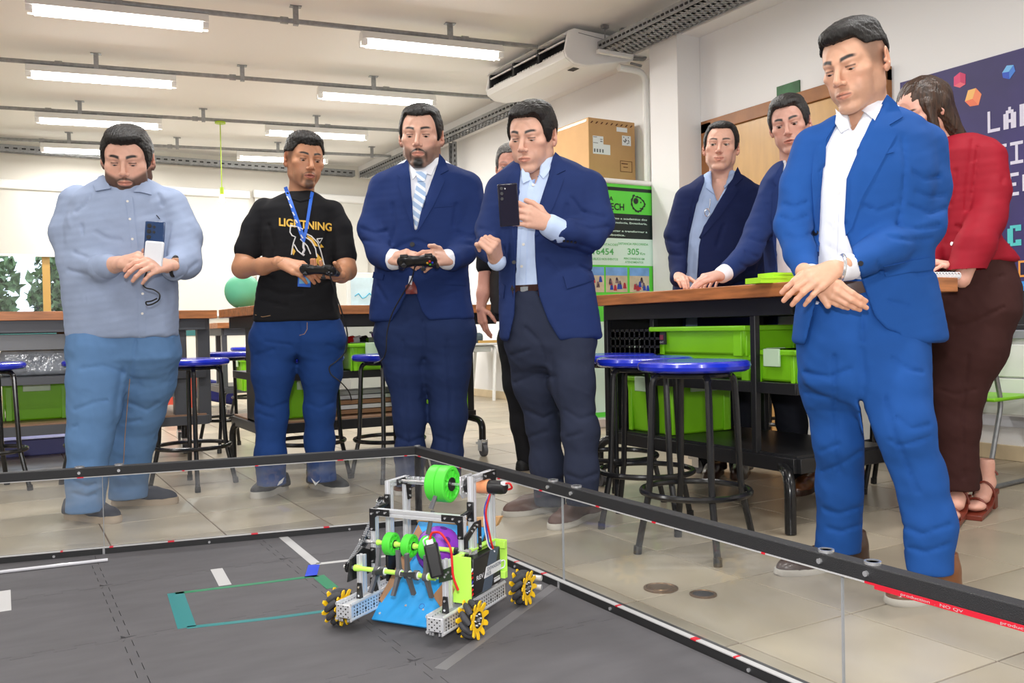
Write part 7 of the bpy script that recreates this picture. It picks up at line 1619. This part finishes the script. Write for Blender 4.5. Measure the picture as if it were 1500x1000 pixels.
trousers(P, [(408, 562, 676, .125, 0), (440, 556, 684, .13, 0), (480, 551, 694, .135, 0), (505, 553, 692, .13, 0), (525, 556, 690, .115, 0)], legs, 'trouser_navy', [[(590, 500), (594, 580), (600, 680)], [(655, 500), (660, 580), (656, 680)], [(582, 640), (600, 648), (618, 640)], [(584, 660), (602, 655)], [(640, 640), (658, 646)], [(620, 470), (622, 500), (621, 525)]])
P.head(617, 202, -.02, -3, 8, 1, 1.29, SK, HB, (620, 252, .03), sk=dict(wide=1.0, jaw=1.06, lid=.0020, liddrop=.0050, nose=1.1, nr=.056, brow=1.1), hc=dict(beard=((.010, .008, .007), .30, 1, 1, .5), browd=1.1, browt=.0046), gaze=(0, -.7),
       hl=[(-.15, .082), (-.085, .080), (-.07, .078), (-.056, .072), (-.05, .03), (-.036, .005), (-.028, -.01), (-.016, -.014), (-.008, .026), (.028, .030), (.038, -.02), (.06, -.055), (.14, -.075)], top=[(0, -.03, .090, .062, .056, .024, .02), (0, .02, .096, .066, .08, .028, .02)])
for a, b, r in (((570, 380, -.22), (578, 380, -.24), .052), ((662, 380, -.22), (655, 380, -.24), .052)): cuff(P, P.L(*a), P.L(*b), r, 'shirt_white')
w = P.L(572, 379, -.25); P.hand(-1, w, P.L(605, 374, -.36)-w, (-.25, -.8, .5), SK, [(24, 34, 18), (28, 36, 18), (30, 38, 18), (34, 38, 18)], sc=1.12, thumb=[(-.5, .7, .3), (-.1, .95, .15), (.1, .95, .05)])
w = P.L(660, 380, -.25); P.hand(1, w, P.L(626, 374, -.36)-w, (.25, -.8, .5), SK, [(24, 34, 18), (28, 36, 18), (30, 38, 18), (34, 38, 18)], sc=1.12, thumb=[(.5, .7, .3), (.1, .95, .15), (-.1, .95, .05)])
q = P.hit(635, 389, .003)[0]; MB().tube([tuple(q+Vector((.011*math.cos(t), .011*math.sin(t), .003*math.cos(t)))) for t in np.linspace(0, 2*math.pi, 15)[:-1]], .002, 5, closed=True).build('ring', 'gold_frame', P.root)
gamepad(P, 'black game controller with coloured buttons held by the man with the striped tie', P.L(611, 382, -.40), (1, 0, .02), (0, -.8, .5), 1.12, True)
cable(P, 'black cable hanging in front of the navy suit of the man with the striped tie', [(608, 389, -.42), (603, 410, -.35), (590, 430, -.27), (573, 460, -.22), (566, 490, -.2), (566, 515, -.2), (560, 528, -.15), (548, 532, -.1)])
P.shoe((584, 727), (612, 706), .11, 'shoe_brown', 'sole_white', ht=.08, sh=.025); P.shoe((646, 727), (662, 706), .11, 'shoe_brown', 'sole_white', ht=.08, sh=.025)
P.finish('skin', hid(P, [(620, 262, .02, 24), (618, 380, .0, 28), (620, 480, 0, 28)], legs, (aR, aL)), SK)
# ------------------------------------------------------------- man photographing with the black phone
SK = srgb(214, 166, 144); HB = (.010, .008, .008)
P = Person('man in a navy blazer and pale blue shirt holding up a black phone', 810, 770, 3.76)
tor = [(228, 765, 815, .065, .02), (242, 742, 848, .095, .01), (260, 722, 872, .12, 0), (300, 718, 874, .135, 0), (350, 726, 866, .135, 0), (400, 731, 868, .14, 0), (450, 731, 876, .145, 0), (498, 732, 883, .145, 0)]
aR = [(735, 282, .01, 25), (718, 335, -.02, 21), (716, 362, -.08, 19), (726, 376, -.16, 16)]; aL = [(860, 278, .01, 30), (872, 325, -.03, 27), (862, 345, -.08, 24), (830, 341, -.17, 20), (818, 338, -.2, 19)]
op = [(762, 225), (763, 250), (759, 294), (757, 345), (755, 418), (754, 460), (750, 477), (745, 500), (740, 520), (830, 520), (819, 497), (803, 470), (788, 430), (784, 380), (783, 345), (790, 300), (806, 250), (812, 225)]
def tail(v): a = P.rings([(440, 728, 756, .05, -.08), (511, 729, 748, .05, -.09)]); v.loft(a, .02)
jacket(P, tor, (aR, aL), [op], 'suit_blue2', [[(700, 350), (716, 356), (732, 350)], [(704, 335), (720, 338)], [(820, 352), (845, 356), (872, 366)], [(830, 365), (860, 372)], [(838, 290), (852, 310), (885, 318)], [(845, 330), (868, 336), (890, 332)], [(830, 300), (826, 330)], [(800, 380), (815, 395)], [(850, 390), (866, 398)], [(742, 300), (746, 340), (742, 390)]])
shirt(P, [(226, 768, 810, .062, .02)]+tor[1:-1][:-1]+[(428, 736, 866, .135, 0)], 'shirt_pale', .014, [[(764, 300), (760, 400)], [(780, 330), (776, 400)]], vc=[(774, 230), (792, 230), (790, 255), (783, 272), (776, 258)])
collar(P, (790, 246, .0), (794, 232, .02), .072, 'shirt_pale', hgt=.0, vc=[(772, 225), (794, 225), (791, 255), (783, 272), (774, 258)])
P.decal('shirt_collar', [(765, 247), (770, 254), (777, 264), (767, 269), (762, 256)], 'shirt_pale', .010, .006); P.decal('shirt_collar', [(808, 236), (808, 243), (803, 254), (796, 262), (786, 262), (797, 250)], 'shirt_pale', .010, .006)
P.decal('placket', [(775, 265), (784, 263), (772, 345), (770, 418), (761, 418), (764, 345)], 'shirt_pale', .003, .004)
for x, y in ((781, 271), (767, 358), (764.5, 390)): P.button(x, y, .006, 'btn_light')
P.decal('belt', [(750, 418), (788, 416), (790, 433), (752, 436)], 'belt_brown', .006, .006); P.decal('belt_buckle', [(763, 420), (774, 419), (774, 433), (763, 434)], 'chrome', .010, .005, 4)
P.decal('lapel', [(813, 224), (822, 232), (828, 250), (815, 256), (826, 262), (812, 300), (796, 330), (787, 345), (784, 345), (790, 300), (806, 250)], 'suit_blue2', .006, .007); P.decal('lapel', [(760, 250), (752, 250), (742, 264), (750, 270), (744, 278), (750, 330), (756, 400), (758, 345), (760, 294)], 'suit_blue2', .005, .007)
P.decal('pocket_flap', [(825, 404), (866, 396), (870, 410), (830, 423)], 'suit_blue2', .006, .006); P.decal('pocket_flap', [(733, 412), (740, 418), (738, 437), (732, 432)], 'suit_blue2', .005, .005); P.button(753, 384, .008); P.button(751, 423, .008)
for k in range(4): P.button(826+k*5.5, 352+k*.8, .0055)
legs = [[(778, 505, .03, 36), (786, 560, .08, 33), (797, 624, .12, 24), (801, 680, .13, 23), (806, 736, .12, 23)], [(836, 505, -.03, 36), (838, 560, -.07, 31), (850, 632, -.1, 26), (852, 690, -.12, 23), (853, 735, -.12, 24)]]
trousers(P, [(420, 742, 864, .12, 0), (470, 738, 874, .13, 0), (505, 742, 868, .13, 0), (535, 748, 864, .115, 0)], legs, 'trouser_slate', [[(755, 560), (785, 548), (815, 552)], [(770, 600), (796, 612), (818, 602)], [(775, 640), (800, 632)], [(780, 700), (802, 708), (824, 700)], [(784, 715), (806, 722)], [(828, 600), (850, 614), (874, 606)], [(832, 640), (852, 634)], [(832, 695), (852, 702), (874, 694)], [(770, 480), (790, 500), (800, 530)], [(750, 520), (775, 512)], ([(806, 520), (814, 570), (822, 630)], .006, 4)])
P.head(780, 203, -.03, -24, 15, 2, 1.16, SK, HB, (789, 252, .03), sk=dict(jaw=1.0, lid=.0020, liddrop=.005, nose=1.05, nr=.056), hc=dict(beard=(np.array(SK)*.5, 0, .12, .08, .22), browd=1.1, browt=.0046), gaze=(-.1, -.9), top=[(0, -.04, .092, .062, .058, .030, .02), (0, .02, .098, .066, .08, .034, .02), (.03, -.055, .088, .035, .03, .022, .02)], hair_kw=dict(th=.006))
for a, b, r in (((818, 338, -.2), (806, 331, -.22), .050), ((726, 377, -.16), (728, 383, -.17), .040)): cuff(P, P.L(*a), P.L(*b), r, 'shirt_pale')
w = P.L(806, 328, -.235); P.hand(1, w, P.L(752, 308, -.30)-w, (.05, -.95, .1), SK, [(12, 28, 22), (14, 30, 22), (18, 32, 22), (22, 34, 22)], sc=1.12, thumb=[(.75, .5, -.6), (.4, .7, -.6), (.2, .8, -.5)])
w = P.L(728, 380, -.18); P.hand(-1, w, P.L(722, 355, -.28)-w, (.3, -.85, .2), SK, [(62, 85, 45), (66, 88, 45), (70, 88, 45), (74, 88, 45)], sc=1.05, thumb=[(-.35, .8, -.45), (.25, .8, -.5), (.55, .6, -.5)])
q = P.hit(760, 322, .003)[0]; MB().tube([tuple(q+Vector((.004*math.cos(t), .010*math.sin(t), .010*math.cos(t)))) for t in np.linspace(0, 2*math.pi, 15)[:-1]], .002, 5, closed=True).build('ring', 'gold_frame', P.root)
a, b = P.L(741, 272, -.32), P.L(749, 328, -.285); t = held(P, 'smartphone', 'black smartphone held up by the man in the navy blazer', 'phone', (a+b)/2, (1, .05, .06), (a-b), .078, .165, .009, 'phone_black')
for k in range(3): MB().cyl((-.024, .066-.02*k, .0045), (-.024, .066-.02*k, .0065), .006, 12).build('camera_lens', 'plastic_black', t)
MB().cyl((-.010, .064, .0045), (-.010, .064, .006), .003, 8).build('flash_lamp', 'chrome', t)
P.shoe((736, 757), (826, 744), .11, 'shoe_brown2', 'sole_white', ht=.09, sh=.026, laces='belt_brown') if mat('shoe_brown2', srgb(92, 62, 50), .55, nscale=20, namp=.15) else 0; P.shoe((806, 777), (874, 752), .11, 'shoe_brown2', 'sole_white', ht=.09, sh=.026, laces='belt_brown')
P.finish('skin', hid(P, [(792, 256, .02, 26), (796, 380, .0, 32), (804, 490, 0, 32)], legs, (aR, aL)), SK)
# ------------------------------------------------------------- grey-haired man half hidden behind him
SK = srgb(206, 148, 128); cloth('tee_dark', srgb(28, 28, 32), folds=.4)
P = Person('grey haired man in dark clothes mostly hidden behind the navy blazer', 768, 690, 5.25)
tor = [(262, 735, 775, .07, .02), (276, 715, 800, .10, .0), (300, 716, 806, .12, 0), (380, 722, 800, .12, 0), (470, 718, 806, .13, 0)]; aR = [(722, 292, 0, 15), (714, 340, 0, 15), (711, 390, 0, 14)]; aL = [(800, 292, 0, 15), (806, 360, 0, 15)]
jacket(P, tor, (aR, aL), [], 'tee_dark', name='t_shirt'); P.arm_skin([(712, 390, 0, 11), (708, 430, -.03, 9), (704, 452, -.05, 7)], SK)
P.decal('backpack_strap', [(722, 390), (734, 385), (734, 460), (726, 458), (721, 440)], 'strap_black', .02, .02); w = P.L(704, 450, -.05); P.hand(-1, w, P.L(708, 480, -.06)-w, (-.75, -.6, .1), SK, [(10, 20, 12), (12, 24, 12), (16, 26, 12), (20, 28, 12)], sc=1.0)
legs = [[(752, 500, 0, 24), (757, 560, 0, 19), (764, 620, 0, 15), (772, 676, 0, 14)], [(790, 500, .02, 24), (788, 560, .02, 18), (787, 620, .03, 15), (786, 676, .03, 14)]]
trousers(P, [(450, 728, 806, .12, 0), (500, 730, 812, .12, 0)], legs, 'tee_dark'); P.head(750, 246, .0, -8, 10, 0, 1.12, SK, (.10, .09, .085), (754, 275, .03), hc=dict(browd=.5), top=[(0, 0, .095, .064, .07, .026, .02)], hmat='hair_grey', hair_kw=dict(amp=.0022))
P.shoe((760, 690), (786, 682), .1, 'sneaker_black', 'sneaker_black', ht=.08); P.shoe((790, 688), (800, 678), .1, 'sneaker_black', 'sneaker_black', ht=.08); P.finish('skin', hid(P, [(755, 290, .02, 16), (760, 400, 0, 20)], legs, (aR, aL)), SK)
# ------------------------------------------------------------- the two men leaning on the right workbench
cloth('suit_deep', srgb(20, 32, 74), folds=.45, fsc=6); cloth('shirt_blue', srgb(160, 180, 214), weave=.05, folds=.3); cloth('trouser_dark', srgb(26, 28, 38), folds=.4)
def glasses(P, x, y, lab_parent=None):
    # folded spectacles hung on the shirt front
    p = P.hit(x, y, .012)[0]
    for s in (0, 1): MB().tube([tuple(p+Vector((math.cos(t)*.013+.012*s*0, -.004-.01*s, math.sin(t)*.021-.045))) for t in np.linspace(0, 2*math.pi, 17)[:-1]], .0017, 5, closed=True).build('spectacle_rim', 'chrome', P.root); 
    MB().tube([tuple(p+Vector((.012, -.004, -.03))), tuple(p+Vector((.018, -.006, .0))), tuple(p+Vector((.02, 0, .03)))], .002, 5).build('spectacle_temple', 'chrome', P.root)
SK = srgb(222, 172, 150); HB = (.010, .008, .007)
P = Person('smiling man in a navy jacket and blue shirt leaning on the right workbench', 1052, 692, 5.0)
tor = [(254, 1030, 1082, .07, .02), (266, 1012, 1100, .10, .01), (279, 999, 1114, .12, 0), (310, 992, 1120, .135, 0), (360, 988, 1120, .14, 0), (420, 986, 1118, .145, 0), (480, 984, 1118, .145, 0), (530, 984, 1118, .145, 0)]
aR = [(1008, 292, .0, 20), (990, 345, -.03, 17), (996, 390, -.12, 14.5), (993, 408, -.2, 12)]; aL = [(1106, 292, .0, 20), (1112, 345, -.02, 18), (1090, 392, -.12, 15), (1060, 408, -.22, 12)]
op = [(1031, 245), (1032, 266), (1020, 300), (1009, 344), (1005, 405), (1004, 540), (1022, 540), (1021, 405), (1024, 360), (1030, 335), (1062, 280), (1079, 250), (1078, 240)]
jacket(P, tor, (aR, aL), [op], 'suit_deep', [[(975, 350), (992, 356), (1008, 350)], [(978, 372), (996, 374)], [(1085, 360), (1105, 366)], [(1060, 330), (1050, 360)]])
shirt(P, [(250, 1034, 1078, .066, .02)]+tor[1:], 'shirt_blue', .014, [[(1030, 290), (1018, 350), (1014, 400)]], vc=[(1042, 240), (1070, 240), (1064, 272), (1051, 296), (1043, 272)])
collar(P, (1055, 266, .0), (1058, 254, .02), .070, 'shirt_blue', vc=[(1042, 235), (1072, 235), (1064, 272), (1051, 296), (1043, 272)]); P.decal('shirt_collar', [(1034, 262), (1041, 270), (1045, 284), (1035, 276)], 'shirt_blue', .009, .006); P.decal('shirt_collar', [(1076, 254), (1073, 263), (1062, 277), (1059, 270), (1065, 260)], 'shirt_blue', .009, .006)
P.decal('lapel', [(1080, 245), (1088, 262), (1076, 272), (1082, 278), (1056, 316), (1026, 350), (1024, 348), (1032, 332), (1063, 280)], 'suit_deep', .006, .007); P.decal('lapel', [(1032, 260), (1020, 274), (1012, 300), (1004, 360), (1005, 400), (1010, 344), (1020, 300)], 'suit_deep', .005, .007)
glasses(P, 1035, 300)
P.head(1056, 217, -.02, -17, 2, 4, 1.15, SK, HB, (1057, 268, .03), sk=dict(smile=.006, lid=.0044, liddrop=.0, nr=.054), hc=dict(browd=1.0, beard=(np.array(SK)*.5, 0, .1, .06, .2), fade=(0, 0, .3)), gaze=(-.15, -.05), eyecol=(.10, .08, .05), top=[(0, 0, .094, .062, .08, .024, .02)], hair_kw=dict(th=.004),
       hl=[(-.15, .090), (-.085, .088), (-.07, .084), (-.056, .076), (-.048, .03), (-.036, -.005), (-.020, -.012), (-.008, .026), (.028, .030), (.038, -.02), (.06, -.055), (.14, -.06)])
w = P.L(994, 404, -.24); P.hand(-1, w, P.L(1004, 412, -.42)-w, (-.1, .2, 1), SK, [(14, 20, 10)]*4, sc=.95); w = P.L(1056, 407, -.26); P.hand(1, w, P.L(1030, 412, -.40)-w, (.1, -.1, 1), SK, [(18, 24, 12)]*4, sc=.95)
legs = [[(1030, 560, 0, 24), (1035, 620, 0, 19), (1042, 690, 0, 15)], [(1080, 560, 0, 24), (1082, 620, 0, 19), (1084, 690, 0, 15)]]
trousers(P, [(500, 992, 1112, .13, 0), (545, 998, 1108, .13, 0)], legs, 'trouser_dark'); P.shoe((1036, 704), (1056, 690), .1, 'shoe_dkbrown', 'shoe_dkbrown', ht=.08); P.shoe((1078, 704), (1094, 690), .1, 'shoe_dkbrown', 'shoe_dkbrown', ht=.08)
P.finish('skin', hid(P, [(1057, 276, .02, 20), (1054, 400, 0, 26), (1054, 520, 0, 26)], legs, (aR, aL)), SK)
SK = srgb(212, 162, 144)
P = Person('man in a dark blue suit and white shirt reaching over the right workbench', 1175, 714, 4.52)
tor = [(236, 1138, 1184, .07, .02), (247, 1126, 1200, .10, .01), (262, 1117, 1214, .125, 0), (300, 1116, 1222, .14, 0), (360, 1120, 1222, .14, 0), (420, 1124, 1224, .145, 0), (520, 1122, 1226, .145, 0)]
aR = [(1134, 280, .0, 21), (1112, 335, -.05, 20), (1096, 370, -.14, 18), (1066, 397, -.28, 14)]; aL = [(1210, 285, .02, 20), (1220, 350, .02, 19), (1214, 420, 0, 15)]
op = [(1148, 225), (1149, 236), (1144, 264), (1138, 312), (1136, 350), (1139, 392), (1140, 530), (1166, 530), (1168, 400), (1172, 330), (1180, 270), (1186, 235), (1180, 225)]
jacket(P, tor, (aR, aL), [op], 'suit_navy', [[(1100, 350), (1118, 356), (1130, 346)], [(1090, 368), (1108, 376)], [(1078, 384), (1096, 392)], [(1124, 300), (1130, 330)]])
shirt(P, [(234, 1142, 1182, .066, .02)]+tor[1:], 'shirt_white', .014, vc=[(1150, 225), (1174, 225), (1170, 248), (1162, 268), (1154, 250)]); collar(P, (1163, 250, .0), (1162, 238, .02), .072, 'shirt_white', vc=[(1150, 220), (1174, 220), (1170, 248), (1162, 268), (1154, 250)]); P.decal('shirt_collar', [(1147, 236), (1158, 250), (1166, 256), (1154, 266), (1148, 258)], 'shirt_white', .009, .006)
P.decal('lapel', [(1148, 236), (1138, 252), (1133, 266), (1138, 272), (1132, 280), (1130, 330), (1137, 385), (1138, 312), (1144, 264)], 'suit_navy', .005, .007); glasses(P, 1158, 278)
P.head(1157, 184, -.04, -27, 12, -7, 1.17, SK, (.014, .012, .011), (1164, 246, .03), sk=dict(open_=.002, lid=.0026, liddrop=.0032, nr=.055, jaw=1.03), hc=dict(browd=1.15, browt=.005, beard=(np.array(SK)*.45, 0, .12, .1, .28), fade=(0, 0, .5)), gaze=(-.1, -.4), hmat='hair_mixed', hair_kw=dict(th=.006, amp=.002), top=[(0, -.045, .095, .058, .05, .030, .02), (0, .02, .10, .066, .08, .032, .02)])
cuff(P, P.L(1066, 397, -.28), P.L(1058, 402, -.31), .043, 'shirt_white'); w = P.L(1056, 402, -.32); P.hand(-1, w, P.L(1016, 411, -.42)-w, (.1, -.35, .9), SK, [(8, 14, 8), (10, 16, 8), (14, 18, 8), (18, 20, 8)], sc=1.06, thumb=[(-.6, .7, -.1), (-.3, .9, -.1), (-.1, .95, -.1)])
legs = [[(1150, 560, 0, 25), (1160, 620, 0, 20), (1172, 706, 0, 16)], [(1200, 560, .05, 25), (1215, 620, .1, 20), (1232, 706, .12, 16)]]
trousers(P, [(480, 1126, 1220, .13, 0), (545, 1128, 1224, .13, 0)], legs, 'trouser_dark'); P.shoe((1164, 727), (1200, 712), .1, 'shoe_brown', 'shoe_dkbrown', ht=.09); P.shoe((1226, 722), (1262, 710), .1, 'shoe_brown', 'shoe_dkbrown', ht=.09)
P.finish('skin', hid(P, [(1163, 256, .02, 20), (1168, 400, 0, 26), (1172, 520, 0, 26)], legs, (aR, aL)), SK)
# ------------------------------------------------------------- woman in red
cloth('blouse_red', srgb(150, 18, 38), folds=.4, fsc=6, rough=.7); cloth('trouser_brown', srgb(62, 34, 32), folds=.3); mat('sandal', srgb(122, 50, 34), .4)
SK = srgb(232, 176, 156)
P = Person('woman in red blouse and brown trousers leaning over a notebook behind the bright blue suit', 1405, 760, 3.74)
tor = [(198, 1385, 1425, .065, .02), (208, 1374, 1452, .095, .01), (225, 1366, 1466, .11, 0), (270, 1362, 1466, .12, 0), (320, 1362, 1455, .12, 0), (350, 1364, 1460, .125, 0), (372, 1362, 1480, .135, 0), (386, 1362, 1490, .14, 0)]
aL = [(1448, 232, -.06, 25), (1452, 280, -.09, 26), (1444, 320, -.13, 27), (1428, 360, -.2, 27), (1409, 410, -.22, 24)]
aR = [(1388, 232, .12, 22), (1378, 290, .14, 22), (1368, 345, .02, 21), (1358, 388, -.08, 19)]
jacket(P, tor, (aL, aR), [], 'blouse_red', [[(1425, 205), (1418, 260), (1412, 310)], [(1432, 215), (1426, 270), (1416, 330)], [(1470, 260), (1455, 300)], [(1400, 330), (1420, 340)], [(1440, 340), (1452, 360)], [(1400, 250), (1392, 300)]], name='blouse', amp=.0024)
legs = [[(1428, 455, 0, 58), (1418, 510, 0, 50), (1404, 570, 0, 35), (1402, 620, 0, 29), (1404, 712, .02, 28)], [(1400, 460, .08, 44), (1392, 560, .12, 32), (1398, 640, .18, 26), (1418, 706, .2, 20)]]
trousers(P, [(350, 1368, 1452, .115, 0), (380, 1366, 1476, .13, 0), (420, 1362, 1489, .145, 0), (460, 1362, 1486, .145, 0), (480, 1364, 1480, .13, 0)], legs, 'trouser_brown', [[(1400, 480), (1430, 470), (1470, 450)], [(1376, 570), (1400, 578), (1428, 570)], [(1418, 520), (1410, 600), (1412, 700)], [(1440, 410), (1470, 404)]])
P.button(1396, 357, .008, 'chrome', .004)
P.head(1352, 164, .02, -70, 26, 0, 1.06, SK, (.02, .011, .008), (1400, 212, .03), sk=dict(nr=.046, jaw=.9), hl=None)
def hairdo(V, Fq): pass
M_, c, sc = P.hM, P.hc, P.hs
v = Vol((-.13, -.13, -.30), (.13, .20, .16), .0035); v.ell((0, .022, .044), (.086, .106, .092)); v.cap((0, .085, .02), (0, .105, -.17), .062, .046, .04, flat=((0, 1, 0), .75))
for s in (-1, 1): v.cap((s*.06, .03, .0), (s*.066, .06, -.17), .034, .030, .04)
v.cap((.068, -.035, .03), (.070, -.055, -.13), .022, .016, .02); v.ell((-.02, -.095, -.03), (.066, .06, .10), .01, 's'); v.warp(.003, 120, (1, 1, .12), 4); Vh, Fh = v.mesh(); npmesh('hair', P.xf(Vh, c, M_, sc), Fh, 'hair_brown', P.root)
w = P.L(1398, 390, -.16); P.hand(1, w, P.L(1366, 383, -.20)-w, (.1, -.3, .9), SK, [(12, 18, 10)]*4, sc=.9, wr=.023)
w = P.L(1352, 394, -.1); P.hand(-1, w, P.L(1330, 402, -.16)-w, (0, -.2, 1), SK, [(14, 18, 10)]*4, sc=.9, wr=.023)
def sandal(toe, heel):
    a = P.l(onz(*heel, 0)); b = P.l(onz(*toe, 0)); a[2] = b[2] = 0; d = b-a; L_ = np.linalg.norm(d); d /= L_; n = np.array([-d[1], d[0], 0]); Mx = np.stack([d, n, np.array([0, 0, 1.])], 1)
    tr = lambda p: tuple(Mx@np.array(p)+a); mb = MB(); pr = [(-.01, .085), (.05, .08), (.13, .035), (L_, .022), (L_, .0), (.14, .012), (.05, .058), (-.01, .062)]; mb.prism(pr, tr((0, -.042, 0)), d, (0, 0, 1), tuple(n*.084)); mb.build('sandal_sole', 'sandal', P.root, bevel=.003)
    MB().prism([(-.012, 0), (.045, 0), (.05, .066), (-.014, .066)], tr((0, -.036, 0)), d, (0, 0, 1), tuple(n*.072)).build('block_heel', 'sandal', P.root, bevel=.003)
    v = Vol((-.06, -.07, -.01), (L_+.03, .07, .22), .005); v.cap((.03, 0, .115), (.03, 0, .2), .034, .034); v.cap((.02, 0, .115), (.13, 0, .062), .034, .034, .02, flat=((0, 0, 1), .8)); v.ell((L_*.75, 0, .048), (.055, .042, .022), .02); V, Fq = v.mesh(); P.add_body(V@Mx.T+a, Fq, SK)
    for u, zt, z in ((.03, .175, .15), (.085, .125, .06), (L_*.72, .078, .03)): MB().tube([tr((u+(.03 if k else 0)*0, .043*math.cos(t), z+(zt-z)*math.sin(t))) for k, t in enumerate(np.linspace(0, math.pi, 11))], .005, 6).build('sandal_strap', 'sandal', P.root)
sandal((1384, 778), (1408, 752)); sandal((1422, 762), (1448, 742))
P.finish('skin', hid(P, [(1404, 222, .02, 24), (1412, 300, 0, 28), (1425, 420, 0, 34)], legs, (aL,)), SK)
# small print and fixings too tiny to pick apart stay joined as one piece each
for o in bpy.data.objects:
    if o.parent and o.type == 'MESH' and o.name.split('.')[0] in ('label_print', 'body_print', 'figures_print', 'title_print', 'photo_figures', 'hazard_print', 'stamp', 'print_lines', 'hub_writing', 'lanyard_print', 'tape_print', 'tape_writing', 'tag_writing', 'screw', 'hub_bolt', 'end_screws', 'top_screw', 'emblem', 'battery_print', 'cube_print', 'vane', 'print_lettering'): stuff(o)
